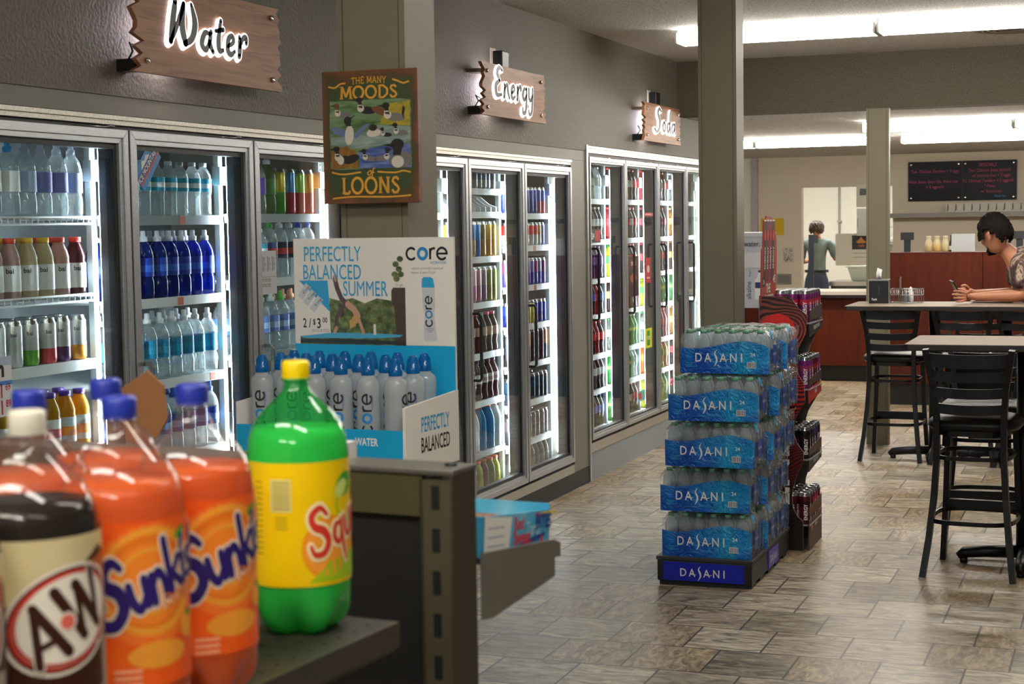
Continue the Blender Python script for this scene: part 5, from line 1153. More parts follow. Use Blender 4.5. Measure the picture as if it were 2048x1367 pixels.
# candy carton lying on that shelf
ang = math.atan2(.026, .23)
c = thing('candy_carton', 'open light blue carton of candy on the end shelf', 'box', tuple(pc+gx*-.006+gy*.09+Vector((0, 0, 1.165))), GA)
c.rotation_euler = (-ang, 0, GA)
w_, d_, h_ = .16, .205, .056
AQ = ramp_mat('light blue carton', [(.3, '#2f9fd0'), (.6, '#58bfe6'), (.8, '#8fd4ee')], (6, 6, 6), 2.2, 3, .4)
BRC = mat('brown carton inside', '#7a5a40', .8)
for x0, x1, y0, y1, z1 in ((-.003, 0, 0, d_, h_), (-w_, -w_+.003, 0, d_, h_), (-w_, 0, 0, .003, h_), (-w_, 0, d_-.003, d_, h_*1.15)):
    MB().box(x0, x1, y0, y1, .0005, z1, 0).build('carton_side', AQ, c)
MB().box(-w_, 0, 0, d_, .0005, .003).build('carton_floor', BRC, c)
MB().box(-w_+.003, -.003, .003, d_-.003, .003, h_*.8).build('candy_packs', BRC, c)
k = MB(); O, X, Y = (.0004, 0, 0), (0, 1, 0), (0, 0, 1)
k.flat(poly([(.0, .002), (.075, .004), (.082, .052), (.0, .056)]), O, X, Y, 0, lift=.0001)
k.flat(poly([(.08, .004), (.19, .020), (.19, .026), (.08, .010)]), O, X, Y, 1, lift=.0002)
k.flat(text('Red', .03, .8), O, X, Y, 2, .018, None, .105, .034, .0004).flat(text('Sweet', .04, .8), O, X, Y, 2, .020, None, .115, .014, .0004).flat(text('Tarts', .03, .8), O, X, Y, 3, .020, None, .150, .024, .0004).flat(text('BITES', .04, .8), O, X, Y, 1, .020, None, .184, .032, .0004)
k.flat(poly([(.155, .05), (.165, .056), (.172, .046)]), O, X, Y, 2, lift=.0003).flat(poly([(.168, .006), (.180, .024), (.185, .008)]), O, X, Y, 2, lift=.0003).flat(rect(.05, .004, (.20, .052)), O, X, Y, 4, lift=.0003)
for z in (.040, .028, .016): k.flat(rect(.05, .002, (.035, z)), O, X, Y, 5, lift=.0003)
k.build('carton_print', [WHITE, mat('carton navy', '#2a3f9a', .4), mat('carton red', '#e0344a', .4), mat('carton pale blue', '#a9dcf2', .4), mat('carton yellow', '#e8d44a', .4), mat('carton grey', '#a9b4c4', .5)], c)
o = MB().prism([(-.034, .02), (.012, .048), (.036, .028), (.040, -.02), (.012, -.062), (-.022, -.05)], .004, (0, 0, 0), (1, 0, 0), (0, 0, 1)).build('cardboard_flap', mat('brown cardboard', '#8a5c34', .8))
# small trays on the end unit's cap
for gx_, gy_, b_, h2, col_, lab_ in ((-.225, .048, .012, .022, '#e9e6e2', 'white'), (-.245, .018, .014, .014, '#c24a3a', 'red-rimmed')):
    q = pc+gx*gx_+gy*gy_; a_ = .05
    t = thing('card_tray', 'small %s card tray on top of the end unit' % lab_, 'tray', (q.x, q.y, 1.296), GA)
    M_ = mat('tray '+col_, col_, .5)
    MB().box(-a_, a_, -b_, b_, 0, .002).build('tray_floor', mat('white card', '#e9e4dc', .6), t)
    for x0, x1, y0, y1 in ((-a_, a_, -b_, -b_+.002), (-a_, a_, b_-.002, b_), (-a_, -a_+.002, -b_, b_), (a_-.002, a_, -b_, b_)): MB().box(x0, x1, y0, y1, .002, h2).build('tray_side', M_, t)
qf = pc+gx*-.500+gy*.025
tag(o, 'torn piece of brown cardboard standing behind the orange soda', 'cardboard'); o.location = (qf.x, qf.y, 1.3582); o.rotation_euler = (0, 0, GA+.2)

# ---- two-litre bottles
BS = .970
def fl(r_, z, a):
    if z > .046: return r_
    return r_*(1-.42*(1-z/.046)*(.5+.5*math.cos(5*a))**1.6)
BP_ = [(.018, .003), (.030, .0), (.040, .004), (.047, .012), (.0512, .022), (.0523, .034), (.0525, .046), (.0525, .190), (.0522, .199), (.0505, .214), (.0462, .229), (.0400, .2405), (.0320, .249), (.0225, .2585), (.0158, .267), (.0135, .274), (.0135, .281)]
BP = [(r_*1.07 if r_ > .02 else r_, z) for r_, z in BP_]
def two_litre(name, label, loc, shell, liq, level, capc, lablo, labhi, art, grp, rz=0):
    t = thing(name, label, 'bottle', loc, rz, grp)
    m = MB().lathe(BP, 40, 0, fl=fl); m.lathe([(.0135, .278), (.0172, .2785), (.0172, .281), (.0135, .2815)], 24)
    m.build('bottle_body', shell, t)
    lp = [(max(r_-.0011, .004), z+.0012) for r_, z in BP if z < level-.004]
    # radius at the surface of the drink
    for (r0, za), (r1, zb) in zip(BP, BP[1:]):
        if za <= level < zb: rl = r0+(r1-r0)*(level-za)/(zb-za)-.0011
    lp += [(rl, level)]
    MB().lathe(lp, 40, 0, fl=fl).build('drink', liq, t)
    c = MB(); n = 60; pr_ = [(.0148, .2815), (.0151, .283), (.0151, .2965), (.0142, .2990), (.0120, .300)]
    c.lathe(pr_, n, 0, fl=lambda r_, z, a: r_+(.00035 if int(a/(2*PI)*n+.5) % 2 and z < .297 else 0))
    c.lathe([(.0152, .2795), (.0154, .2812), (.0150, .2825)], 32)
    c.build('cap', plastic(capc), t)
    art(t, lablo, labhi)
    return t
RL = .0566
def band(lo, hi, mi=0, r_=RL): return MB().lathe([(r_, lo), (r_, hi)], 56, mi, cap=False)
PETB = clear('clear bottle plastic', '#f6f2ee', body=.04, bodycol='#f2e6dc', rough=.03, ior=1.55)
PETG = clear('green bottle plastic', '#86eca4', body=.14, bodycol='#4fd886', rough=.03, ior=1.55)
ORANGE = liquid('orange drink', '#ff7428', .3); ROOTB = liquid('root beer', '#160806', .15); LIMEL = liquid('lime drink', '#d6ffd0', .25)
def sun_word(extra=0.0):
    S = [[(.80, .88, .10), (.62, 1.04, .15), (.38, .92, .20), (.36, .68, .22), (.62, .46, .24), (.66, .16, .24), (.40, -.06, .20), (.10, .0, .18), (.02, .22, .14), (.16, .34, .12)]]
    u = [[(.0, .50, .15), (.03, .18, .17), (.18, .02, .15), (.36, .2, .12)], [(.40, .52, .15), (.39, .05, .16)]]
    n = [[(.05, .50, .15), (.03, .02, .16)], [(.05, .3, .10), (.22, .51, .15), (.37, .36, .15), (.39, .02, .15)]]
    k = [[(.05, 1.0, .15), (.03, .02, .16)], [(.40, .54, .14), (.08, .26, .10)], [(.14, .30, .12), (.42, .02, .15)]]
    i = [[(.06, .50, .16), (.05, .02, .15)]]; s = [[(.32, .46, .10), (.12, .46, .14), (.14, .28, .14), (.30, .16, .14), (.20, .0, .13), (.02, .06, .09)]]
    t_ = [[(.14, .78, .12), (.10, .12, .16), (.26, .02, .10)], [(0, .52, .09), (.30, .54, .11)]]
    x = 0; out = []
    for g_, w2 in ((S, .88), (u, .54), (n, .54), (k, .52), (i, .20), (s, .42), (t_, .34)): out.append(move(strokes(g_, extra), x)); x += w2
    out.append(move(strokes([[(.06, .66, .10), (.14, .80, .12), (.22, .84, .05)]], extra), 2.48))
    return move(join(*out), -x/2, -.4)
NAVY = mat('navy lettering', '#2a1a6a', .45); CREAMP = mat('cream print', '#f0dcc0', .5)
LABO = ramp_mat('orange label', [(.3, '#f4531a'), (.6, '#fa641e'), (.85, '#fd7826')], (8, 8, 4), 1.6, 3, .3); YOR = mat('yellow orange print', '#f7a236', .35); YOR2 = mat('deep orange print', '#ee7a1c', .35); LEAFG = mat('leaf green print', '#4f9a2c', .4)
def sunkist(t, lo, hi):
    m = band(lo, hi, 0); a = R(-27)
    m.wrap(disc(.054, 44), RL+.0001, a, .140, 8); m.wrap(disc(.048, 40), RL+.0002, a, .143, 1); m.wrap(disc(.041, 40), RL+.0004, a-.03, .143, 2); m.wrap(disc(.036, 40), RL+.0005, a-.03, .141, 7); m.wrap(ring(.026, .030, 40), RL+.0006, a-.03, .143, 1); m.wrap(disc(.03, 30, .012), RL+.0003, a+.1, .078, 1)
    m.wrap(sun_word(.075), RL+.0009, a+.12, .146, 3, .036, .047, R(21), .15); m.wrap(sun_word(.02), RL+.0013, a+.12, .146, 4, .036, .047, R(21), .15)
    m.wrap(text('Orange', .05, .8, shear=.2), RL+.0010, a+.50, .124, 3, .013, None, R(21)); m.wrap(text('Orange', .02, .8, shear=.2), RL+.0014, a+.50, .124, 2, .012, None, R(21))
    m.wrap(disc(.012, 20), RL+.0007, a+.72, .098, 1); m.wrap(disc(.006, 12, .0035), RL+.0009, a+.76, .108, 5); m.wrap(disc(.008, 12, .004), RL+.0011, a+.55, .182, 5, 1, 1, R(35))
    for k in range(3): m.wrap(rect(.024, .003), RL+.0006, a-.42, .066-.006*k, 6)
    m.build('label', [LABO, YOR, YOR2, CREAMP, NAVY, LEAFG, mat('pale orange print', '#ffb088', .4), mat('sun orange print', '#f98a2a', .35), mat('glow orange print', '#fb7a2c', .35)], t)
def awword(extra=0.0):
    A = [[(.0, 0, .16), (.36, 1.0, .16)], [(.36, 1.0, .2), (.62, 0, .22)], [(.12, .30, .12), (.58, .30, .12)]]
    Wd = [[(.0, 1.0, .22), (.20, 0, .20)], [(.20, 0, .12), (.44, .92, .14)], [(.44, .92, .22), (.62, 0, .2)], [(.62, 0, .12), (.88, 1.0, .14)]]
    return move(join(strokes(A, extra, 2), move(strokes(Wd, extra, 2), .86, .08)), -.88, -.5)
CREAML = ramp_mat('tan label', [(.3, '#cdbb8a'), (.7, '#dccca0')], (4, 4, 8), 2, 3, .35); DBR = mat('dark brown print', '#3a1a0e', .4); ORB = mat('rust print', '#b5542a', .4); REDP = mat('red print', '#c8372f', .4); CRM = mat('oval cream', '#efe8da', .4)
def rootbeer(t, lo, hi):
    m = band(lo, hi, 0); a = R(-26); dz = .016; rot = R(24)
    m.wrap(poly([(-.085, -.075), (.075, -.075), (.075, .0), (.062, .030), (.040, .044), (.015, .030), (-.02, .022), (-.05, .0), (-.085, -.02)]), RL+.0002, a, .146, 1)
    m.wrap(poly([(-.012, .012), (.052, .026), (.052, -.005), (.0, -.01)]), RL+.0004, a+.05, .158, 3)
    for r0, mi, dz in ((.056, 5, 0), (.0525, 1, 0), (.050, 2, 0), (.0465, 5, 0)):
        m.wrap(disc(r0, 40, r0*.76), RL+.0004+.0002*(.058-r0)/.001*.15, a, .134, mi, 1, 1, rot)
    m.wrap(disc(.0465, 40, .035), RL+.0017, a, .135, 2, 1, 1, rot); m.wrap(disc(.0445, 40, .0335), RL+.0019, a, .1355, 5, 1, 1, rot)
    m.wrap(awword(.03), RL+.0022, a, .134, 4, .042, .045, rot); m.wrap(awword(0), RL+.0025, a, .134, 1, .042, .045, rot)
    m.wrap(disc(.0085, 8), RL+.0028, a-.02, .133, 4); m.wrap(disc(.0065, 8), RL+.0030, a-.02, .133, 6)
    m.wrap(text('MADE WITH AGED VANILLA', .0, .7), RL+.0004, a-.1, .064, 0, .006)
    m.wrap(rect(.016, .05), RL+.0004, a+.86, .085, 7); m.build('label', [CREAML, DBR, REDP, ORB, CRM, CRM, mat('pink print', '#e06a5a', .4), mat('grey brown print', '#a89a8c', .5)], t)
LABY = ramp_mat('yellow label', [(.3, '#f0c400'), (.6, '#f6d40a'), (.9, '#f2b000')], (5, 5, 2), 1.2, 2, .3)
def squirt_word(extra=0.0):
    S = [[(.66, .80, .10), (.50, 1.0, .13), (.22, .90, .17), (.22, .66, .18), (.46, .48, .20), (.54, .22, .19), (.34, .02, .16), (.06, .06, .13), (.0, .26, .10)]]
    q = [[(.36, .44, .08), (.18, .46, .13), (.06, .22, .15), (.2, .05, .12), (.36, .24, .09)], [(.40, .50, .12), (.36, -.1, .14), (.40, -.42, .10)]]
    u = [[(.04, .50, .13), (.06, .15, .15), (.22, .04, .12), (.36, .24, .09)], [(.40, .52, .13), (.40, .03, .14)]]
    i = [[(.06, .50, .14), (.06, .03, .14)]]; r_ = [[(.05, .50, .13), (.05, .02, .14)], [(.05, .28, .08), (.2, .48, .12), (.32, .44, .12)]]; t_ = [[(.14, .78, .10), (.12, .1, .14), (.28, .04, .09)], [(0, .52, .08), (.3, .54, .10)]]
    x = 0; out = []
    for g_, w2 in ((S, .70), (q, .52), (u, .54), (i, .19), (r_, .36), (t_, .32)): out.append(move(strokes(g_, extra), x)); x += w2
    return move(join(*out), -x/2, -.4)
def squirt(t, lo, hi):
    m = band(lo, hi, 0); a = R(-8)
    m.wrap(disc(.036, 36), RL+.0002, a-.28, .098, 2); m.wrap(disc(.030, 36), RL+.0004, a-.33, .098, 3); m.wrap(disc(.030, 30), RL+.0003, a+.2, .095, 2)
    m.wrap(poly([(-.045, -.018), (.06, -.018), (.06, .018), (-.02, .004)]), RL+.0005, a, .080, 4)
    m.wrap(disc(.017, 20, .012), RL+.0004, a+.12, .166, 5, 1, 1, R(25)); m.wrap(disc(.012, 20, .008), RL+.0006, a+.0, .162, 6, 1, 1, R(40)); m.wrap(ring(.018, .022, 20), RL+.0004, a+.2, .146, 4)
    m.wrap(squirt_word(.07), RL+.0009, a+.1, .126, 7, .040, .049, R(20), .12); m.wrap(squirt_word(0), RL+.0013, a+.1, .126, 8, .040, .049, R(20), .12)
    a2 = R(-82)
    m.wrap(rect(.024, .036), RL+.0004, a2, .158, 9)
    for k in range(8): m.wrap(rect(.019, .0012), RL+.0006, a2, .172-.004*k, 10)
    for k in range(4): m.wrap(rect(.014, .001), RL+.0004, a2, .134-.004*k, 10)
    for k in range(14): m.wrap(rect(.010, .0012), RL+.0004, a2-.50, .172-.006*k, 10)
    m.build('label', [LABY, LABY, mat('orange print', '#f59a1a', .35), YOR, mat('lime print', '#a8c81c', .35), mat('dark leaf print', '#2f9a2c', .4), mat('pale leaf print', '#cfe27a', .4), mat('pale yellow print', '#f8efb8', .4), mat('red lettering', '#d43a2c', .4), mat('pale yellow box', '#d9d27a', .5), mat('olive text print', '#8a7a1c', .5)], t)
zb = 1.1537
two_litre('soda_bottle_large', 'two-litre bottle of orange soda standing beside the green bottle', (-.834, 1.348, zb), PETB, ORANGE, .222, '#24349c', .050, .196, sunkist, 'two-litre bottles', R(0))
two_litre('soda_bottle_large', 'two-litre bottle of orange soda between root beer and another orange soda', (-.838, 1.233, zb), PETB, ORANGE, .226, '#24349c', .050, .196, sunkist, 'two-litre bottles', R(-4))
two_litre('soda_bottle_large', 'two-litre bottle of orange soda in the rear row, next to the torn cardboard', (-.950, 1.376, zb), PETB, ORANGE, .224, '#24349c', .050, .196, sunkist, 'two-litre bottles', R(60))
two_litre('soda_bottle_large', 'two-litre bottle of orange soda in the rear row, behind the white-capped root beer', (-.956, 1.262, zb), PETB, ORANGE, .224, '#24349c', .050, .196, sunkist, 'two-litre bottles', R(100))
two_litre('soda_bottle_large', 'two-litre bottle of root beer with white cap fully in view', (-.850, 1.119, zb), PETB, ROOTB, .224, '#d8d2bf', .052, .2005, rootbeer, 'two-litre bottles', R(0))
two_litre('soda_bottle_large', 'two-litre bottle of root beer cut off by the picture edge', (-.862, 1.005, zb), PETB, ROOTB, .224, '#d8d2bf', .052, .2005, rootbeer, 'two-litre bottles', R(-8))
two_litre('soda_bottle_large', 'two-litre green bottle of citrus soda with yellow cap and label', (-.862, 1.608, zb), PETG, LIMEL, .226, '#f2d400', .058, .193, squirt, 'two-litre bottles', R(0))
# ------------------------------------------------------------------ counters and kitchen beyond
LEDGE = mat('pale counter top', '#a8a194', .5); DKEDGE = mat('dark counter edge', '#2b2220', .4)
t = thing('service_counter', 'red wood service counter with pale top in front of the kitchen opening', 'counter', (0, 0, 0))
MB().box(-5.2, -1.98, 16.22, 16.75, .16, .83).build('front', CHERRY, t)
MB().box(-5.2, -1.98, 16.30, 16.7, 0, .16).build('toe_kick', TOEKICK, t)
MB().box(-5.2, -1.98, 16.17, 16.80, .83, .858).build('edge', DKEDGE, t); MB().box(-5.2, -1.98, 16.16, 16.81, .858, .892).build('top', LEDGE, t)
t = thing('bar_counter', 'tall red wood bar front behind the seated man', 'bar front', (0, 0, 0))
for k, (x0, x1) in enumerate(((-1.95, -1.155), (-1.150, -.36), (-.355, .45), (.455, 1.3))): MB().box(x0, x1, 14.25, 14.6, .19, 1.30).build('front_panel', CHERRY, t)
MB().box(-1.95, 1.3, 14.32, 14.6, 0, .19).build('toe_kick', TOEKICK, t)
MB().box(-1.97, 1.3, 14.60, 15.1, 1.02, 1.05).build('work_top', STEEL, t)
MB().box(-1.95, 1.3, 14.246, 14.62, 1.30, 1.307).build('cap_edge', mat('dark cap edge', '#4a1a10', .4), t)
NAVYP = mat('dark blue post', '#0f1520', .45)
def post(x, y, z0, z1, lab):
    t = thing('guard_post', lab, 'post', (x, y, z0))
    MB().box(-.026, .026, -.02, .02, 0, z1-z0).build('upright', NAVYP, t)
    MB().box(-.054, .054, -.03, .02, z1-z0-.065, z1-z0).build('clamp', mat('black clamp', '#121316', .5), t)
post(-1.795, 14.45, 1.307, 1.475, 'dark blue guard post with black clamp on the bar beside the column')
post(-.87, 14.45, 1.307, 1.475, 'dark guard post with black clamp behind the seated man')
t = thing('guard_post', 'tall dark blue guard post in front of the kitchen worker', 'post', (-2.985, 16.45, .892))
MB().box(-.024, .024, -.02, .02, 0, .555).build('upright', NAVYP, t); MB().box(.022, .062, -.03, .02, .47, .548).build('clamp', mat('black clamp', '#121316', .5), t)
OILP = clear('oil jar', '#f4efdc', body=.35, bodycol='#e4dcc0', rough=.06); OIL = liquid('pale oil', '#d8c48a')
for k, (x, c) in enumerate(((-1.615, '#cdb98a'), (-1.545, '#e0b860'), (-1.475, '#cfc3a0'))):
    o = MB().lathe([(.028, 0), (.033, .006), (.033, .075), (.022, .10), (.020, .118), (.023, .119), (.023, .132), (.006, .136)], 16).build('oil_jar', OILP)
    MB().lathe([(.027, .003), (.031, .01), (.031, .062)], 16).build('oil', fluid(c), o)
    tag(o, 'small jar of pale oil on the bar, %s from the paper notice' % ('third', 'second', 'first')[k], 'jar', 'oil jars on the bar'); o.location = (x, 14.44, 1.3075)
o = MB().lathe([(.02, 0), (.022, .005), (.022, .065), (.010, .10), (.0085, .13), (.011, .131), (.011, .145)], 14).build('sauce_bottle', clear('dark glass', '#8a8478', body=.5, bodycol='#5a5044')); MB().lathe([(.0224, .015), (.0224, .05)], 14, cap=False).build('label', mat('sauce label', '#b8aca0', .5), o)
tag(o, 'slim dark sauce bottle on the bar beside the paper notice', 'bottle'); o.location = (-1.425, 14.43, 1.3075)
t = thing('paper_notice', 'white printed paper notice standing on the bar', 'notice', (-1.325, 14.40, 1.3075))
MB().box(-.097, .097, 0, .003, 0, .15).box(-.097, .097, .003, .05, 0, .003).build('sheet', mat('notice paper', '#989b9a', .6), t)
m = MB()
for k in range(7): m.flat(rect(.15-.01*(k % 3), .0022, (0, .105-.010*k)), (0, -.0004, 0), (1, 0, 0), (0, 0, 1))
m.flat(text('NOTICE', 0, .8), (0, -.0004, 0), (1, 0, 0), (0, 0, 1), 0, .008, None, 0, .130).build('print', mat('pale print', '#a9a4b4', .6), t)
# back wall with the opening into the kitchen
w = MB().box(-4.385, -3.805, YF, YF+.15, 0, CEIL2).box(-3.805, -2.70, YF, YF+.15, 1.99, CEIL2).box(-3.805, -2.70, YF, YF+.15, 0, .70).box(-2.70, 1.6, YF, YF+.15, 1.63, CEIL2).box(-2.70, 1.6, YF+.05, YF+.2, 0, 1.63)
struct(w.build('wall_back_kitchen', BEIGE))
struct(MB().box(-2.72, 1.6, YF-.25, YF, 1.60, 1.655).build('trim_4', mat('steel shelf edge', '#6a655e', .4, metal=.6)))
struct(MB().box(-6.4, -4.385, YF+.0, YF+.15, 0, CEIL2).build('wall_side', WHITEW)); struct(MB().box(-4.41, -4.34, YF-.06, YF+.02, 0, CEIL2).build('trim_5', mat('lilac grey trim', '#b4adb4', .6)))
struct(MB().box(-6.4, 1.6, YK-.02, YK+.1, 0, CEIL2).build('wall_kitchen', WHITEW)); struct(MB().box(-6.5, -6.4, 14, YK, 0, CEIL2).build('wall_kitchen_left', WHITEW)); struct(MB().box(-2.6, -2.5, YF+.2, YK, 0, CEIL2).build('wall_kitchen_right', WHITEW))
struct(MB().box(1.6, 1.75, 14.6, YF+.2, 0, CEIL2).build('wall_bar_end', BEIGE))
# black menu boards
BB = mat('glossy black board', '#070607', .3, spec=.1); PINKP = mat('magenta marker', '#b02a6a', .6, emit=0); CYM = mat('blue marker', '#2f8fc0', .6)
for k, (x0, x1, tx) in enumerate(((-2.51, -1.885, ['', 'Tue. Chicken Tenders + 3 eggs', '', 'Wed. Swan: Sour On. Fried rice', '+ 2 eggrolls']), (-1.880, -1.257, ['SPECIALS', 'Two Chicken Salsa sticks/5', 'w/ jasmine rice + 2 eggs', 'Tu. Chicken Tenders + 2 eggroll', '* Pasta', 'w/ Substitute']))):
    t = thing('menu_board', 'glossy black menu board with magenta handwriting, %s' % ('the one beside the column', 'headed specials'), 'menu board', ((x0+x1)/2, YF, 2.03)) if 0 else thing('menu_board', 'glossy black menu board with magenta handwriting, %s' % ('the one beside the column', 'the one headed specials')[k], 'menu board', ((x0+x1)/2, YF, 2.03))
    hw = (x1-x0)/2
    MB().box(-hw, hw, -.03, -.012, -.235, .235).build('board', BB, t)
    for sx in (-1, 1):
        for sz in (-1, 1): MB().lathe([(.014, 0), (.014, .034), (.010, .036)], 12, M=Matrix.Translation((sx*(hw-.035), 0, sz*.2)) @ Matrix.Rotation(PI/2, 4, 'X')).build('standoff', CHROME, t)
    m = MB()
    for j, s_ in enumerate(tx):
        if s_: m.flat(text(s_, .01, .85, 1.05, 'CENTER', .15), (0, -.0304, 0), (1, 0, 0), (0, 0, 1), 0, .036 if j else .042, None, .02*((j*7) % 3-1), .165-.062*j)
    if k: m.flat(text('Thank You', .01, .8, 1, 'CENTER', .2), (0, -.0304, 0), (1, 0, 0), (0, 0, 1), 1, .026, None, .12, -.20)
    m.build('writing', [PINKP, CYM], t)
t = thing('ticket_rail', 'white order board with a row of hooks under the menu boards', 'rail', (-1.6, YF, 1.69))
MB().box(-.45, .75, -.26, -.245, -.032, .07).build('board', mat('white board', '#c4c0b6', .5), t)
for k in range(13): MB().tube([(-.42+.092*k, -.262, .06), (-.42+.092*k, -.275, .04), (-.42+.092*k, -.275, -.005), (-.43+.092*k, -.268, -.012)], .005, 6).build('hook', mat('dark hook', '#5a564e', .4, metal=.7), t)
# notices on the beige wall
def sheet(name, x0, x1, z0, z1, col, label, cat, lines=()):
    t = thing(name, label, cat, ((x0+x1)/2, YF, (z0+z1)/2)); hw, hh = (x1-x0)/2, (z1-z0)/2
    MB().box(-hw, hw, -.006, -.0005, -hh, hh).build('sheet', mat('paper '+col, col, .6), t); m = MB()
    for (a, b, c, d) in lines: m.flat(rect(c, d, (a, b)), (0, -.0064, 0), (1, 0, 0), (0, 0, 1))
    if lines: m.build('print', mat('faint print', '#9a938a', .6), t)
sheet('wall_notice', -4.31, -4.02, 1.41, 1.62, '#d9b31c', 'yellow notice on the beige wall behind the energy display', 'notice')
r = random.Random(4)
sheet('wall_notice', -4.04, -3.905, 1.07, 1.255, '#cfc6bb', 'pale patterned sheet on the beige wall near the kitchen opening', 'notice', [(r.uniform(-.05, .05), r.uniform(-.08, .08), .012, .012) for k in range(60)])
t = thing('wall_plate', 'grey metal plate low on the beige wall', 'plate', (-4.02, YF, .87)); MB().box(-.09, .09, -.015, -.0005, -.07, .06).build('plate', mat('grey plate', '#8a8680', .5, metal=.4), t); MB().box(-.07, .07, -.018, -.015, -.05, .04).build('inset', mat('grey inset', '#77736d', .5, metal=.4), t)
# water dispenser stand at the left of the counter
t = thing('water_rack', 'tall grey rack advertising alkaline water on the far counter', 'display stand', (-3.33, 15.0, 0))
MB().box(-.20, .26, 0, .5, 0, .79).build('cabinet', CHERRY, t)
bx = MB().box(-.20, .19, .02, .46, .79, 1.487).build('body', mat('rack grey', '#b4b8c4', .5), t)
MB().box(-.2, .19, .012, .02, 1.16, 1.30).box(-.2, .19, .01, .02, 1.45, 1.487).build('panel', mat('rack pale', '#c8cad0', .5), t)
v = text('alkaline', .01, .9, 1, 'LEFT'); v = turn(v, 1); v2 = turn(text('9+pH', 0, .9, 1, 'LEFT'), 1)
m = MB().flat(text('water.', .01, .85), (0, .0095, 0), (1, 0, 0), (0, 0, 1), 0, .05, None, .06, 1.36).flat(v, (0, .0195, 0), (1, 0, 0), (0, 0, 1), 0, .045, None, .045, .87).flat(v2, (0, .0195, 0), (1, 0, 0), (0, 0, 1), 0, .022, None, .045, 1.08)
m.build('lettering', mat('dark grey lettering', '#3a3c44', .5), t)
m = MB().flat(poly([(.085, .87), (.17, .87), (.178, .90), (.178, 1.04), (.150, 1.09), (.145, 1.12), (.115, 1.12), (.11, 1.09), (.082, 1.04), (.082, .90)]), (0, .0192, 0), (1, 0, 0), (0, 0, 1), 0).flat(rect(.034, .02, (.130, 1.128)), (0, .0190, 0), (1, 0, 0), (0, 0, 1), 1).flat(rect(.092, .055, (.130, 1.0)), (0, .0190, 0), (1, 0, 0), (0, 0, 1), 1)
m.build('bottle_picture', [mat('picture bottle', '#d8dce4', .4), mat('picture navy', '#26306a', .4)], t)
# kitchen things
t = thing('steel_sink', 'stainless steel sink bench with pale basin in the kitchen', 'sink', (-3.45, 22.6, 0))
MB().box(-.35, .6, -.35, .35, .70, .76).build('bench_top', STEEL, t); MB().box(-.33, .58, -.33, .33, .0, .70).build('cabinet', mat('dark under bench', '#4a4e48', .6, metal=.4), t)
MB().add([(-.12, -.28, .96), (.48, -.28, .96), (.48, .28, .96), (-.12, .28, .96), (-.06, -.24, .765), (.42, -.24, .765), (.42, .24, .765), (-.06, .24, .765)], [(4, 5, 6, 7), (0, 1, 5, 4), (1, 2, 6, 5), (2, 3, 7, 6), (3, 0, 4, 7)]).box(-.14, .50, -.30, -.27, .945, .965).build('basin', mat('pale basin', '#cdd6cc', .4), t)
t = thing('wire_rack', 'wire drying rack of white dishes on the kitchen wall', 'rack', (-3.28, YK-.02, 1.25))
rk = MB()
for z in (.22, -.02): rk.tube([(-.35, 0, z), (-.35, -.30, z), (.40, -.30, z), (.40, 0, z)], .007, 6)
for k in range(8): rk.tube([(-.35+.107*k, -.30, .22), (-.35+.107*k, -.30, -.02)], .004, 5)
rk.build('wire_frame', STEEL, t); MB().box(-.35, .4, -.3, -.001, -.03, -.022).build('rack_shelf', STEEL, t)
for k in range(4):
    o = MB().lathe([(.05, 0), (.10, .04), (.11, .11), (.105, .11), (.095, .045), (.04, .008)], 18, cap=False).build('dish_bowl', mat('white dish', '#e6e6e0', .3)); o.location = (-3.5+.14*k-.02*(k % 2), YK-.17, 1.2285); tag(o, 'white dish on the kitchen wire rack, %s from its wall end' % ORD[k+1], 'dish', 'dishes on the kitchen rack')
t = thing('wall_pipe', 'vertical grey pipe on the white kitchen wall', 'pipe', (-4.02, YK-.06, 0)); MB().tube([(0, 0, 1.0), (0, 0, CEIL2)], .016, 8).build('pipe', mat('grey pipe', '#9a9890', .4), t); MB().box(-.03, .03, -.02, .04, 1.55, 1.58).build('bracket', mat('grey pipe', '#9a9890', .4), t)
t = thing('paper_dispenser', 'pale wall dispenser with dark window beside the column in the kitchen', 'dispenser', (-3.02, YF-.14, 1.9)); MB().box(-.09, .10, -.001, .12, -.16, .11).build('body', mat('dispenser body', '#d8d4c6', .4), t); MB().box(-.05, .10, -.004, -.001, -.02, .06).build('window', mat('dispenser window', '#1a1a1a', .3), t)
t = thing('steel_cabinet', 'narrow steel cabinet beside the column under the dispenser', 'cabinet', (-3.02, YF-.12, 1.45)); MB().box(-.09, .10, 0, .11, -.06, .27).build('body', mat('cabinet steel', '#a8a49a', .35, metal=.6), t); MB().box(-.085, -.075, -.004, 0, .05, .15).build('handle', CHROME, t)
t = thing('wall_notice', 'cream poster with dark orange emblem in the kitchen opening', 'notice', (-3.13, YF-.03, 1.25)); MB().box(-.25, .18, -.004, 0, -.22, .17).build('sheet', mat('cream poster', '#e6e0cc', .6), t)
m = MB().flat(rect(.22, .17, (.06, .06)), (0, -.0044, 0), (1, 0, 0), (0, 0, 1), 0).flat(poly([(.0, .07), (.03, .09), (.06, .13), (.09, .09), (.12, .07), (.10, .05), (.02, .05)]), (0, -.0048, 0), (1, 0, 0), (0, 0, 1), 1).flat(text('CAFE', .02, .8), (0, -.0048, 0), (1, 0, 0), (0, 0, 1), 1, .03, None, .06, .005)
for k in range(2): m.flat(rect(.2, .008, (.06, -.07-.05*k)), (0, -.0044, 0), (1, 0, 0), (0, 0, 1), 2)
m.build('print', [mat('poster plum', '#352c38', .6), mat('poster orange', '#c98434', .6), mat('poster text', '#b0a890', .6)], t)

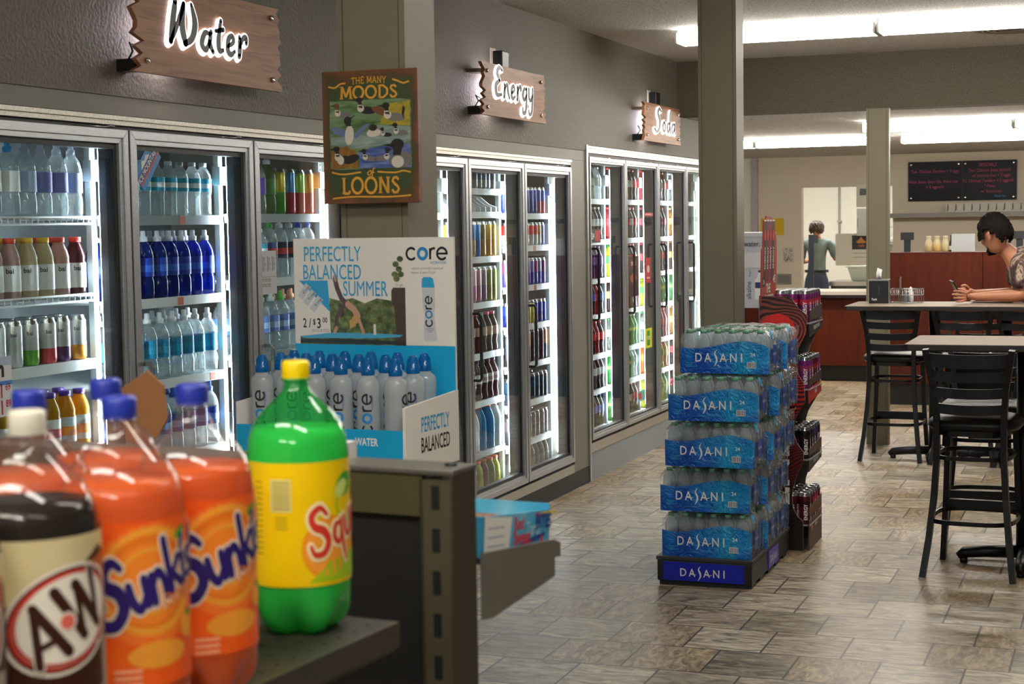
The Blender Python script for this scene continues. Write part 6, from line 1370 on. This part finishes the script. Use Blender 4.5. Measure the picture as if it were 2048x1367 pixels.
# ------------------------------------------------------------------ high tables and stools
TOPM = ramp_mat('brown-grey laminate', [(.35, '#8a7769'), (.65, '#9b887a')], (20, 20, 20), 9, 4, .6, spec=.12); TEDGE = mat('table edge', '#231d1b', .4); BLK = mat('black steel', '#101114', .38, metal=.35, spec=.5); VINYL = mat('black vinyl', '#0d0c0c', .42, spec=.35)
TZ = 1.035
def high_table(x0, x1, y0, y1, label, feet):
    t = thing('high_table', label, 'table', (0, 0, 0), 0, 'high tables')
    c = .05; P = [(x0+c, y0), (x1-c, y0), (x1, y0+c), (x1, y1-c), (x1-c, y1), (x0+c, y1), (x0, y1-c), (x0, y0+c)]
    P = [(x0+c*.3, y0), (x1-c*.3, y0), (x1, y0+c*.3), (x1, y1-c*.3), (x1-c*.3, y1), (x0+c*.3, y1), (x0, y1-c*.3), (x0, y0+c*.3)]
    MB().prism(P, .030, (0, 0, TZ-.030), (1, 0, 0), (0, 1, 0), 0, 1).build('tabletop', [TOPM, TEDGE], t, bevel=.004)
    for fx, fy in feet:
        b = MB().lathe([(.038, .03), (.038, TZ-.03)], 16, 0, c=(fx, fy, 0)).lathe([(.13, TZ-.045), (.13, TZ-.030)], 16, 0, c=(fx, fy, 0)); b.build('column', BLK, t)
        for a in (0, 90, 180, 270):
            ca, sa = math.cos(R(a)), math.sin(R(a))
            leg = MB().tube([(fx+.03*ca, fy+.03*sa, .062), (fx+.18*ca, fy+.18*sa, .055), (fx+.27*ca, fy+.27*sa, .045), (fx+.295*ca, fy+.295*sa, .026)], [.03, .028, .026, .018], 8)
            leg.lathe([(.018, 0), (.018, .022)], 10, 0, c=(fx+.27*ca, fy+.27*sa, 0)); leg.build('base_leg', BLK, t)
high_table(-.948, -.19, 7.50, 8.09, 'brown laminate high table in front, with nothing on it', [(-.44, 8.02-.22)])
high_table(-1.738, -.40, 10.74, 11.36, 'brown laminate high table where the man leans', [(-1.20, 11.10), (-.75, 11.10)])
def stool(x, y, rz, label):
    t = thing('bar_stool', label, 'stool', (x, y, 0), rz, 'black bar stools')
    sec = [(-.013, -.017), (.013, -.017), (.013, .017), (-.013, .017)]
    for s in (-1, 1):
        MB().tube([(s*.195, -.235, 0.004), (s*.172, -.20, .18), (s*.155, -.175, .36), (s*.145, -.168, .52), (s*.144, -.172, .70), (s*.155, -.190, .85), (s*.182, -.225, 1.0), (s*.184, -.228, 1.022)], sec=sec, upv=(0, 1, 0)).build('back_leg', BLK, t)
        MB().tube([(s*.180, .205, 0.004), (s*.162, .180, .3), (s*.150, .165, .655)], sec=sec, upv=(0, 1, 0)).build('front_leg', BLK, t)
    for k, z in enumerate((.975, .905, .832, .760)):
        wz = .030 if k == 0 else .022; e = .157-.0+.105*max(0, z-.80)*1.1; yb = -.178-.045*max(0, (z-.72)/.28)
        P = [(-e+2*e*q/10, yb-.030*(1-(2*q/10-1)**2)*.9, z-.006*(1-(2*q/10-1)**2)) for q in range(11)]
        MB().tube(P, sec=[(-.007, -wz), (.007, -wz), (.007, wz), (-.007, wz)], upv=(0, 0, 1)).build('back_slat', BLK, t)
    n = 40
    def sq(a, w_, d_): 
        c_, s_ = math.cos(a), math.sin(a); p = 2/3.4
        return (w_*abs(c_)**p*(1 if c_ > 0 else -1), d_*abs(s_)**p*(1 if s_ > 0 else -1))
    vs = []; fs = []; lv = [(.62, .655), (.93, .656), (1.0, .672), (.98, .692), (.90, .706), (.70, .716), (.35, .720)]
    for q, z in lv:
        for k in range(n): u, v_ = sq(2*PI*k/n, .205*q, .20*q); vs.append((u, v_+.01, z))
    for i in range(len(lv)-1):
        for k in range(n): j = (k+1) % n; fs.append((i*n+k, i*n+j, (i+1)*n+j, (i+1)*n+k))
    fs.append(tuple(range(n-1, -1, -1))); fs.append(tuple(range((len(lv)-1)*n, len(lv)*n)))
    MB().add(vs, fs, 0, True).build('seat', VINYL, t)
    def hoop(z, w_, d_, h, nm):
        P = [sq(2*PI*k/28, w_, d_) for k in range(28)]
        MB().tube([(p[0], p[1]-.005, z) for p in P], sec=[(-.004, -h), (.004, -h), (.004, h), (-.004, h)], closed=True, upv=(0, 0, 1)).build(nm, BLK, t)
    hoop(.535, .165, .185, .009, 'upper_ring'); hoop(.25, .185, .205, .010, 'foot_ring'); hoop(.645, .155, .17, .012, 'seat_rail')
    MB().box(-.165, .165, .170, .195, .255, .295).build('foot_bar', BLK, t)
    for sx in (-1, 1):
        MB().box(sx*.195-.016, sx*.195+.016, -.255, -.220, 0, .006).build('foot_glide', mat('pale glide', '#9a9890', .5), t); MB().box(sx*.180-.016, sx*.180+.016, .190, .222, 0, .006).build('foot_glide', mat('pale glide', '#9a9890', .5), t)
    return t
stool(-.640, 7.61, R(-4), 'black ladder-back bar stool in front, its back to the aisle, at the empty table')
stool(-.655, 8.24, R(183), 'black bar stool on the far side of the empty table, facing it')
stool(-1.452, 11.085, R(-2), 'black ladder-back bar stool beside the column, drawn up to the man\'s table')
stool(-.985, 11.02, R(-3), 'black ladder-back bar stool at the man\'s table, next to his arms')
stool(-.590, 11.01, R(-3), 'black ladder-back bar stool under the man\'s elbows, a stool along from the others')
stool(-.985, 11.75, R(180), 'black bar stool on the far side of the man\'s table')
# table-top things
t = thing('napkin_dispenser', 'black napkin dispenser with a napkin sticking up', 'napkin dispenser', (-1.565, 11.13, TZ), R(3))
MB().box(-.064, .064, -.05, .05, 0, .15).build('body', mat('black dispenser', '#0f1012', .35), t, bevel=.004); MB().box(-.068, .068, -.054, .054, .15, .16).box(-.068, -.064, -.052, .052, 0, .15).box(.064, .068, -.052, .052, 0, .15).build('steel_trim', STEEL, t)
MB().flat(text('Tork', .02, .8), (0, -.0505, 0), (1, 0, 0), (0, 0, 1), 0, .016, None, -.03, .02).flat(turn(text('one napkin', 0, .8), 1), (0, -.0505, 0), (1, 0, 0), (0, 0, 1), 1, .013, None, .005, .09).build('print', [WHITE, mat('dim print', '#55565a', .5)], t)
vs = []; fs = []
for k in range(7):
    u = k/6; vs += [(-.018+.034*u, .004*math.sin(u*6), .158), (-.022+.036*u, .008*math.sin(u*5+1), .195), (-.014+.032*u, .012*math.sin(u*6+2), .235-.012*u)]
for k in range(6): fs += [(3*k, 3*k+3, 3*k+4, 3*k+1), (3*k+1, 3*k+4, 3*k+5, 3*k+2)]
o = MB().add(vs, fs, 0, True).build('napkin', mat('white napkin', '#eceae6', .8), t); sd = o.modifiers.new('thick', 'SOLIDIFY'); sd.thickness = .002
t = thing('wire_caddy', 'silver wire condiment caddy on the man\'s table', 'caddy', (-1.385, 11.15, TZ))
cw = MB(); hx_, hy_ = .10, .055
for z in (.004, .055, .095): cw.tube([(-hx_, -hy_, z), (hx_, -hy_, z), (hx_, hy_, z), (-hx_, hy_, z)], .0028, 6, closed=True)
for k in range(9):
    for yy in (-hy_, hy_): cw.tube([(-hx_+.025*k, yy, .004), (-hx_+.025*k, yy, .095)], .0018, 5)
for k in range(1, 8): cw.tube([(-hx_+.025*k, -hy_, .004), (-hx_+.025*k, hy_, .004)], .0018, 5)
cw.build('wire_basket', STEEL, t)
MB().tube([(-.045, .0, .004), (-.045, .0, .165), (-.042, 0, .172)], .006, 8).build('handle', STEEL, t)
o = MB().lathe([(.019, 0), (.020, .004), (.020, .062), (.016, .072), (.008, .076)], 16).build('shaker', mat('grey plastic', '#6e7074', .4)); tag(o, 'grey shaker standing in the wire caddy', 'shaker'); o.location = (-1.392, 11.125, TZ+.007)
o = MB().lathe([(.016, 0), (.018, .004), (.018, .06), (.012, .072), (.012, .085), (.004, .10)], 16).build('squeeze_bottle', mat('white plastic', '#e4e4e0', .4)); tag(o, 'white squeeze bottle behind the grey shaker in the caddy', 'bottle'); o.location = (-1.365, 11.168, TZ+.007)
MB().lathe([(.0182, .02), (.0182, .05)], 16, cap=False).build('label', mat('white paper', '#eef0ef', .6), o)
# crumpled paper by the arms
vs = []; fs = []; r = random.Random(6)
for i in range(9):
    for j in range(6): u, v_ = i/8, j/5; vs.append((.26*(u-.5), .20*(v_-.5), .012+.030*math.sin(u*3)*math.sin(v_*2.6+.5)+.012*r.random()))
for i in range(8):
    for j in range(5): q = i*6+j; fs.append((q, q+6, q+7, q+1))
o = MB().add(vs, fs, 0, True).build('paper_wrapper', mat('white paper', '#eef0ef', .6)); sd = o.modifiers.new('thick', 'SOLIDIFY'); sd.thickness = .002
tag(o, 'crumpled white sandwich paper on the table behind the man\'s forearms', 'paper'); o.location = (-.85, 11.24, TZ-.006)
# ------------------------------------------------------------------ people
def skin_of(chains, lev=2, root=None):
    """one smooth surface grown round chains of (x, y, z, radius[, radius2]); chains may start at an earlier point by name"""
    names = {}; V = []; E = []; RD = []
    for ch in chains:
        prev = None
        for p in ch:
            if isinstance(p, str): prev = names[p]; continue
            q = p[0] if isinstance(p[0], str) else None
            a = p[1:] if q else p
            V.append(a[:3]); RD.append((a[3], a[4] if len(a) > 4 else a[3])); i = len(V)-1
            if q: names[q] = i
            if prev is not None: E.append((prev, i))
            prev = i
    me = bpy.data.meshes.new('skinned'); me.from_pydata(V, E, []); o = bpy.data.objects.new('skinned', me); COL.objects.link(o)
    s = o.modifiers.new('skin', 'SKIN'); s.use_smooth_shade = True; s.branch_smoothing = .3
    for i, r in enumerate(RD): me.skin_vertices[0].data[i].radius = r
    me.skin_vertices[0].data[names.get(root, 0)].use_root = True
    q = o.modifiers.new('sub', 'SUBSURF'); q.levels = lev; q.render_levels = lev
    dg = bpy.context.evaluated_depsgraph_get(); em = o.evaluated_get(dg).to_mesh()
    r = ([tuple(v.co) for v in em.vertices], [tuple(p.vertices) for p in em.polygons])
    o.evaluated_get(dg).to_mesh_clear(); bpy.data.objects.remove(o); bpy.data.meshes.remove(me)
    return r
def frame(f, upd=(0, 0, 1)):
    f = Vector(f).normalized(); l = Vector(upd).cross(f).normalized(); u = f.cross(l); return f, l, u
def head_shape(c, f, l, u, s=1.0, nu=36, nv=26):
    """skull, brow, nose, lips, chin and jaw; f looks forward, l to the person's left"""
    c = Vector(c); vs = []; fs = []
    g = lambda x, y, z, a, b, d: math.exp(-((x/a)**2+(y/b)**2+(z/d)**2))
    for j in range(nv+1):
        th = PI*j/nv
        for i in range(nu):
            ph = 2*PI*i/nu; d = Vector((math.sin(th)*math.cos(ph), math.sin(th)*math.sin(ph), math.cos(th)))
            x, y, z = d.x*.096, d.y*.074, d.z*.116
            if z < 0: k = min(1, -z/.116); y *= 1-.34*k; x = x*(1-.22*k) + (.020*k if d.x > 0 else 0)
            if d.x > .2:
                x += .026*g(0, y, z+.022, 1, .013, .022)+.012*g(0, y, z-.004, 1, .010, .026)   # nose, bridge
                x += .007*g(0, y, z-.030, 1, .05, .012)                                        # brow
                x -= .010*(g(0, y-.032, z-.012, 1, .014, .010)+g(0, y+.032, z-.012, 1, .014, .010))
                x += .006*(g(0, y, z+.052, 1, .022, .006)+g(0, y, z+.063, 1, .020, .006))-.003*g(0, y, z+.0575, 1, .024, .003)
                x += .010*g(0, y, z+.090, 1, .020, .016)                                       # chin
            vs.append(c+(f*x+l*y+u*z)*s)
    for j in range(nv):
        for i in range(nu): k = (i+1) % nu; fs.append((j*nu+i, (j+1)*nu+i, (j+1)*nu+k, j*nu+k))
    for sg in (-1, 1):     # ears
        o = len(vs); cc = c+(l*(sg*.073)+f*-.008+u*-.008)*s; n1, n2 = 10, 8
        for j in range(n2+1):
            for i in range(n1):
                th, ph = PI*j/n2, 2*PI*i/n1
                vs.append(cc+(f*(.018*math.sin(th)*math.cos(ph)-.004)+l*(sg*(.010*math.sin(th)*math.sin(ph)+.004))+u*(.032*math.cos(th)))*s)
        for j in range(n2):
            for i in range(n1): k = (i+1) % n1; fs.append((o+j*n1+i, o+(j+1)*n1+i, o+(j+1)*n1+k, o+j*n1+k))
    return vs, fs
def hair_shape(c, f, l, u, s, face, seed, lo=-.085, shag=.008, nu=56, nv=34):
    """a shaggy cap of hair: left open where face(x, y, z) is true"""
    c = Vector(c); r = random.Random(seed); vs = []; fs = []; ok = []
    for j in range(nv+1):
        th = PI*j/nv
        for i in range(nu):
            ph = 2*PI*i/nu; d = Vector((math.sin(th)*math.cos(ph), math.sin(th)*math.sin(ph), math.cos(th)))
            lock = shag*(.6*math.sin(ph*13+4*math.sin(th*5+seed))+.6*math.sin(ph*23+th*9))*(.3+.7*th/PI)
            k = 1.13+.05*max(0, d.z)+lock/.1*.55+r.uniform(-.1, .1)*shag/.03*.2
            x, y, z = d.x*.100*k, d.y*.082*k, d.z*.114*k
            if z < -.02: y *= 1-.22*min(1, (-z-.02)/.1)
            vs.append(c+(f*x+l*y+u*z)*s); ok.append(not face(x, y, z) and z > lo+lock*1.5)
    for j in range(nv):
        for i in range(nu):
            k = (i+1) % nu; q = (j*nu+i, (j+1)*nu+i, (j+1)*nu+k, j*nu+k)
            if all(ok[t_] for t_ in q): fs.append(q)
    return vs, fs
def merged(name, parts, m, parent=None, vox=.007, smooth=2):
    b = MB()
    for v, f in parts: b.add(v, f, 0, True)
    o = b.build(name, m, parent); q = o.modifiers.new('one', 'REMESH'); q.mode = 'VOXEL'; q.voxel_size = vox; q.use_smooth_shade = True
    if smooth: z = o.modifiers.new('soft', 'SMOOTH'); z.factor = .5; z.iterations = smooth
    return o
SKIN = mat('skin', '#b17658', .5); SKIN.node_tree.nodes['Principled BSDF'].inputs['Subsurface Weight'].default_value = .12; SKIN.node_tree.nodes['Principled BSDF'].inputs['Subsurface Radius'].default_value = (.02, .008, .004)
HAIR = ramp_mat('dark brown hair', [(.3, '#0d0806'), (.6, '#170f0b'), (.85, '#2a1c14')], (70, 70, 14), 1.5, 4, .7, bump=.9, spec=.15)
TIEDYE = ramp_mat('tie-dye shirt', [(.34, '#2c1f20'), (.45, '#4d3838'), (.52, '#63504a'), (.58, '#b8a28a'), (.63, '#7a645a'), (.8, '#3e2c2d')], (5.0, 5.0, 1.8), 3.0, 3, .85, dist=1.6)
JEANS = mat('dark jeans', '#2b3242', .85, bump=.2, bscale=300)
# the man at the high table: hips on his stool, leaning on both forearms, looking away over his shoulder
fwd_ = Vector((-.353, .936, 0)); lft = Vector((-.936, -.353, 0))
HC = Vector((-.833, 11.248, 1.478)); hf, hl_, hu = frame((lft*.56+fwd_*.80+Vector((0, 0, -.30))))
def finger(b, dirs, r=(.0088, .0082, .0076, .0066)):
    p = Vector(b); out = [(*p, r[0])]
    for k, d in enumerate(dirs): p = p+Vector(d); out.append((*p, r[min(k+1, 3)]))
    return out
body = [
 [('hip', -.40, 11.352, .80, .135, .12), ('belly', -.47, 11.335, .96, .125, .115), ('chest', -.575, 11.315, 1.13, .125, .145), ('upper', -.655, 11.30, 1.27, .085, .13), ('neck', -.735, 11.28, 1.358, .055), (-.80, 11.262, 1.415, .052)],
 ['upper', (-.655, 11.18, 1.285, .062), ('shN', -.652, 11.105, 1.27, .056), (-.648, 11.09, 1.17, .048), (-.640, 11.085, 1.092, .044), (-.73, 11.06, 1.086, .043), (-.84, 11.02, 1.085, .036), ('wrN', -.945, 10.983, 1.083, .026, .029), ('pmN', -.985, 10.968, 1.092, .016, .034)],
 ['upper', (-.70, 11.42, 1.285, .062), ('shF', -.705, 11.475, 1.26, .056), (-.70, 11.46, 1.16, .047), (-.705, 11.435, 1.09, .042), (-.79, 11.36, 1.086, .041), (-.88, 11.29, 1.089, .034), ('wrF', -.965, 11.19, 1.096, .026), ('pmF', -1.0, 11.14, 1.115, .020, .034)],
 ['hip', (-.44, 11.26, .76, .10), (-.60, 11.17, .74, .085), (-.78, 11.09, .72, .065), (-.80, 11.08, .52, .055), (-.80, 11.08, .28, .042), (-.80, 11.08, .20, .04)],
 ['hip', (-.44, 11.45, .76, .10), (-.62, 11.40, .74, .085), (-.80, 11.33, .72, .065), (-.82, 11.33, .52, .055), (-.82, 11.33, .28, .042), (-.82, 11.33, .20, .04)]]
bd = skin_of(body, 2, 'hip')
# hands: four fingers wrapped round the phone from each side, thumbs on top
PH = Vector((-1.052, 10.985, 1.128))
fing = []
for k in range(4):
    z = 1.118-.0205*k; s_ = (1.0, 1.10, 1.02, .82)[k]
    b = Vector((-1.016+.004*abs(k-1), 10.953+.004*k, z))
    fing.append([(-.985, 10.966, 1.104-.011*k, .011)]+finger(b, [lft*.034*s_+Vector((0, 0, .005-.002*k)), lft*.014*s_+fwd_*.022*s_, lft*-.008*s_+fwd_*.022*s_]))
fing.append([(-.978, 10.985, 1.104, .014)]+finger((-1.0, 10.995, 1.122), [lft*.024+Vector((0, 0, .010)), lft*.020+Vector((0, 0, .002))], (.012, .011, .0095)))
for k in range(4):
    z = 1.130-.0205*k; s_ = (1.0, 1.08, 1.02, .86)[k]; b = Vector((-1.035, 11.105-.004*k, z))
    fing.append([(-1.005, 11.135, z, .012)]+finger(b, [lft*.026*s_-fwd_*.012, lft*.006-fwd_*.026*s_, lft*-.012-fwd_*.018*s_]))
fing.append([(-.985, 11.11, 1.128, .014)]+finger((-1.0, 11.075, 1.150), [lft*.020-fwd_*.016+Vector((0, 0, .006)), lft*.020-fwd_*.010-Vector((0, 0, .008))], (.012, .011, .0095)))
fs_ = [skin_of([c_], 1) for c_ in fing]
P0 = Vector((-.41, 11.352, 0))
man = thing('person', 'dark-haired person in a tie-dye T-shirt leaning on the high table with a phone', 'person', tuple(P0))
def rel(sh): return ([tuple(Vector(v)-P0) for v in sh[0]], sh[1])
merged('body', [rel(bd), rel(head_shape(HC, hf, hl_, hu))]+[rel(q) for q in fs_], SKIN, man, .0042, 1)
def face(x, y, z): return (z < -.030-.30*(x+.02) and x > -.055) or x > .030 and z < .050 and abs(y) < .066 or (x > -.012 and z < -.035) or (abs(x+.006) < .020 and -.045 < z < .018 and abs(y) > .06)
hv = rel(hair_shape(HC+hu*.008-hf*.004, hf, hl_, hu, 1.07, face, 3, -.078, .020))
o = MB().add(hv[0], hv[1], 0, True).build('hair', HAIR, man); sd = o.modifiers.new('thick', 'SOLIDIFY'); sd.thickness = .014; sd.offset = -1
bv = []; 
for a in range(9):
    for b_ in range(5):
        y = -.036+.009*a; z = -.068-.012*b_; x = .081-.9*y*y/.05-.012*abs(b_-2)*.4+(.006 if b_ > 1 else 0)
        bv.append(HC+hf*x+hl_*y+hu*z-P0)
bf = [(a*5+b_, a*5+5+b_, a*5+6+b_, a*5+1+b_) for a in range(8) for b_ in range(4)]
o = MB().add(bv, bf, 0, True).build('beard', HAIR, man); sd = o.modifiers.new('thick', 'SOLIDIFY'); sd.thickness = .009; sd.offset = 0
for sg in (-1, 1): MB().lathe([(.002, -.012), (.011, -.006), (.012, 0), (.011, .006), (.002, .012)], 12, 0, c=tuple(HC+hf*.082+hl_*(sg*.032)+hu*.012-P0)).build('eye', mat('eye white', '#d8d2c8', .3), man)
sh = [
 [('h', -.395, 11.352, .83, .150, .135), ('b', -.47, 11.335, .97, .138, .13), ('c', -.575, 11.315, 1.13, .138, .158), ('u', -.655, 11.30, 1.285, .104, .148), (-.700, 11.29, 1.345, .084, .100), (-.728, 11.284, 1.372, .068, .074)],
 ['u', (-.655, 11.17, 1.302, .084), (-.655, 11.095, 1.280, .084), (-.650, 11.085, 1.18, .076), (-.650, 11.082, 1.125, .080)],
 ['u', (-.70, 11.43, 1.29, .082), (-.708, 11.485, 1.26, .078), (-.703, 11.47, 1.18, .074), (-.705, 11.455, 1.13, .076)]]
merged('shirt', [rel(skin_of(sh, 2, 'h'))], TIEDYE, man, .009, 2)
jn = [[('h', -.395, 11.352, .79, .150, .138), (-.42, 11.35, .88, .145, .135)], ['h', (-.44, 11.25, .76, .115), (-.60, 11.17, .74, .098), (-.785, 11.09, .72, .078), (-.80, 11.08, .52, .066), (-.80, 11.08, .25, .056)], ['h', (-.44, 11.46, .76, .115), (-.62, 11.40, .74, .098), (-.805, 11.33, .72, .078), (-.82, 11.33, .52, .066), (-.82, 11.33, .25, .056)]]
merged('trousers', [rel(skin_of(jn, 2, 'h'))], JEANS, man, .010, 2)
for y in (11.08, 11.33): merged('shoe', [rel(skin_of([[(-.79, y, .24, .05), (-.80, y, .19, .048), (-.90, y-.035, .17, .044), (-.98, y-.06, .165, .036)]], 2))], mat('dark shoe', '#1c1a1a', .6), man, .008, 1)
o = MB().box(-.036, .036, -.004, .004, -.072, .072).build('mobile_phone', mat('phone black', '#0c0c10', .15), None, bevel=.003)
MB().flat(rect(.064, .132), (0, .0042, 0), (-1, 0, 0), (0, 0, 1)).build('screen', mat('phone screen', '#1c2430', .05), o)
tag(o, 'black mobile phone held in the hands of the man at the table', 'phone')
zd = (lft*.50+Vector((0, 0, .80))-fwd_*.12).normalized(); yd = (lft*-.80+Vector((0, 0, .5))).normalized(); xd = yd.cross(zd).normalized(); yd = zd.cross(xd)
o.matrix_world = Matrix(((xd.x, yd.x, zd.x, PH.x), (xd.y, yd.y, zd.y, PH.y), (xd.z, yd.z, zd.z, PH.z), (0, 0, 0, 1)))
stool(-.30, 11.352, R(98), 'black bar stool that the man in the tie-dye shirt sits on')

# the kitchen worker, seen from behind at the wall bench
KP_ = Vector((-3.93, 22.05, 0)); K = lambda x, y, z: (KP_.x+x, KP_.y+y, z)
HK = Vector(K(.0, .02, 1.468)); kf, kl, ku = frame((.12, 1, -.22))
kb = [[('hip', *K(0, 0, .80), .12, .14), ('waist', *K(.005, .01, .95), .10, .125), ('chest', *K(.01, .02, 1.13), .105, .15), ('up', *K(.005, .02, 1.27), .075, .12), (*K(0, .02, 1.345), .05), (*K(0, .02, 1.41), .05)],
 ['up', (*K(.14, .02, 1.28), .058), (*K(.185, .03, 1.255), .056), (*K(.225, .06, 1.14), .046), (*K(.235, .11, 1.065), .040), (*K(.20, .25, 1.12), .034), (*K(.17, .34, 1.17), .026), (*K(.165, .38, 1.185), .022, .032)],
 ['up', (*K(-.14, .02, 1.28), .058), (*K(-.185, .03, 1.25), .056), (*K(-.215, .07, 1.12), .046), (*K(-.215, .12, 1.03), .040), (*K(-.16, .28, 1.04), .034), (*K(-.13, .36, 1.06), .026), (*K(-.12, .40, 1.07), .022, .032)],
 ['hip', (*K(.09, 0, .76), .09), (*K(.095, .01, .42), .06), (*K(.095, -.01, .08), .04)], ['hip', (*K(-.09, 0, .76), .09), (*K(-.095, .01, .42), .06), (*K(-.095, -.01, .08), .04)]]
w = thing('person', 'kitchen worker with brown cap and grey shirt seen from behind', 'person', tuple(KP_))
def relk(sh): return ([tuple(Vector(v)-KP_) for v in sh[0]], sh[1])
kfing = []
for sx, b in ((1, Vector(K(.165, .40, 1.19))), (-1, Vector(K(-.12, .42, 1.075)))):
    for k in range(4): kfing.append(skin_of([[(*(b+Vector((-.024+.016*k, 0, .0))), .012)]+finger(b+Vector((-.024+.016*k, .035, .004)), [(0, .028, -.006), (0, .02, -.016)])], 1))
    kfing.append(skin_of([[(*(b+Vector((-.02*sx, -.01, .01))), .013)]+finger(b+Vector((-.045*sx, .015, .012)), [(-.012*sx, .024, .0)], (.012, .010))], 1))
merged('body', [relk(skin_of(kb, 2, 'hip')), relk(head_shape(HK, kf, kl, ku, .97))]+[relk(q) for q in kfing], SKIN, w, .007, 1)
def kface(x, y, z): return (x > .02 and z < .05) or z > .075
hv = relk(hair_shape(HK-kf*.006, kf, kl, ku, 1.06, kface, 9, -.075, .016))
o = MB().add(hv[0], hv[1], 0, True).build('hair', ramp_mat('curly brown hair', [(.3, '#2a1a10'), (.7, '#4a3220')], (50, 50, 50), 1.5, 4, .6, bump=.6), w); sd = o.modifiers.new('thick', 'SOLIDIFY'); sd.thickness = .02; sd.offset = -1
cv_ = []; cf_ = []; nu = 28
for j in range(9):
    th = PI/2*j/8*1.02
    for i in range(nu): ph = 2*PI*i/nu; cv_.append(HK+ku*.030+(kf*math.sin(th)*math.cos(ph)*.116+kl*math.sin(th)*math.sin(ph)*.098+ku*math.cos(th)*.092)-KP_)
for j in range(8):
    for i in range(nu): k = (i+1) % nu; cf_.append((j*nu+i, (j+1)*nu+i, (j+1)*nu+k, j*nu+k))
o = MB().add(cv_, cf_, 0, True).build('cap', mat('brown cap cloth', '#33261a', .85), w); sd = o.modifiers.new('thick', 'SOLIDIFY'); sd.thickness = .004
GSH = ramp_mat('grey-green shirt', [(.3, '#5f6c6a'), (.7, '#7d8b88')], (6, 6, 3), 2, 4, .85)
ks = [[('h', *K(0, 0, .80), .142, .166), (*K(.0, .005, .96), .128, .152), ('c', *K(.01, .015, 1.12), .124, .170), ('u', *K(.005, .02, 1.275), .092, .135), (*K(0, .02, 1.34), .062)], ['u', (*K(.15, .02, 1.285), .072), (*K(.192, .03, 1.25), .072), (*K(.228, .07, 1.135), .064), (*K(.236, .10, 1.09), .062)], ['u', (*K(-.15, .02, 1.285), .072), (*K(-.192, .03, 1.245), .072), (*K(-.218, .08, 1.11), .064), (*K(-.216, .11, 1.06), .062)]]
merged('shirt', [relk(skin_of(ks, 2, 'h'))], GSH, w, .010, 2)
kj = [[('h', *K(0, 0, .79), .138, .160), (*K(0, 0, .88), .138, .160), (*K(0, 0, .94), .136, .158)], ['h', (*K(.09, 0, .74), .105), (*K(.095, .01, .42), .078), (*K(.095, -.01, .09), .062)], ['h', (*K(-.09, 0, .74), .105), (*K(-.095, .01, .42), .078), (*K(-.095, -.01, .09), .062)]]
merged('trousers', [relk(skin_of(kj, 2, 'h'))], mat('blue jeans', '#414b60', .85), w, .010, 2)
MB().lathe([(.138, .892), (.142, .894), (.142, .922), (.138, .924)], 24, 0, fl=lambda r_, z, a: r_*(1.0+.13*math.cos(a)**2)).build('belt', mat('black belt', '#18161a', .5), w)
for sx in (-1, 1): merged('shoe', [relk(skin_of([[(*K(.095*sx, -.05, .045), .042), (*K(.095*sx, .06, .045), .042), (*K(.10*sx, .15, .038), .034)]], 2))], mat('dark shoe', '#1c1a1a', .6), w, .008, 1)
